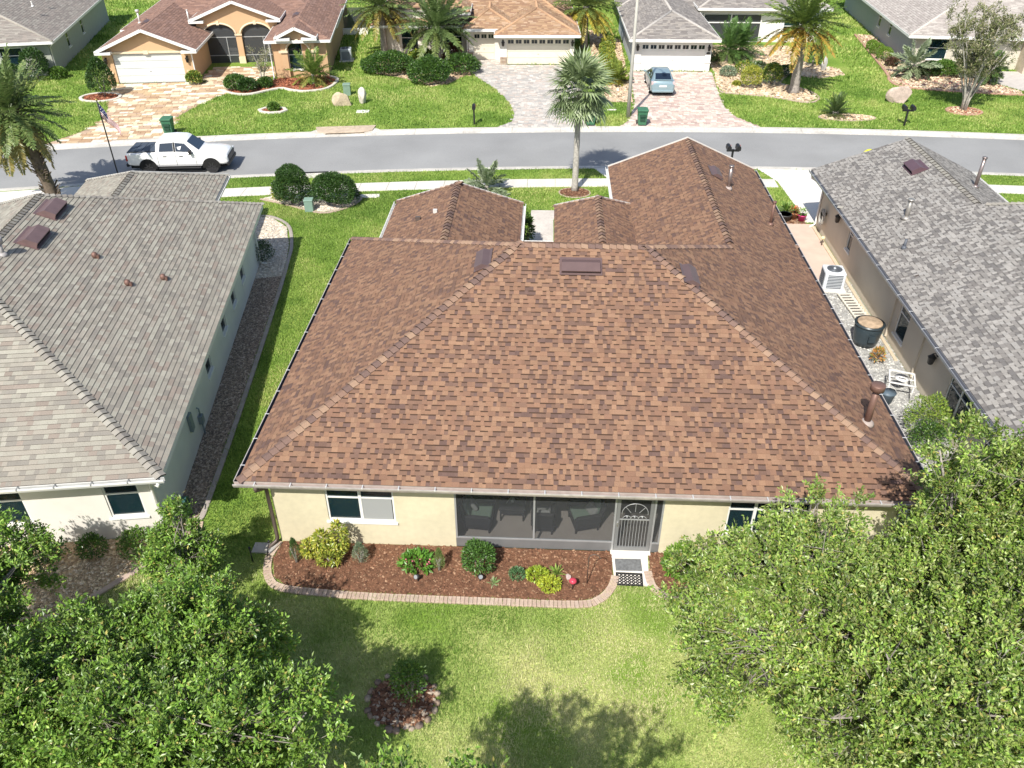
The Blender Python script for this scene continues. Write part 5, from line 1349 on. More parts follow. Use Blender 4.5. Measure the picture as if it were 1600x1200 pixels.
palm('palm_tree', 'shaggy date palm with leaning rough trunk beside the left grey roof', (-24.7, 37.6, 0), 4.85, .30, .26, 84, L=2.9, cols=PCOL, seed=4, boots=True, bark=m_bark_dark, lean=(-1.05, .5), el=(75, -62), old=[(.30, .24, .07), (.23, .20, .06), (.19, .19, .06)])
palm('palm_tree', 'tall date palm at the corner of the cream house, further left of the pair', (-13.5, 69.5, 0), 3.9, .28, .24, 74, L=3.2, cols=PCOL, seed=5, el=(78, -28), bark=m_bark)
palm('palm_tree', 'broad date palm in front of the cream house window', (-8.8, 66.6, 0), 3.0, .33, .28, 76, L=3.3, cols=[(.15, .22, .075), (.20, .28, .10), (.11, .17, .05)], old=[(.19, .24, .07), (.15, .21, .06)], seed=6, el=(80, -28), bark=m_bark)
palm('palm_tree', 'date palm with yellowing lower fronds beside the wide cream garage', (2.95, 73.2, 0), 3.3, .3, .25, 74, L=3.1, cols=[(.16, .22, .06), (.22, .27, .07), (.12, .17, .045)], old=[(.42, .34, .05), (.34, .30, .05)], seed=7, el=(78, -28), bark=m_bark)
palm('palm_tree', 'date palm with orange tinged lower fronds right of the blue car', (17.55, 60.25, 0), 4.6, .36, .26, 84, L=3.1, cols=[(.15, .22, .05), (.20, .27, .06), (.11, .17, .04)], old=[(.46, .27, .05), (.38, .27, .05), (.30, .27, .05)], seed=8, el=(80, -28), bark=m_bark, lean=(-.15, 0))
palm('palm_shrub', 'small grey green palm peeping over the left front wing of the brown roof', (-3.1, 40.6, 0), .5, .12, .1, 16, L=1.5, cols=[(.24, .30, .17), (.30, .35, .22)], old=[(.24, .30, .17)], seed=9, el=(80, -12), leaflet=.4)
palm('palm_shrub', 'silvery green arching palm by the grey house corner across the street', (27.5, 64.9, 0), 1.0, .16, .14, 22, L=1.9, cols=[(.24, .30, .17), (.30, .36, .22)], old=[(.22, .27, .14)], seed=10, el=(80, -25))
palm('palm_shrub', 'short dark palm behind the many-stemmed tree', (32.4, 63.2, 0), 1.3, .18, .16, 24, L=1.3, cols=[(.08, .14, .04), (.11, .18, .05)], old=[(.10, .15, .05)], seed=12, el=(80, -35), bark=m_bark_dark)
for i, (x, y, s, lab) in enumerate(((14.3, 69.0, 1.0, 'big leafy clump palm beside the white garage, nearest the garage'), (15.6, 70.2, .85, 'leafy clump palm further from the white garage, by the screened porch'))):
    palm('palm_shrub', lab, (x, y, 0), 1.1 * s, .12, .1, 40, L=2.4 * s, cols=[(.09, .18, .04), (.13, .23, .06), (.07, .14, .03)], old=[(.12, .19, .05)], seed=13 + i, el=(85, -30), leaflet=.5, lw_=.06)
palm('palm_shrub', 'bushy yellow green clump palm in the red mulch of the tan house', (-17.3, 60.9, 0), .8, .12, .1, 36, L=1.9, cols=[(.14, .22, .04), (.20, .28, .06), (.10, .17, .03)], old=[(.30, .28, .07), (.20, .24, .05)], seed=15, el=(85, -30), leaflet=.45, lw_=.06)
palm('palm_shrub', 'dark sago palm with stiff fronds near the far kerb', (19.0, 54.9, 0), .35, .2, .2, 44, L=1.25, cols=[(.06, .10, .03), (.09, .14, .035)], old=[(.10, .12, .04)], seed=16, el=(85, -12), leaflet=.22, lw_=.03)
palm('palm_shrub', 'low yellow green palm in the gravel by the light pole', (5.0, 62.2, 0), .4, .1, .1, 22, L=1.4, cols=[(.20, .27, .05), (.28, .33, .06)], old=[(.34, .32, .06)], seed=17, el=(85, -10))

# --- clipped and loose shrubs
shrub('clipped_bush', 'tall dark green clipped bush by the near sidewalk, nearer the grey roof', 'bush', (-12.95, 38.75, 0), (.78, .75, .95), 13000, (.08, .045), DKGREEN, 21, lumps=.3, spread=.22)
shrub('clipped_bush', 'wider dark green clipped bush by the near sidewalk, next to the green utility box', 'bush', (-10.75, 38.75, 0), (1.15, .9, .8), 17000, (.08, .045), DKGREEN, 22, lumps=.34, spread=.22)
shrub('cone_shrub', 'dark cone shaped shrub beside the tan garage', 'shrub', (-31.3, 57.2, 0), (.8, .8, 1.3), 6000, (.12, .06), DKGREEN, 23, shape='column', lumps=.1, spread=.25)
shrub('round_bush', 'broad rounded bush at the foot of the cream house corner palm', 'bush', (-12.2, 64.4, 0), (2.05, 1.5, .75), 13000, (.13, .07), GREEN[:3] + DKGREEN, 24, lumps=.26, spread=.22)
shrub('round_bush', 'rounded bush nearest the street below the broad palm', 'bush', (-8.8, 61.7, 0), (1.5, 1.25, .85), 11000, (.13, .07), GREEN[:3] + DKGREEN, 25, lumps=.22, spread=.22)
shrub('variegated_shrub', 'yellow green variegated shrub between the two rounded bushes', 'shrub', (-10.0, 66.4, 0), (1.2, .9, .6), 3500, (.2, .09), YELLOW + GREEN, 26)
shrub('leafy_shrub', 'dark leafy shrub at the edge of the grey paver drive', 'shrub', (-6.7, 64.6, 0), (1.4, 1.1, .65), 3500, (.2, .08), DKGREEN + GREEN[:2], 27)
shrub('red_shrub', 'dark red leaved shrub under the broad palm', 'shrub', (-7.7, 67.6, 0), (.7, .6, .75), 1600, (.2, .09), [(.16, .05, .04), (.12, .06, .03), (.2, .09, .05)], 28)
shrub('red_plant', 'small bright red plant by the single cream garage door', 'plant', (-6.3, 69.2, 0), (.25, .25, .4), 300, (.16, .07), [(.42, .09, .06), (.35, .12, .08)], 29, stems=False)
shrub('leafy_shrub', 'dark shrub hidden behind the rounded bush below the broad palm', 'shrub', (-9.2, 64.6, 0), (1.0, .7, .6), 1800, (.2, .08), DKGREEN, 30)
for i, (x, y, r, h, lab) in enumerate(((14.7, 61.4, .75, .78, 'golden yellow clipped shrub in the gravel, nearer the blue car'), (16.4, 62.3, .72, .78, 'golden green clipped shrub next to the orange tinged palm'))):
    shrub('golden_shrub', lab, 'shrub', (x, y, 0), (r, r * .9, h), 3000, (.11, .06), YELLOW if i == 0 else YELLOW[1:] + GREEN, 31 + i, lumps=.1)
for i, (x, y, r, h, c, lab) in enumerate(((13.6, 64.5, .6, .35, GREYG, 'low grey green shrub beside the white garage'), (14.9, 65.0, .7, .5, YELLOW[1:] + GREEN, 'yellow green shrub under the big clump palm'), (16.0, 65.3, .6, .45, GREYG + GREEN, 'greyish shrub under the farther clump palm'), (12.9 + .9, 61.9, .25, .15, YELLOW, 'tiny yellow plant in the gravel by the pink drive'),
        (18.0, 64.6, .8, .4, DKGREEN, 'dark low shrub behind the orange tinged palm trunk'), (20.8, 67.6, .6, .8, DKGREEN, 'small dark topiary bush in the far gravel bed'))):
    shrub('low_shrub', lab, 'shrub', (x, y, 0), (r, r * .85, h), 1300, (.13, .06), c, 34 + i)
for i, (x, y, r) in enumerate(((4.9, 64.5, .6), (4.7, 66.3, .65), (4.6, 68.2, .65), (4.7, 70.3, .6), (4.9, 72.4, .6))):
    shrub('yellow_shrub', ('yellow green shrub in the row beside the white garage, ' + ('nearest the street', 'second from the street', 'third from the street', 'fourth from the street', 'farthest from the street')[i]), 'shrub', (x, y, 0), (r, r, .55), 1500, (.13, .06), YELLOW + GREEN[:2], 42 + i, group='yellow shrubs beside the white garage')
for i, (x, y, r) in enumerate(((27.0, 69.8, .62), (27.0, 71.7, .55), (27.15, 73.3, .48))):
    shrub('round_bush', 'bright green ball bush along the grey far house, ' + ('largest and nearest the street', 'middle of three', 'smallest and farthest')[i], 'bush', (x, y, 0), (r, r, r * .85), 2200, (.09, .05), [(.14, .24, .03), (.18, .29, .04)], 48 + i, lumps=.05, spread=.15, group='ball bushes along the grey house')
for i, (x, y, r, h, c, lab) in enumerate(((27.0, 68.0, .45, .35, [(.16, .08, .06), (.1, .1, .04)], 'small dark reddish plant by the grey house corner'), (28.9, 65.3, .8, .5, DKGREEN, 'dark bush beside the silvery palm'), (30.0, 65.4, .9, .55, GREEN, 'green bush in the middle of the far gravel bed'), (31.2, 64.9, .8, .6, DKGREEN + GREEN, 'dark green bush near the short dark palm'),
        (-22.6, 59.3, .8, .5, DKGREEN + GREEN, 'low dark shrub at the drive corner of the red mulch'), (-21.6, 58.9, .7, .45, DKGREEN, 'low dark shrub beside the thin grassy tree'), (-20.6, 59.9, .5, .35, DKGREEN + GREEN, 'small round shrub near the wavy white kerb'), (-26.1, 60.6, .55, .45, YELLOW[1:] + GREEN, 'yellow green shrub beside the tan garage door'), (-18.4, 54.4, .35, .25, GREEN, 'tiny plant in the white kerb ring'),
        (-38.2, 61.2, .95, 1.15, DKGREEN, 'tall dark bush at the sage house corner'), (-36.9, 61.7, .6, .4, GREEN, 'low green shrub at the sage house corner'), (-40.0, 60.6, .9, .6, DKGREEN, 'dark bush under the sage house window'))):
    shrub('garden_shrub', lab, 'shrub', (x, y, 0), (r, r * .9, h), int(900 + 2600 * r * r), (.15, .07), c, 52 + i)
# thin grassy tree in the red mulch
def wispy(name, label, loc, h, spread, stems, nl, cols, leaf, seed, bark, cat='tree', stem_r=.04, crown_from=.35, curve=.35):
    """many-stemmed tree: stems fan out from the foot, twigs and leaves in the upper part"""
    rg = random.Random(seed); g = np.random.default_rng(seed); root = thing(name, label, cat, loc); pts = []; dirs = []
    for i in range(stems):
        a = i * 2.4 + rg.uniform(-.4, .4); q = spread * rg.uniform(.25, 1); mb = MB(); path = []
        for j in range(8):
            t = j / 7; path.append(Vector((q * math.cos(a) * (t ** (1 + curve)) + rg.uniform(-.05, .05) * t, q * math.sin(a) * (t ** (1 + curve)) + rg.uniform(-.05, .05) * t, h * rg.uniform(.97, 1.03) * t * (1 - .12 * q / spread))))
        path[0] += Vector((.12 * math.cos(a), .12 * math.sin(a), -.05))
        mb.tube(path, [stem_r * (1 - .8 * j / 7) for j in range(8)], 5)
        for k in range(10):
            t = rg.uniform(crown_from, 1); j = min(6, int(t * 7)); p = path[j].lerp(path[j + 1], t * 7 - j); d = Vector((rg.gauss(0, 1), rg.gauss(0, 1), rg.uniform(.1, 1.2))).normalized(); l = h * rg.uniform(.1, .24)
            mb.tube([p, p + d * l * .5, p + d * l + Vector((0, 0, -.06 * l))], [.014, .01, .004], 3)
            for m in range(int(nl / stems / 10)):
                u = rg.uniform(.25, 1.05); pts.append(p + d * l * u + Vector((rg.gauss(0, .1), rg.gauss(0, .1), rg.gauss(0, .1)))); dirs.append(d)
        mb.build('stem', bark, root)
    p = np.array(pts); d = np.array(dirs) + g.normal(0, .8, (len(pts), 3))
    v, f = leaf_arrays(p, d, g.normal(0, .5, d.shape) + [0, 0, 1], g.uniform(.7, 1.3, len(p)) * leaf[0], g.uniform(.7, 1.3, len(p)) * leaf[1])
    obj_np('foliage', v, f, m_leaf, pick(cols, len(p), g), parent=root)
    return root
wispy('young_tree', 'thin wispy small tree in the red mulch before the arched porch', (-20.9, 60.4, 0), 2.6, 1.1, 4, 900, [(.28, .27, .15), (.24, .25, .12), (.33, .30, .2)], (.16, .05), 61, m_bark_pale, stem_r=.035)
wispy('many_stemmed_tree', 'vase shaped tree with many pale stems and sparse olive leaves', (28.0, 56.5, 0), 6.0, 3.9, 15, 15000, [(.20, .22, .09), (.26, .26, .13), (.30, .27, .17), (.15, .19, .06)], (.17, .06), 62, m_bark_pale, stem_r=.075, crown_from=.4)
tuft('grass_plant', 'small green potted plant on the tan house porch path', 'plant', (-25.5, 61.0, 0), 30, .4, .04, GREEN, 63)

# --- plants of the bed under the back wall
shrub('cypress_shrub', 'slim dark green upright conifer next to the downspout', 'shrub', (-6.42, 14.72, 0), (.17, .17, .48), 1600, (.05, .012), [(.10, .18, .05), (.07, .14, .04)], 81, shape='cone', upward=1.5)
t = shrub('croton_shrub', 'bushy yellow and green croton below the back window', 'shrub', (-5.5, 14.75, 0), (.34, .3, .3), 800, (.11, .045), YELLOW + [(.24, .3, .05)], 82, lumps=.25)
for i, (dx, dy, r, h) in enumerate(((-.2, .12, .17, .85), (.26, .2, .17, 1.15), (-.55, .1, .18, .45))):
    g_ = np.random.default_rng(820 + i); n = 420; d = norm(g_.normal(size=(n, 3))); p = d * np.array([r, r, h * .45]) + np.array([dx, dy, .25 + h * .45]); p[:, 2] = np.maximum(p[:, 2], .1)
    v, f = leaf_arrays(p, d + g_.normal(0, .6, d.shape), d + [0, 0, .6], g_.uniform(.1, .17, n), .055); obj_np('foliage', v, f, m_leaf, pick(YELLOW, n, g_), parent=t)
shrub('juniper_shrub', 'grey green feathery shrub between croton and flowering plant', 'shrub', (-4.7, 14.8, 0), (.24, .22, .38), 1500, (.06, .014), GREYG + [(.2, .26, .14)], 83, shape='cone', upward=1.5)
shrub('flowering_plant', 'low broad leaved green plant with small pink flowers', 'plant', (-3.15, 14.72, 0), (.42, .32, .2), 330, (.17, .08), [(.09, .22, .03), (.13, .27, .04)], 84, stems=False)
g_ = np.random.default_rng(840)
t = [o for o in COL.objects if o.name.startswith('flowering_plant') and o.parent is None][0]
mb = MB()
for i in range(14): mb.ell((g_.uniform(-.3, .35), g_.uniform(-.25, .1), .36 + g_.uniform(-.1, .06)), (.026, .026, .02), 6, 4)
tag(mb.build('flowers', M('petal_pink', (.62, .16, .22), .6, .2, 9), t), kind='stuff')
shrub('cypress_shrub', 'slim light green upright conifer left of the porch screen', 'shrub', (-2.56, 14.6, 0), (.14, .14, .42), 1200, (.06, .014), [(.16, .24, .07), (.22, .28, .09)], 85, shape='cone', upward=1.5)
shrub('leafy_shrub', 'dense dark green bush in front of the porch kick panel', 'shrub', (-1.5, 14.68, 0), (.42, .36, .5), 2300, (.085, .04), [(.07, .15, .03), (.10, .20, .04), (.05, .11, .025)], 86, spread=.3)
tuft('grass_plant', 'small pale striped leaf tuft near the brick edging', 'plant', (-1.12, 14.2, .02), 26, .26, .03, [(.42, .46, .26), (.22, .32, .12)], 87)
shrub('small_plant', 'small blue green bushy plant in the middle of the mulch', 'plant', (-.5, 14.45, 0), (.2, .17, .17), 550, (.06, .03), [(.08, .17, .07), (.11, .22, .09)], 88, stems=False)
shrub('lime_plant', 'lime green low plant, the taller one near the porch panel', 'plant', (.03, 14.45, 0), (.28, .22, .16), 520, (.09, .045), [(.34, .42, .04), (.26, .36, .04)], 89, stems=False)
shrub('lime_plant', 'lime yellow low plant nearest the brick edging', 'plant', (.36, 14.16, 0), (.27, .22, .14), 520, (.09, .045), [(.44, .48, .05), (.34, .42, .05)], 90, stems=False)
tuft('grass_plant', 'bright green leaf tuft beside the pale stone', 'plant', (.55, 14.6, .02), 40, .36, .035, [(.20, .32, .06), (.30, .38, .09)], 91)
shrub('leafy_shrub', 'bright green shrub right of the porch step, half under the tree', 'shrub', (3.85, 14.75, 0), (.5, .42, .45), 1300, (.13, .06), [(.14, .26, .03), (.20, .32, .05), (.09, .18, .03)], 92)
shrub('leafy_shrub', 'small leafy shrub inside the stone ring on the back lawn', 'shrub', (-2.78, 10.85, 0), (.36, .36, .62), 1500, (.08, .035), GREEN, 93, lumps=.2, spread=.6)
# --- alley and left beds
for nm, lab, c, x, y, rx, rz, n_, lf, cs, sd in (('fern_shrub', 'yellow green feathery shrub in the alley gravel by the beige wall', 'shrub', 12.35, 20.9, .65, .75, 2600, (.10, .03), [(.22, .32, .05), (.30, .38, .07), (.12, .22, .04)], 94),
        ('fern_shrub', 'dark green shrub in the alley gravel nearer the brown eave', 'shrub', 12.05, 20.0, .55, .6, 2000, (.09, .03), GREEN + DKGREEN, 95), ('fern_shrub', 'low green shrub at the alley mouth under the tree', 'shrub', 12.3, 18.6, .5, .4, 1500, (.09, .03), GREEN, 96),
        ('garden_shrub', 'dark green round shrub on the tan gravel under the white wall', 'shrub', -13.1, 14.35, .42, .42, 1500, (.07, .04), DKGREEN + GREEN[:1], 97), ('garden_shrub', 'small green shrub on the tan gravel nearer the wall corner', 'shrub', -12.0, 14.75, .36, .32, 1200, (.07, .04), GREEN[:3] + DKGREEN[:1], 98), ('garden_shrub', 'green shrub at the corner of the white house', 'shrub', -10.75, 14.85, .5, .4, 1500, (.08, .04), GREEN, 99),
        ('grassy_shrub', 'yellow ornamental grass clump in the tan gravel', 'shrub', -14.6, 13.4, .6, .4, 1600, (.22, .02), [(.42, .36, .09), (.3, .32, .08)], 100), ('dark_shrub', 'dark green shrub in the shade of the pale blue wall corner', 'shrub', -12.65, 32.2, .6, .5, 1600, (.08, .04), DKGREEN, 101),
        ('leafy_shrub', 'leafy shrub between the front walk and the left front wing', 'shrub', -.85, 34.4, .35, .8, 1300, (.14, .05), GREEN + DKGREEN, 102), ('leafy_shrub', 'low dark shrub by the front walk, nearer the main roof', 'shrub', -.8, 32.4, .35, .6, 1000, (.12, .05), DKGREEN + [(.3, .14, .06)], 103), ('yellow_plant', 'yellow leaved plant behind the taller clipped bush', 'plant', -13.75, 39.3, .35, .45, 500, (.2, .06), YELLOW, 104)):
    shrub(nm, lab, c, (x, y, 0), (rx, rx * .9, rz), n_, lf, cs, sd, lumps=.2, spread=.45)
tuft('strap_plant', 'large strap leaved plant at the corner of the white driveway', 'plant', (12.15, 38.9, 0), 60, .95, .07, [(.16, .27, .05), (.22, .33, .07)], 105, el=(25, 80), droop=.9)
tuft('strap_plant', 'spiky green plant beside the left front wing eave', 'plant', (-6.95, 32.6, 0), 40, .7, .04, GREEN, 106, el=(20, 85))

# --- the leafy trees in the foreground
def oak(name, label, base, blobs, n_limb, n_sub, sprays=6, leaves=14, seed=0, cols=None, leaf=(.096, .044), trunk_r=.13, fork=1.6, stems=1):
    """tree: trunk, limbs reaching into the crown blobs, sub-branches, twigs carrying sprays of leaves; blobs are (centre, radii) relative to the foot"""
    rg = random.Random(seed); g = np.random.default_rng(seed); root = thing(name, label, 'tree', base)
    wts = [b[1][0] * b[1][1] * b[1][2] for b in blobs]; up = Vector((0, 0, 1))
    def inside(b, shell):
        d = Vector((rg.gauss(0, 1), rg.gauss(0, 1), rg.gauss(0, 1) + .25)).normalized(); r = rg.uniform(shell, 1) ; c, q = b
        return Vector((c[0] + d.x * q[0] * r, c[1] + d.y * q[1] * r, max(.5, c[2] + d.z * q[2] * r)))
    tr = MB(); top = Vector((rg.uniform(-.1, .1), rg.uniform(-.1, .1), fork)); tr.tube([(0, 0, -.1), (0.02, 0, fork * .5), tuple(top)], [trunk_r * 1.25, trunk_r, trunk_r * .85], 9); tr.build('trunk', m_bark, root)
    pos, axd, tint = [], [], []; tw = MB()
    for i in range(n_limb):
        b = rg.choices(blobs, wts)[0]; tgt = inside(b, .25); st = Vector((0, 0, fork * rg.uniform(.7, 1))); st.x += top.x * st.z / fork
        mid = st.lerp(tgt, .5) + up * (tgt - st).length * .12 + Vector((rg.uniform(-.15, .15), rg.uniform(-.15, .15), 0))
        lm = MB(); lp = [st, st.lerp(mid, .5) + Vector((rg.uniform(-.08, .08), rg.uniform(-.08, .08), .05)), mid, mid.lerp(tgt, .5) + Vector((rg.uniform(-.08, .08), rg.uniform(-.08, .08), 0)), tgt]
        lm.tube(lp, [trunk_r * .5, trunk_r * .4, trunk_r * .3, trunk_r * .2, trunk_r * .1], 6); lm.build('limb', m_bark, root)
        for j in range(n_sub):
            b2 = b if rg.random() < .75 else rg.choices(blobs, wts)[0]; e = inside(b2, .66); k = rg.randrange(1, 4); s0 = lp[k].lerp(lp[k + 1], rg.random())
            if (e - s0).length > 2.6: e = s0 + (e - s0).normalized() * rg.uniform(1.2, 2.4)
            m2 = s0.lerp(e, .55) + Vector((rg.uniform(-.12, .12), rg.uniform(-.12, .12), rg.uniform(0, .15)))
            tw.tube([s0, m2, e], [.015, .010, .005], 4, cap=False); bt = rg.uniform(.7, 1.2)
            d0 = (e - m2).normalized()
            for s in range(sprays):
                u = rg.uniform(.55, 1.05); p = m2.lerp(e, u) if rg.random() < .86 else s0.lerp(m2, rg.random())
                d = (d0 + Vector((rg.gauss(0, .7), rg.gauss(0, .7), rg.gauss(.35, .6)))).normalized(); l = rg.uniform(.16, .42)
                if rg.random() < .3: tw.tube([p, p + d * l], [.006, .003], 3, cap=False)
                q = g.uniform(.15, 1.05, leaves); pp = np.array(p) + np.outer(q * l, np.array(d)) + g.normal(0, .03, (leaves, 3)); pos.append(pp); axd.append(np.tile(np.array(d), (leaves, 1))); tint.append(np.full((leaves, 1), bt * rg.uniform(.72, 1.22)))
    tag(tw.build('branches', M('bark_twig', (.23, .205, .175), .95, .25, 8), root), kind='stuff')
    p = np.concatenate(pos); d = np.concatenate(axd); n = len(p)
    ax = d * .6 + g.normal(0, .65, (n, 3)) + [0, 0, .15]; nr = g.normal(0, .55, (n, 3)) + [-.1, -.3, .9]
    v, f = leaf_arrays(p, ax, nr, g.uniform(.65, 1.25, n) * leaf[0], g.uniform(.7, 1.25, n) * leaf[1])
    cc = (cols or [(.15, .28, .035), (.20, .345, .05), (.11, .215, .03), (.28, .41, .075), (.18, .29, .06)]) * 5 + [(.40, .36, .10)]
    obj_np('crown', v, f, m_leaf, pick(cc, n, g, .18) * np.concatenate(tint), parent=root)
    return root, n
OLIVE = [(.18, .29, .045), (.24, .36, .06), (.12, .21, .035), (.33, .42, .10), (.31, .36, .13)]
L_ = dict(sprays=11, leaves=15)
oak('shade_tree', 'leafy tree right of the doormat with its crown over the bricks', (5.4, 11.6, 0), [((0, 0, 3.0), (1.9, 1.8, 1.6)), ((-1.1, .5, 2.3), (1.6, 1.5, 1.3)), ((.7, 1.0, 3.6), (1.4, 1.2, 1.2)), ((-1.2, -1.3, 2.7), (1.7, 1.4, 1.4)), ((.6, -1.2, 3.4), (1.5, 1.3, 1.2))], 30, 18, seed=201, cols=OLIVE, **L_)
oak('shade_tree', 'tallest leafy tree beside the brown eave corner, shading the roof', (9.3, 12.4, 0), [((0, 0, 3.5), (1.6, 1.4, 1.6)), ((-1.0, .2, 6.0), (.75, .6, 1.0)), ((-.3, .1, 5.6), (.8, .8, 1.2)), ((.9, .4, 4.8), (1.4, 1.2, 1.5)), ((1.0, 1.9, 3.4), (1.2, 1.1, 1.3)), ((-1.4, -.5, 3.0), (1.2, 1.1, 1.1)), ((2.0, 1.5, 4.8), (1.1, 1.1, 1.4))], 32, 18, seed=202, cols=OLIVE, trunk_r=.15, fork=1.8, **L_)
oak('shade_tree', 'wide leafy tree filling the bottom right corner', (7.7, 9.3, 0), [((0, 0, 3.4), (2.1, 1.6, 1.5)), ((1.4, .9, 3.8), (1.6, 1.4, 1.3)), ((-1.7, -.5, 3.0), (1.5, 1.3, 1.3)), ((1.8, -.6, 3.4), (1.4, 1.3, 1.3)), ((-.4, -1.2, 3.6), (1.6, 1.2, 1.2))], 34, 18, seed=203, cols=OLIVE, **L_)
oak('shade_tree', 'leafy tree at the left edge in front of the tan gravel', (-12.2, 10.9, 0), [((0, -.6, 2.2), (1.3, 1.3, 1.2)), ((-.6, 1.5, 2.4), (1.1, .9, 1.3)), ((-.9, .3, 2.6), (1.2, 1.1, 1.2)), ((.5, 1.9, 2.0), (.45, .4, 1.0)), ((.9, -.9, 2.6), (1.0, 1.0, 1.0))], 24, 15, seed=204, **L_)
oak('shade_tree', 'bright leafy tree in the lower left, between lawn and pink kerb', (-7.5, 9.8, 0), [((0, 0, 2.5), (1.8, 1.6, 1.4)), ((1.0, -.5, 3.1), (1.4, 1.3, 1.2)), ((-1.0, -.4, 2.9), (1.4, 1.3, 1.3)), ((.1, 1.7, 1.9), (1.0, .9, .9)), ((1.3, .5, 2.2), (1.1, 1.0, 1.0)), ((.7, .6, 3.4), (.9, .8, .9))], 32, 17, seed=205, **L_)
oak('small_tree', 'slender young tree before the white house corner', (-8.7, 13.3, 0), [((0, 0, 1.6), (.85, .8, .8)), ((.1, .3, 2.6), (.35, .35, .6))], 12, 10, 6, 14, 206, fork=.9, trunk_r=.06)
oak('shade_tree', 'leafy tree along the bottom edge left of the lawn shadow', (-5.6, 7.3, 0), [((0, 0, 3.4), (1.7, 1.5, 1.5)), ((1.1, .3, 4.0), (1.3, 1.1, 1.1)), ((-1.5, .2, 3.5), (1.5, 1.3, 1.3))], 26, 16, seed=207, **L_)
oak('shade_tree', 'tree whose top twigs poke up at the bottom edge of the lawn', (-1.0, 4.4, 0), [((-.2, .6, 5.6), (1.9, 1.0, 1.2)), ((1.6, .4, 5.6), (1.4, .9, 1.0)), ((-1.0, 1.5, 6.0), (.3, .3, .6)), ((-.35, 1.6, 6.0), (.3, .3, .6)), ((.1, 1.2, 6.2), (.35, .3, .6))], 22, 10, 6, 12, 208, fork=3.0)
oak('shade_tree', 'leafy tree in the bottom left corner', (-10.0, 7.7, 0), [((0, 0, 3.5), (1.8, 1.5, 1.4)), ((1.4, .5, 3.2), (1.4, 1.3, 1.2))], 22, 16, seed=209, **L_)

# ------------------------------------------------------------------ vehicles
m_tyre = M('tyre', (.025, .025, .026), .85, .1, 20); m_rim = M('rim_dark', (.06, .06, .065), .35, 0, metal=.7); m_rim_l = M('rim_alloy', (.5, .5, .5), .3, 0, metal=.9)
m_cglass = M('car_glass', (.012, .02, .035), .04, 0, spec=.8, coat=.5); m_blackp = M('black_plastic', (.02, .02, .022), .5, .1, 10)
m_lamp_w = M('lamp_clear', (.55, .57, .6), .1, 0, spec=.8); m_lamp_r = M('lamp_red', (.35, .02, .02), .2, 0, spec=.6)
def wheel(parent, x, y, r, w, rim):
    """tyre with rounded shoulders, dished rim with spokes; axle along y"""
    s = 1 if y > 0 else -1
    mb = MB(); mb.tube([(x, y + s * a, r) for a in (-w, -w * .9, -w * .1, 0)], [r * .93, r, r, r * .93], 22); t = mb.build('wheel', m_tyre, parent, smooth=False)
    k = MB(); k.tube([(x, y + s * .001, r), (x, y + s * .008, r)], [r * .68, r * .66], 18)
    for i in range(6):
        a = i * math.pi / 3; k.bar((x + r * .1 * math.cos(a), y + s * .014, r + r * .1 * math.sin(a)), (x + r * .6 * math.cos(a), y + s * .012, r + r * .6 * math.sin(a)), .03, r * .16)
    k.build('rim', rim, t)
    return t
class Loft:
    """car body from cross sections along x: (x, half width, sill, belt, top, half width at the roof)"""
    def __init__(s, st): s.st = st
    def sec(s, q):
        x, w, zb, belt, top, rw = q
        h = [(w * .86, zb), (w * .98, zb + .1), (w, (zb + belt) * .55), (w * .985, belt - .04), (w * .95, belt), (rw, top - .05), (rw * .86, top)]
        return [(x, y, z) for y, z in h] + [(x, -y, z) for y, z in reversed(h)]
    def body(s):
        mb = MB(); k = 14
        for q in s.st: mb.v += s.sec(q)
        for i in range(len(s.st) - 1):
            for j in range(k):
                a = i * k + j; b = i * k + (j + 1) % k; mb.f.append((a, b, b + k, a + k)); mb.m.append(0)
        mb.f.append(tuple(range(k))[::-1]); mb.m.append(0); n = (len(s.st) - 1) * k; mb.f.append(tuple(range(n, n + k))); mb.m.append(0)
        return mb
    def at(s, x):
        for a, b in zip(s.st, s.st[1:]):
            if a[0] <= x <= b[0]:
                t = (x - a[0]) / max(b[0] - a[0], 1e-6); return [p + (q - p) * t for p, q in zip(a, b)]
        return s.st[-1]
    def side(s, x, f, sg, off=.008):
        """point on the greenhouse side: f from belt (0) to roof edge (1)"""
        _, w, zb, belt, top, rw = s.at(x); y = w * .95 + (rw - w * .95) * f; z = belt + (top - .05 - belt) * f
        return (x, sg * (y + off), z + off * .3)
    def deck(s, x, g, off=.008):
        """point on the top surface: g from -1 to 1 across"""
        _, w, zb, belt, top, rw = s.at(x); return (x, g * rw * .86, top + off)
def side_windows(L, parent, xs, f0, f1):
    for sg in (-1, 1):
        for (a0, a1, b0, b1) in xs:
            p = [L.side(a0, f0, sg), L.side(a1, f0, sg), L.side(b1, f1, sg), L.side(b0, f1, sg)]
            MB().poly(p if sg < 0 else p[::-1]).build('side_window', m_cglass, parent)
def deck_glass(L, parent, name, x0, x1, g0, g1, n=4, off=.008):
    mb = MB(); r = [[L.deck(x0 + (x1 - x0) * i / n, g * (g0 + (g1 - g0) * i / n), off) for g in (-1, -.5, 0, .5, 1)] for i in range(n + 1)]
    for i in range(n):
        for j in range(4): mb.poly([r[i][j], r[i][j + 1], r[i + 1][j + 1], r[i + 1][j]])
    return mb.build(name, m_cglass, parent, smooth=True)

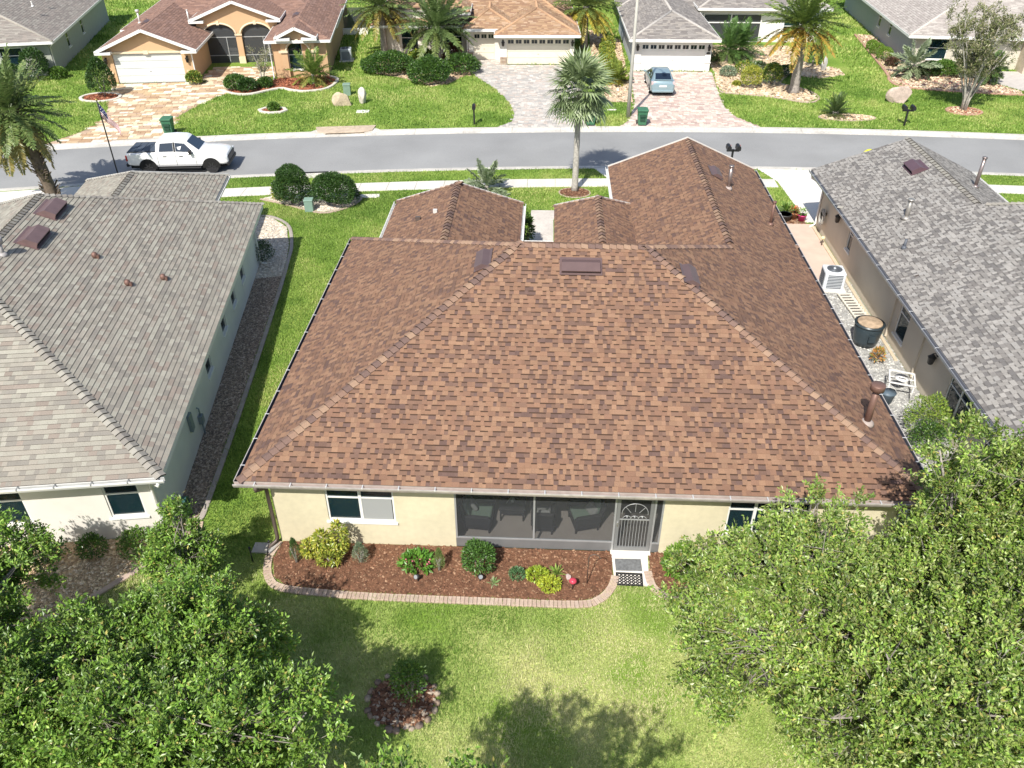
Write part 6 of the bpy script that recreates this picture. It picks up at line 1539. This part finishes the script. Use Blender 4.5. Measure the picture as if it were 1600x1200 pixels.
tr = thing('pickup_truck', 'white four-door pickup truck with grey bed cover parked at the near kerb', 'pickup truck', (-20.55, 43.85, -.085), R(6)); tr.scale = (.92, .94, .96)
m_carw = M('car_white', (.80, .80, .80), .25, 0, spec=.6, coat=.6)
LT = Loft([(-2.97, .90, .62, 1.14, 1.20, .8), (-2.92, .97, .52, 1.20, 1.27, .86), (-2.6, 1.0, .48, 1.22, 1.29, .9), (-1.25, 1.0, .45, 1.22, 1.29, .9), (-1.2, 1.0, .45, 1.22, 1.31, .88), (-1.14, 1.0, .45, 1.22, 1.72, .80), (-1.0, 1.0, .45, 1.22, 1.88, .76), (-.2, 1.0, .45, 1.22, 1.93, .76), (.45, 1.0, .45, 1.21, 1.90, .74), (.62, 1.0, .45, 1.21, 1.84, .74), (1.38, 1.0, .45, 1.19, 1.27, .84), (1.5, 1.0, .45, 1.18, 1.25, .86), (2.2, .99, .46, 1.13, 1.22, .84), (2.72, .96, .48, 1.05, 1.14, .8), (2.92, .92, .5, .95, 1.04, .76), (2.98, .88, .55, .86, .92, .72)])
b = LT.body().build('body', m_carw, tr, smooth=True); bv = b.modifiers.new('bevel', 'BEVEL'); bv.width = .03; bv.segments = 2; bv.angle_limit = R(25)
side_windows(LT, tr, [(-.98, -.12, -.86, -.12), (.02, 1.08, .02, .56)], .12, .84)
deck_glass(LT, tr, 'windshield', .70, 1.33, .98, 1.02); MB().poly([(-1.19, -.66, 1.38), (-1.19, .66, 1.38), (-1.12, .62, 1.74), (-1.12, -.62, 1.74)][::-1]).build('rear_window', m_cglass, tr)
m_cover = M('bed_cover_grey', (.06, .075, .10), .6, .08, 6)
for i in range(4): MB().box(-2.84 + i * .405, -2.84 + i * .405 + .385, -.84, .84, 1.292, 1.325).build('bed_cover_panel', m_cover, tr, bevel=.01, segs=1)
MB().prism([(-2.88, -.88), (-1.22, -.88), (-1.22, .88), (-2.88, .88)], 1.28, 1.298).build('bed_cover_rail', m_blackp, tr)
for x in (-1.77, 1.98):
    for s in (-1, 1):
        wheel(tr, x, s * .99, .42, .27, m_rim)
        arc_ = [(x + .53 * math.cos(R(a)), s * 1.006, .42 + .5 * math.sin(R(a))) for a in range(-8, 189, 14)]
        mb = MB(); mb.poly(arc_ if s < 0 else arc_[::-1]); mb.build('wheel_arch', M('arch_black', (.01, .01, .01), .9, 0), tr)
mb = MB(); mb.box(2.9, 3.03, -.95, .95, .42, .62); mb.build('front_bumper', m_blackp, tr, bevel=.04)
mb = MB(); mb.box(2.93, 3.005, -.72, .72, .64, .95)
mb.build('grille', m_blackp, tr, bevel=.02)
for i in range(3): MB().box(3.006, 3.02, -.7, .7, .69 + i * .09, .72 + i * .09).build('grille_bar', M('chrome_dark', (.12, .12, .13), .2, 0, metal=.9), tr)
for s in (-1, 1):
    MB().box(2.72, 2.985, s * .84 - .1, s * .84 + .1, .80, .98).build('headlight', m_lamp_w, tr, bevel=.02)
    MB().box(-3.0, -2.9, s * .93 - .06, s * .93 + .06, .80, 1.13).build('tail_light', m_lamp_r, tr, bevel=.02)
    mb = MB(); mb.box(.82, .98, s * 1.12 - .1, s * 1.12 + .1, 1.18, 1.42); mb.bar((.95, s * .95, 1.24), (.92, s * 1.1, 1.26), .06, .05); mb.build('wing_mirror', m_blackp, tr, bevel=.03)
    for x in (-.78, .18): MB().box(x, x + .22, s * 1.0 - .012, s * 1.0 + .024, 1.02, 1.06).build('door_handle', m_blackp, tr)
    for x in (-1.12, -.04, 1.12): MB().box(x, x + .012, s * 1.003 - .003, s * 1.003 + .003, .5, 1.17).build('door_seam', m_blackp, tr)
    MB().box(-1.15, 1.35, s * .95 - .1, s * .95 + .1, .33, .40).build('side_step', m_blackp, tr, bevel=.02)
for s_ in (-1, 1):
    MB().box(-1.2, 1.42, s_ * 1.0 - .004, s_ * 1.0 + .012, .47, .56).build('rocker_trim', M('trim_grey', (.35, .35, .36), .4, .05), tr)
    MB().bar(LT.side(-1.0, .03, s_, .012), LT.side(1.15, .03, s_, .012), .012, .03).build('belt_trim', m_blackp, tr)
    MB().bar(LT.side(-.05, .1, s_, .012), LT.side(-.05, .88, s_, .012), .10, .012).build('door_pillar', m_blackp, tr)
MB().box(-3.08, -2.92, -.92, .92, .45, .62).build('rear_bumper', m_blackp, tr, bevel=.03)
MB().box(-2.9, 2.8, -.7, .7, .3, .52).build('chassis', M('arch_black', (.01, .01, .01)), tr)

ca = thing('hatchback_car', 'pale blue hatchback car parked on the pink paver drive', 'car', (8.0, 61.0, .02), R(91))
m_carb = M('car_blue', (.29, .40, .44), .28, 0, metal=.35, spec=.6, coat=.5)
LC = Loft([(-2.22, .72, .42, .82, .88, .6), (-2.16, .80, .34, .95, 1.02, .66), (-2.02, .85, .28, 1.0, 1.10, .66), (-1.72, .87, .24, .98, 1.26, .62), (-1.3, .87, .22, .96, 1.40, .60), (-.6, .87, .22, .94, 1.48, .60), (.0, .87, .22, .93, 1.48, .60), (.35, .87, .22, .93, 1.42, .60), (1.05, .87, .23, .93, 1.10, .64), (1.35, .87, .24, .92, .99, .68), (1.9, .85, .26, .80, .88, .64), (2.15, .78, .3, .66, .74, .58), (2.25, .7, .36, .56, .62, .5)])
b = LC.body().build('body', m_carb, ca, smooth=True); bv = b.modifiers.new('bevel', 'BEVEL'); bv.width = .025; bv.segments = 2; bv.angle_limit = R(25)
side_windows(LC, ca, [(-1.5, -.75, -1.15, -.72), (-.68, .12, -.66, .1), (.18, .95, .16, .42)], .12, .84)
deck_glass(LC, ca, 'windshield', .42, 1.22, 1.0, 1.0); deck_glass(LC, ca, 'rear_window', -1.98, -1.36, 1.0, .98, off=.012)
MB().box(-2.14, -1.98, -.62, .62, 1.085, 1.115).build('spoiler', m_carb, ca, bevel=.01)
for s in (-1, 1):
    MB().box(-2.2, -2.0, s * .74 - .09, s * .74 + .09, .78, 1.02).build('tail_light', m_lamp_r if False else M('lamp_pale', (.55, .42, .42), .15, 0, spec=.7), ca, bevel=.03)
    MB().box(1.95, 2.16, s * .62 - .12, s * .62 + .12, .62, .74).build('headlight', m_lamp_w, ca, bevel=.03)
    mb = MB(); mb.box(.72, .84, s * .98 - .09, s * .98 + .09, .95, 1.08); mb.build('wing_mirror', m_carb, ca, bevel=.03)
    for x in (-1.32, 1.38):
        wheel(ca, x, s * .86, .31, .2, m_rim_l)
        arc_ = [(x + .38 * math.cos(R(a)), s * .876, .31 + .36 * math.sin(R(a))) for a in range(-8, 189, 14)]; MB().poly(arc_ if s < 0 else arc_[::-1]).build('wheel_arch', M('arch_black', (.01, .01, .01)), ca)
MB().box(-2.27, -2.12, -.74, .74, .3, .46).build('rear_bumper', m_carb, ca, bevel=.03); MB().box(-2.235, -2.2, -.26, .26, .66, .78).build('number_plate', M('plate', (.7, .7, .68), .5), ca)
MB().box(-2.0, 2.0, -.6, .6, .16, .3).build('chassis', M('arch_black', (.01, .01, .01)), ca)

# ------------------------------------------------------------------ street furniture
m_bin = M('bin_green', (.05, .16, .085), .5, .1, 6)
def bin_(loc, rz, label):
    t = thing('wheeled_bin', label, 'bin', loc, rz, 'green wheeled bins at the far kerb')
    mb = MB(); mb.v = [(x * a, y * b_, z) for z, a, b_ in ((.06, .25, .25), (.95, .31, .36)) for x, y in ((-1, -1), (1, -1), (1, 1), (-1, 1))]
    mb.f = [(3, 2, 1, 0), (4, 5, 6, 7), (0, 1, 5, 4), (1, 2, 6, 5), (2, 3, 7, 6), (3, 0, 4, 7)]; mb.m = [0] * 6; mb.build('body', m_bin, t, bevel=.03)
    MB().prism([(-.34, -.42), (.34, -.42), (.34, .3), (.25, .42), (-.25, .42), (-.34, .3)], .96, 1.04).build('lid', m_bin, t, bevel=.03)
    MB().box(-.2, .2, -.40, -.33, .62, .74).build('grip_bar', M('bin_dark', (.02, .06, .035), .6), t); MB().box(-.16, .16, -.36, -.30, .36, .5).build('lift_pocket', M('bin_dark', (.02, .06, .035)), t)
    MB().tube([(-.26, .44, .98), (.26, .44, .98)], .02, 6).build('handle', m_bin, t)
    for s in (-1, 1): MB().tube([(s * .27, .27, .12), (s * .33, .27, .12)], .12, 12).build('wheel', m_tyre, t)
bin_((-23.5, 49.25, .02), R(6), 'green wheeled bin by the tan paver drive behind the pickup'); bin_((2.75, 52.3, .02), R(2), 'green wheeled bin half behind the tall fan palm'); bin_((6.05, 52.4, .02), R(1), 'green wheeled bin beside the light pole at the pink drive')
def mailbox(loc, rz, n, label, h=1.05, col=(.015, .015, .017)):
    t = thing('mailbox', label, 'mailbox', loc, rz); m = M('mailbox_black', col, .45, .05)
    MB().box(-.05, .05, -.05, .05, -.05, h).build('post', m, t)
    if n == 2: MB().box(-.35, .35, -.05, .05, h - .12, h - .02).build('cross_arm', m, t)
    for x in ((0,) if n == 1 else (-.26, .26)):
        pr_ = [(-.11, 0), (.11, 0), (.11, .15)] + [(.11 * math.cos(R(a)), .15 + .11 * math.sin(R(a))) for a in range(20, 180, 20)] + [(-.11, .15)]
        mb = MB(); mt = Matrix.Translation((x, -.28, h)) @ Matrix(((1, 0, 0, 0), (0, 0, 1, 0), (0, 1, 0, 0), (0, 0, 0, 1))); mb.prism(pr_, 0, .52, mat=mt); b_ = mb.build('box', m, t)
        MB().box(x + .112, x + .125, .02, .05, h + .1, h + .24).build('flag', M('flag_red', (.5, .03, .03), .5), t)
mailbox((-4.7, 52.0, 0), R(3), 1, 'single black mailbox at the kerb before the cream house'); mailbox((22.85, 53.0, 0), R(-2), 2, 'double black mailbox on one post at the far kerb near the sago palm'); mailbox((10.35, 44.75, 0), R(1), 2, 'double black mailbox rising behind the brown garage roof', 1.15)
t = thing('light_pole', 'tall pale concrete light pole beside the pink drive', 'light pole', (5.28, 53.95, 0))
m_pole = M('pole_concrete', (.46, .44, .39), .8, .08, 2); MB().tube([(0, 0, -.2), (0, 0, 4.5), (0, 0, 9.6)], [.13, .10, .07], 12).build('pole', m_pole, t)
MB().tube([(0, 0, 9.4), (.2, -.5, 9.75), (.35, -1.2, 9.8)], .035, 6).build('arm', m_pole, t); MB().prism([(.22, -1.75), (.52, -1.7), (.46, -1.1), (.26, -1.12)], 9.72, 9.86).build('lamp_head', M('lamp_grey', (.3, .3, .3), .4), t, bevel=.03)
# flag on a black pole
t = thing('flagpole', 'thin black flagpole with a drooping red, white and blue flag', 'flagpole', (-23.15, 41.35, 0))
MB().tube([(0, 0, -.1), (0, 0, 4.35)], .035, 8).build('pole', m_blackp, t); mb = MB(); mb.ell((0, 0, 4.4), (.06, .06, .06), 8, 6); mb.build('finial', M('finial_gold', (.5, .38, .12), .3, 0, metal=.8), t)
NX, NY = 30, 13
def fpt(i, j):
    u, v = i / NX, j / NY; d = u * 1.5                 # u along the fly, v from top to bottom stripe
    x = .04 + d * .50 + .14 * v * u; z = 4.25 - d * .85 - v * .78 * (1 - .35 * u); y = .10 * math.sin(u * 9 + v * 3) * u + .05 * math.sin(v * 8) * u
    return (x, y, z)
mb = MB(); mb.v = [fpt(i, j) for i in range(NX + 1) for j in range(NY + 1)]
for i in range(NX):
    for j in range(NY):
        a = i * (NY + 1) + j; mb.f.append((a, a + 1, a + NY + 2, a + NY + 1))
        canton = i < 12 and j < 7
        mb.m.append((1 if not ((i % 3 == 1) and (j % 3 == 1)) else 2) if canton else (0 if j % 2 == 0 else 2))
fl = mb.build('flag', [M('cloth_red', (.34, .015, .02), .8, .05), M('cloth_blue', (.015, .02, .09), .8, .05), M('cloth_white', (.72, .72, .72), .8, .03)], t, smooth=True)
# boxes, boulders, pads
def ubox(loc, rz, s, col, label):
    t = thing('utility_box', label, 'utility box', loc, rz); m = M('ubox_%d' % int(s[0] * 100), col, .5, .08, 4)
    MB().box(-s[0] / 2, s[0] / 2, -s[1] / 2, s[1] / 2, -.05, s[2] * .86).build('cabinet', m, t, bevel=.015); MB().box(-s[0] / 2 - .02, s[0] / 2 + .02, -s[1] / 2 - .02, s[1] / 2 + .02, s[2] * .862, s[2]).build('lid', m, t, bevel=.025)
ubox((-11.87, 37.95, .03), R(5), (.42, .4, .62), (.22, .33, .27), 'grey green utility box between the two clipped bushes'); ubox((-14.25, 58.3, 0), R(8), (.5, .45, .8), (.2, .29, .22), 'green utility box on the lawn behind the two boulders')
def boulder(loc, s, rz, col, label, seed):
    bmx = bmesh.new(); bmesh.ops.create_icosphere(bmx, subdivisions=3, radius=1); rg = random.Random(seed)
    pl = [(Vector((rg.gauss(0, 1), rg.gauss(0, 1), rg.gauss(0, .8))).normalized(), rg.uniform(.45, .78)) for _ in range(11)]
    for v in bmx.verts:
        for n, d in pl:
            q = v.co.dot(n)
            if q > d: v.co -= n * (q - d)
        v.co += Vector((rg.uniform(-.015, .015),) * 3); v.co = Vector((v.co.x * s[0], v.co.y * s[1], v.co.z * s[2] + s[2] * .55))
    me = bpy.data.meshes.new('boulder'); bmx.to_mesh(me); bmx.free(); me.materials.append(M('rock_%d' % seed, col, .9, .2, 3, .6, 20, var2=.15, scale2=15))
    o = bpy.data.objects.new('boulder', me); link(o, None, loc, rz); tag(o, label, 'boulder')
boulder((-14.05, 55.8, 0), (.72, .4, .62), R(5), (.52, .42, .30), 'wide tan boulder on the lawn left of the white stone', 1); boulder((-12.75, 56.3, 0), (.36, .28, .72), R(10), (.60, .55, .47), 'narrow upright pale stone on the lawn beside the tan boulder', 2); boulder((24.25, 58.2, 0), (.95, .4, .78), R(-4), (.48, .38, .33), 'big pinkish boulder on the lawn near the many-stemmed tree', 3); boulder((21.2, 66.3, 0), (.3, .3, .75), 0, (.5, .48, .45), 'upright grey stone in the far tan gravel', 4); boulder((.86, 14.5, 0), (.12, .09, .1), .4, (.45, .36, .34), 'pale pinkish stone in the mulch beside the leaf tuft', 5)
tag(MB().box(-.42, .42, -.28, .28, -.05, .05).build('pad_cover', M('pad_white', (.66, .65, .61), .8, .05), None, (-12.4, 54.45, 0), R(4), bevel=.015), 'white rectangular utility cover in the grass below the boulders', 'utility cover')
tag(MB().box(-.5, .5, -.22, .22, -.05, .05).build('pad_cover', m_conc2, None, (-9.2, 39.95, 0), R(7), bevel=.015), 'pale concrete pad in the grass beside the clipped bushes', 'concrete pad')
tag(MB().box(-.3, .35, -.1, .1, -.05, .03).build('pad_cover', m_conc2, None, (4.3, 55.6, 0), R(2)), 'narrow pale concrete strip in the grass beside the light pole', 'concrete pad')
t = thing('yellow_container', 'bright yellow rounded container showing behind the grey roof peak', 'container', (18.2, 45.6, -.08), R(2))
m_yel = M('yellow_plastic', (.72, .70, .03), .4, .03); MB().box(-.34, .34, -.3, .3, 0, .72).build('body', m_yel, t, bevel=.05); mb = MB(); mb.ell((0, 0, .73), (.38, .34, .32), 16, 10); mb.build('lid', m_yel, t, smooth=True)

# ------------------------------------------------------------------ things in the alley
def ac_unit(loc, rz, s, label, col):
    t = thing('air_conditioner', label, 'air conditioner', loc, rz); w, d, h = s; m = M('ac_%d' % int(w * 100), col, .45, .05); k = M('ac_dark', (.07, .08, .10), .6)
    MB().box(-w * .62, w * .62, -d * .62, d * .62, -.05, .07).build('pad', m_conc2, t); MB().box(-w / 2, w / 2, -d / 2, d / 2, .072, h).build('cabinet', m, t, bevel=.06)
    MB().cyl((0, 0), w * .36, h + .002, h + .015, 24).build('fan_opening', k, t)
    mb = MB()
    for i in range(7): mb.tube([(w * (.06 + .05 * i) * math.cos(R(a)), w * (.06 + .05 * i) * math.sin(R(a)), h + .03) for a in range(0, 361, 20)], .006, 4)
    mb.build('fan_guard', M('guard_grey', (.3, .33, .36), .4, 0, metal=.5), t); MB().cyl((0, 0), .05, h + .016, h + .05, 10).build('fan_hub', m, t)
    for i in range(9):
        for sx, sy, a, b_ in ((0, -1, w * .36, .006), (-1, 0, .006, d * .36)):
            MB().box(sx * w / 2 - a - (.004 if sx else 0), sx * w / 2 + a, sy * d / 2 - b_ - (.004 if sy else 0), sy * d / 2 + b_, .16 + i * .07, .195 + i * .07).build('louvre', k, t)
ac_unit((12.15, 30.95, .02), R(-4), (.85, .85, .85), 'white air conditioner with round fan guard standing in the alley', (.68, .72, .76)); ac_unit((-16.35, 68.0, 0), R(8), (.9, .85, .95), 'grey air conditioner beside the tan house wall', (.42, .45, .48))
t = thing('slatted_rack', 'white slatted rack lying along the beige alley wall', 'rack', (12.55, 29.2, .03), R(94))
m_rack = M('rack_white', (.66, .62, .54), .6, .06)
for y in (-.24, .24): MB().box(-1.0, 1.0, y - .03, y + .03, .05, .12).build('rail', m_rack, t)
for i in range(9): MB().box(-.9 + i * .22, -.9 + i * .22 + .1, -.3, .3, .121, .145).build('slat', m_rack, t)
t = thing('barrel', 'dark barrel with round tan lid in the alley', 'barrel', (12.2, 26.5, .03))
m_bar = M('barrel_dark', (.035, .05, .06), .35, .1, 4); MB().lathe((0, 0, 0), [(.40, 0), (.46, .25), (.50, .6), (.52, .88), (.5, .9)], 24).build('body', m_bar, t, smooth=False)
MB().lathe((0, 0, .9), [(.54, -.05), (.55, .01), (.46, .03), (.46, .0)], 24).build('rim', m_bar, t); MB().lathe((0, 0, .92), [(.47, 0), (.42, .035), (.01, .05)], 20).build('lid', M('lid_tan', (.42, .31, .21), .8, .3, 5), t); MB().box(-.12, .12, -.56, -.45, .35, .6).build('handle', m_bar, t)
shrub('flower_plant', 'small plant with orange blooms on the alley gravel', 'plant', (12.2, 25.15, .03), (.2, .2, .32), 260, (.12, .05), [(.45, .20, .05), (.22, .25, .06), (.5, .28, .08)], 301)
t = thing('patio_table', 'white metal patio table with square frame standing in the alley', 'table', (12.35, 23.3, .03), R(-18))
m_wm = M('white_metal', (.75, .74, .72), .4, .03)
mb = MB()
for a, b_ in (((-.4, -.4), (.4, -.4)), ((.4, -.4), (.4, .4)), ((.4, .4), (-.4, .4)), ((-.4, .4), (-.4, -.4))): mb.bar((*a, .62), (*b_, .62), .05, .04)
mb.build('frame', m_wm, t)
for x, y in ((-.38, -.38), (.38, -.38), (.38, .38), (-.38, .38)): MB().tube([(x, y, 0), (x, y, .6)], .02, 6).build('leg', m_wm, t)
MB().lathe((0, 0, .61), [(.22, 0), (.24, .02), (.1, .015)], 16).build('tray', m_wm, t); MB().bar((-.38, 0, .605), (.38, 0, .605), .04, .02).build('brace', m_wm, t)
t = thing('bucket', 'slate blue bucket on the alley gravel by the brown eave', 'bucket', (11.75, 22.75, .03)); MB().lathe((0, 0, 0), [(.2, 0), (.26, .4), (.28, .42), (.25, .43), (.24, .38), (.01, .3)], 18).build('body', M('bucket_blue', (.10, .14, .18), .5, .05), t); MB().tube([(.27 * math.cos(R(a)), 0, .4 + .2 * math.sin(R(a))) for a in range(0, 181, 20)], .008, 5).build('handle', m_wm, t)
t = thing('hose_coil', 'coiled grey garden hose hanging on the beige wall corner', 'hose', (13.02, 36.1, .95)); mb = MB(); n_ = 150
mb.tube([(-.05 - .05 * math.sin(i * .21), (.3 - .0006 * i) * math.cos(i * .335) * .9, (.42 - .0012 * i) * math.sin(i * .335)) for i in range(n_)], .022, 6); mb.build('hose', M('hose_grey', (.42, .41, .38), .5, .1), t); MB().box(-.12, .12, -.08, .08, .1, .2).build('bracket', m_blackp, t)
lantern(h3, 0, 0, 0).parent = None
lt = [o for o in COL.objects if o.name.startswith('wall_lantern') and o.parent is None][-1]; lt.parent = h3; lt.location = (13.15, 34.2, 1.85); lt.rotation_euler = (0, 0, R(-90))
l2 = lt.copy(); COL.objects.link(l2); l2.parent = h3; l2.location = (13.15, 23.1, 1.7)
t = thing('garden_light', 'small cream globe light on the alley kerb', 'light', (12.85, 35.0, .05)); MB().cyl((0, 0), .03, 0, .3, 8).build('stake', m_bronze, t); mb = MB(); mb.ell((0, 0, .36), (.1, .1, .09), 12, 8); mb.build('globe', M('globe_cream', (.75, .65, .42), .3), t, smooth=True)
def pot(loc, r, h, col, label, plant, pc, seed, lf=(.13, .05)):
    t = thing('flower_pot', label, 'flower pot', loc); MB().lathe((0, 0, 0), [(r * .7, 0), (r, h), (r * 1.08, h + .01), (r * 1.08, h + .05), (r * .92, h + .05), (r * .9, h - .02)], 18).build('pot', M('pot_%d' % seed, col, .5, .08), t)
    MB().cyl((0, 0), r * .9, h - .05, h - .01, 16).build('soil', M('soil', (.14, .09, .06), .95, .2, 9), t)
    if plant:
        g = np.random.default_rng(seed); d = norm(g.normal(size=(plant, 3))); p = d * np.array([r * 1.1, r * 1.1, r]) * g.uniform(.4, 1, (plant, 1)) + [0, 0, h + r * .8]; v, f = leaf_arrays(p, d + [0, 0, .5], d + [0, 0, .8], g.uniform(.7, 1.2, plant) * lf[0], lf[1]); obj_np('foliage', v, f, m_leaf, pick(pc, plant, g), parent=t)
pot((11.75, 37.75, .03), .32, .3, (.03, .03, .03), 'wide black flower bowl with bare soil', 0, None, 311); pot((12.25, 37.95, .03), .2, .3, (.3, .14, .08), 'pot of orange red flowers beside the black bowl', 120, [(.6, .13, .04), (.55, .2, .05), (.15, .25, .05)], 312); pot((12.6, 37.75, .03), .2, .28, (.55, .05, .2), 'magenta pot with a green plant', 90, [(.2, .35, .08), (.3, .42, .12)], 313)

# ------------------------------------------------------------------ small things behind the house
t = thing('doormat', 'plain grey doormat directly at the porch door', 'doormat', (2.46, 15.0, .034), R(1)); MB().box(-.35, .35, -.21, .21, 0, .015).build('mat', M('mat_grey', (.16, .165, .17), .9, .25, 12, .3, 80), t, bevel=.004, segs=1)
t = thing('doormat', 'black openwork rubber doormat on the lawn side of the step', 'doormat', (2.45, 14.5, .034), R(-1)); m_rub = M('rubber_black', (.018, .018, .019), .7, .1)
mb = MB()
for a in ((-.35, -.31, -.22, .22), (.31, .35, -.22, .22), (-.309, .309, -.22, -.18), (-.309, .309, .18, .22)): mb.box(a[0], a[1], a[2], a[3], 0, .014)
mb.build('border', m_rub, t); mb = MB()
for i in range(6):
    for j in range(4): mb.tube([(-.257 + i * .103 + .044 * math.cos(R(a)), -.135 + j * .09 + .038 * math.sin(R(a)), .008) for a in range(0, 361, 40)], .017, 4, cap=False)
tag(mb.build('openwork', m_rub, t), kind='stuff')
t = thing('plant_hook', 'tall thin shepherd hook standing in the mulch', 'plant hook', (1.33, 14.3, 0)); MB().tube([(0, 0, -.1), (0, 0, 1.0)] + [(.14 - .14 * math.cos(R(a)), 0, 1.0 + .14 * math.sin(R(a))) for a in range(20, 200, 20)] + [(.32, 0, 1.0)], .012, 6).build('rod', m_bronze, t)
def spot(loc, rz, label):
    t = thing('spotlight', label, 'spotlight', loc, rz); MB().tube([(0, 0, -.05), (0, 0, .16)], .015, 6).build('stake', m_blackp, t); MB().tube([(0, .07, .16), (0, 0, .2), (0, -.08, .25)], [.035, .055, .065], 10).build('head', M('spot_dark', (.05, .05, .055), .4), t); MB().tube([(0, -.081, .2508), (0, -.086, .254)], .056, 10).build('lens', M('lens_pale', (.28, .29, .3), .2), t)
spot((-3.08, 14.2, .02), R(-30), 'small spotlight in the mulch near the flowering plant'); spot((-1.46, 14.28, .02), R(20), 'small spotlight in front of the dense dark bush')
t = thing('garden_stake', 'red globe on a thin stake in the mulch', 'garden stake', (.95, 14.1, 0)); MB().tube([(0, 0, -.05), (0, 0, .3)], .01, 6).build('stake', m_blackp, t); mb = MB(); mb.ell((0, 0, .36), (.1, .1, .075), 12, 8); mb.build('globe', M('globe_red', (.55, .06, .10), .25), t, smooth=True)
for i, (x, y, lab) in enumerate(((-7.62, 14.7, 'thin black stake in the grass by the splash block'), (-7.3, 14.85, 'tilted black stake next to the downspout foot'))):
    t = thing('garden_stake', lab, 'garden stake', (x, y, 0)); MB().tube([(0, 0, -.05), (.12 * i, .1 * i, .5)], .018, 6).build('stake', m_blackp, t); MB().tube([(.12 * i, .1 * i, .5), (.13 * i, .11 * i, .56)], .03, 8).build('head', m_blackp, t)
for i, x in enumerate((-1.82, -1.68)):
    t = thing('garden_stake', 'short black post behind the dense bush, ' + ('first', 'second') [i] + ' from the window side', 'garden stake', (x, 15.2, 0)); MB().tube([(0, 0, -.05), (0, 0, .32)], .014, 6).build('stake', m_blackp, t); MB().tube([(0, 0, .32), (0, 0, .40)], .03, 8).build('head', m_blackp, t)
t = thing('hose_reel', 'dark green hose and reel at the corner of the pale blue wall', 'hose reel', (-10.05, 16.25, 0), AL); mb = MB()
for k in range(5): mb.tube([(.02 + k * .035, .24 * math.cos(R(a)), .5 + .24 * math.sin(R(a))) for a in range(0, 361, 20)], .018, 5, cap=False)
mb.build('hose', M('hose_green', (.05, .13, .11), .5, .1), t); MB().box(-.02, .2, -.05, .05, 0, .5).build('stand', m_blackp, t); MB().tube([(.1, -.05, .7), (.0, -.15, .95), (.1, -.3, 1.0), (.2, -.32, .8)], .018, 6).build('hose_end', m_blackp, t)

# ------------------------------------------------------------------ furniture on the screened porch
m_wick = M('wicker_dark', (.035, .035, .042), .7, .25, 40, .5, 120); m_cush = M('cushion_green', (.17, .24, .19), .9, .08, 6); m_cush2 = M('cushion_grey', (.26, .27, .26), .9, .1, 6)
def wicker_chair(loc, rz, w, label, cushion, pillow=True):
    t = thing('wicker_chair', label, 'chair', loc, rz, None)
    MB().box(-w / 2, w / 2, -.36, .36, .14, .34).build('seat_base', m_wick, t, bevel=.03); MB().box(-w / 2 + .1, w / 2 - .1, -.34, .26, .342, .46).build('cushion', cushion, t, bevel=.04)
    mt = Matrix.Translation((0, .34, .3)) @ Matrix.Rotation(R(-14), 4, 'X'); MB().box(-w / 2 + .02, w / 2 - .02, -.05, .05, 0, .68, mat=mt).build('backrest', m_wick, t, bevel=.04)
    mt2 = Matrix.Translation((0, .27, .46)) @ Matrix.Rotation(R(-14), 4, 'X'); MB().box(-w / 2 + .12, w / 2 - .12, -.06, .05, 0, .5, mat=mt2).build('back_cushion', cushion, t, bevel=.04)
    for s in (-1, 1):
        MB().prism([(-.36, 0), (.36, 0), (.38, .3), (-.3, .3), (-.38, .22)], -.06, .06, mat=Matrix.Translation((s * (w / 2 - .03), 0, .32)) @ Matrix(((0, 0, 1, 0), (1, 0, 0, 0), (0, 1, 0, 0), (0, 0, 0, 1)))).build('armrest', m_wick, t, bevel=.03)
        for y in (-.32, .32): MB().tube([(s * (w / 2 - .06), y, 0), (s * (w / 2 - .06), y, .15)], .03, 6).build('leg', m_wick, t)
    if pillow: MB().box(-.2, .2, -.07, .07, 0, .34, mat=Matrix.Translation((w * .12, .12, .46)) @ Matrix.Rotation(R(-28), 4, 'X') @ Matrix.Rotation(R(20), 4, 'Z')).build('pillow', m_cush2, t, bevel=.06)
wicker_chair((-1.62, 16.4, .046), R(85), .85, 'dark wicker armchair with green cushion at the left end of the porch', m_cush); wicker_chair((1.3, 16.5, .046), R(-75), .8, 'dark wicker armchair facing left near the screen door', m_cush); wicker_chair((.16, 16.35, .046), R(180), .62, 'dark wicker seat in the middle behind the screen post', m_cush2, False)
t = thing('wicker_table', 'dark wicker side table carrying a potted plant on the porch', 'table', (-.72, 16.75, .046)); MB().box(-.38, .38, -.3, .3, .42, .48).build('tabletop', m_wick, t, bevel=.02); MB().box(-.33, .33, -.25, .25, .25, .419).build('apron', m_wick, t)
for x in (-.32, .32):
    for y in (-.24, .24): MB().tube([(x, y, 0), (x, y, .42)], .025, 6).build('leg', m_wick, t)
t = tuft('potted_plant', 'spiky pale plant in a vase on the porch table', 'plant', (-.72, 16.75, .75), 34, .36, .03, [(.28, .36, .24), (.2, .28, .16)], 330, el=(10, 75)); MB().lathe((0, 0, -.22), [(.05, 0), (.07, .12), (.05, .22)], 12).build('vase', M('vase_pale', (.5, .55, .48), .4), t)
t = thing('bench', 'pale bench inside the arched porch of the tan house', 'bench', lw(7.0, 6.3, (-31.71, 60.44), R(8)) + (0,), R(8)); MB().box(-.9, .9, -.25, .25, .4, .48).build('seat', m_wm, t, bevel=.02); MB().box(-.9, .9, .2, .25, .5, .9).build('backrest', m_wm, t)
for x in (-.8, .8): MB().box(x - .04, x + .04, -.2, .2, 0, .4).build('leg', m_wm, t)
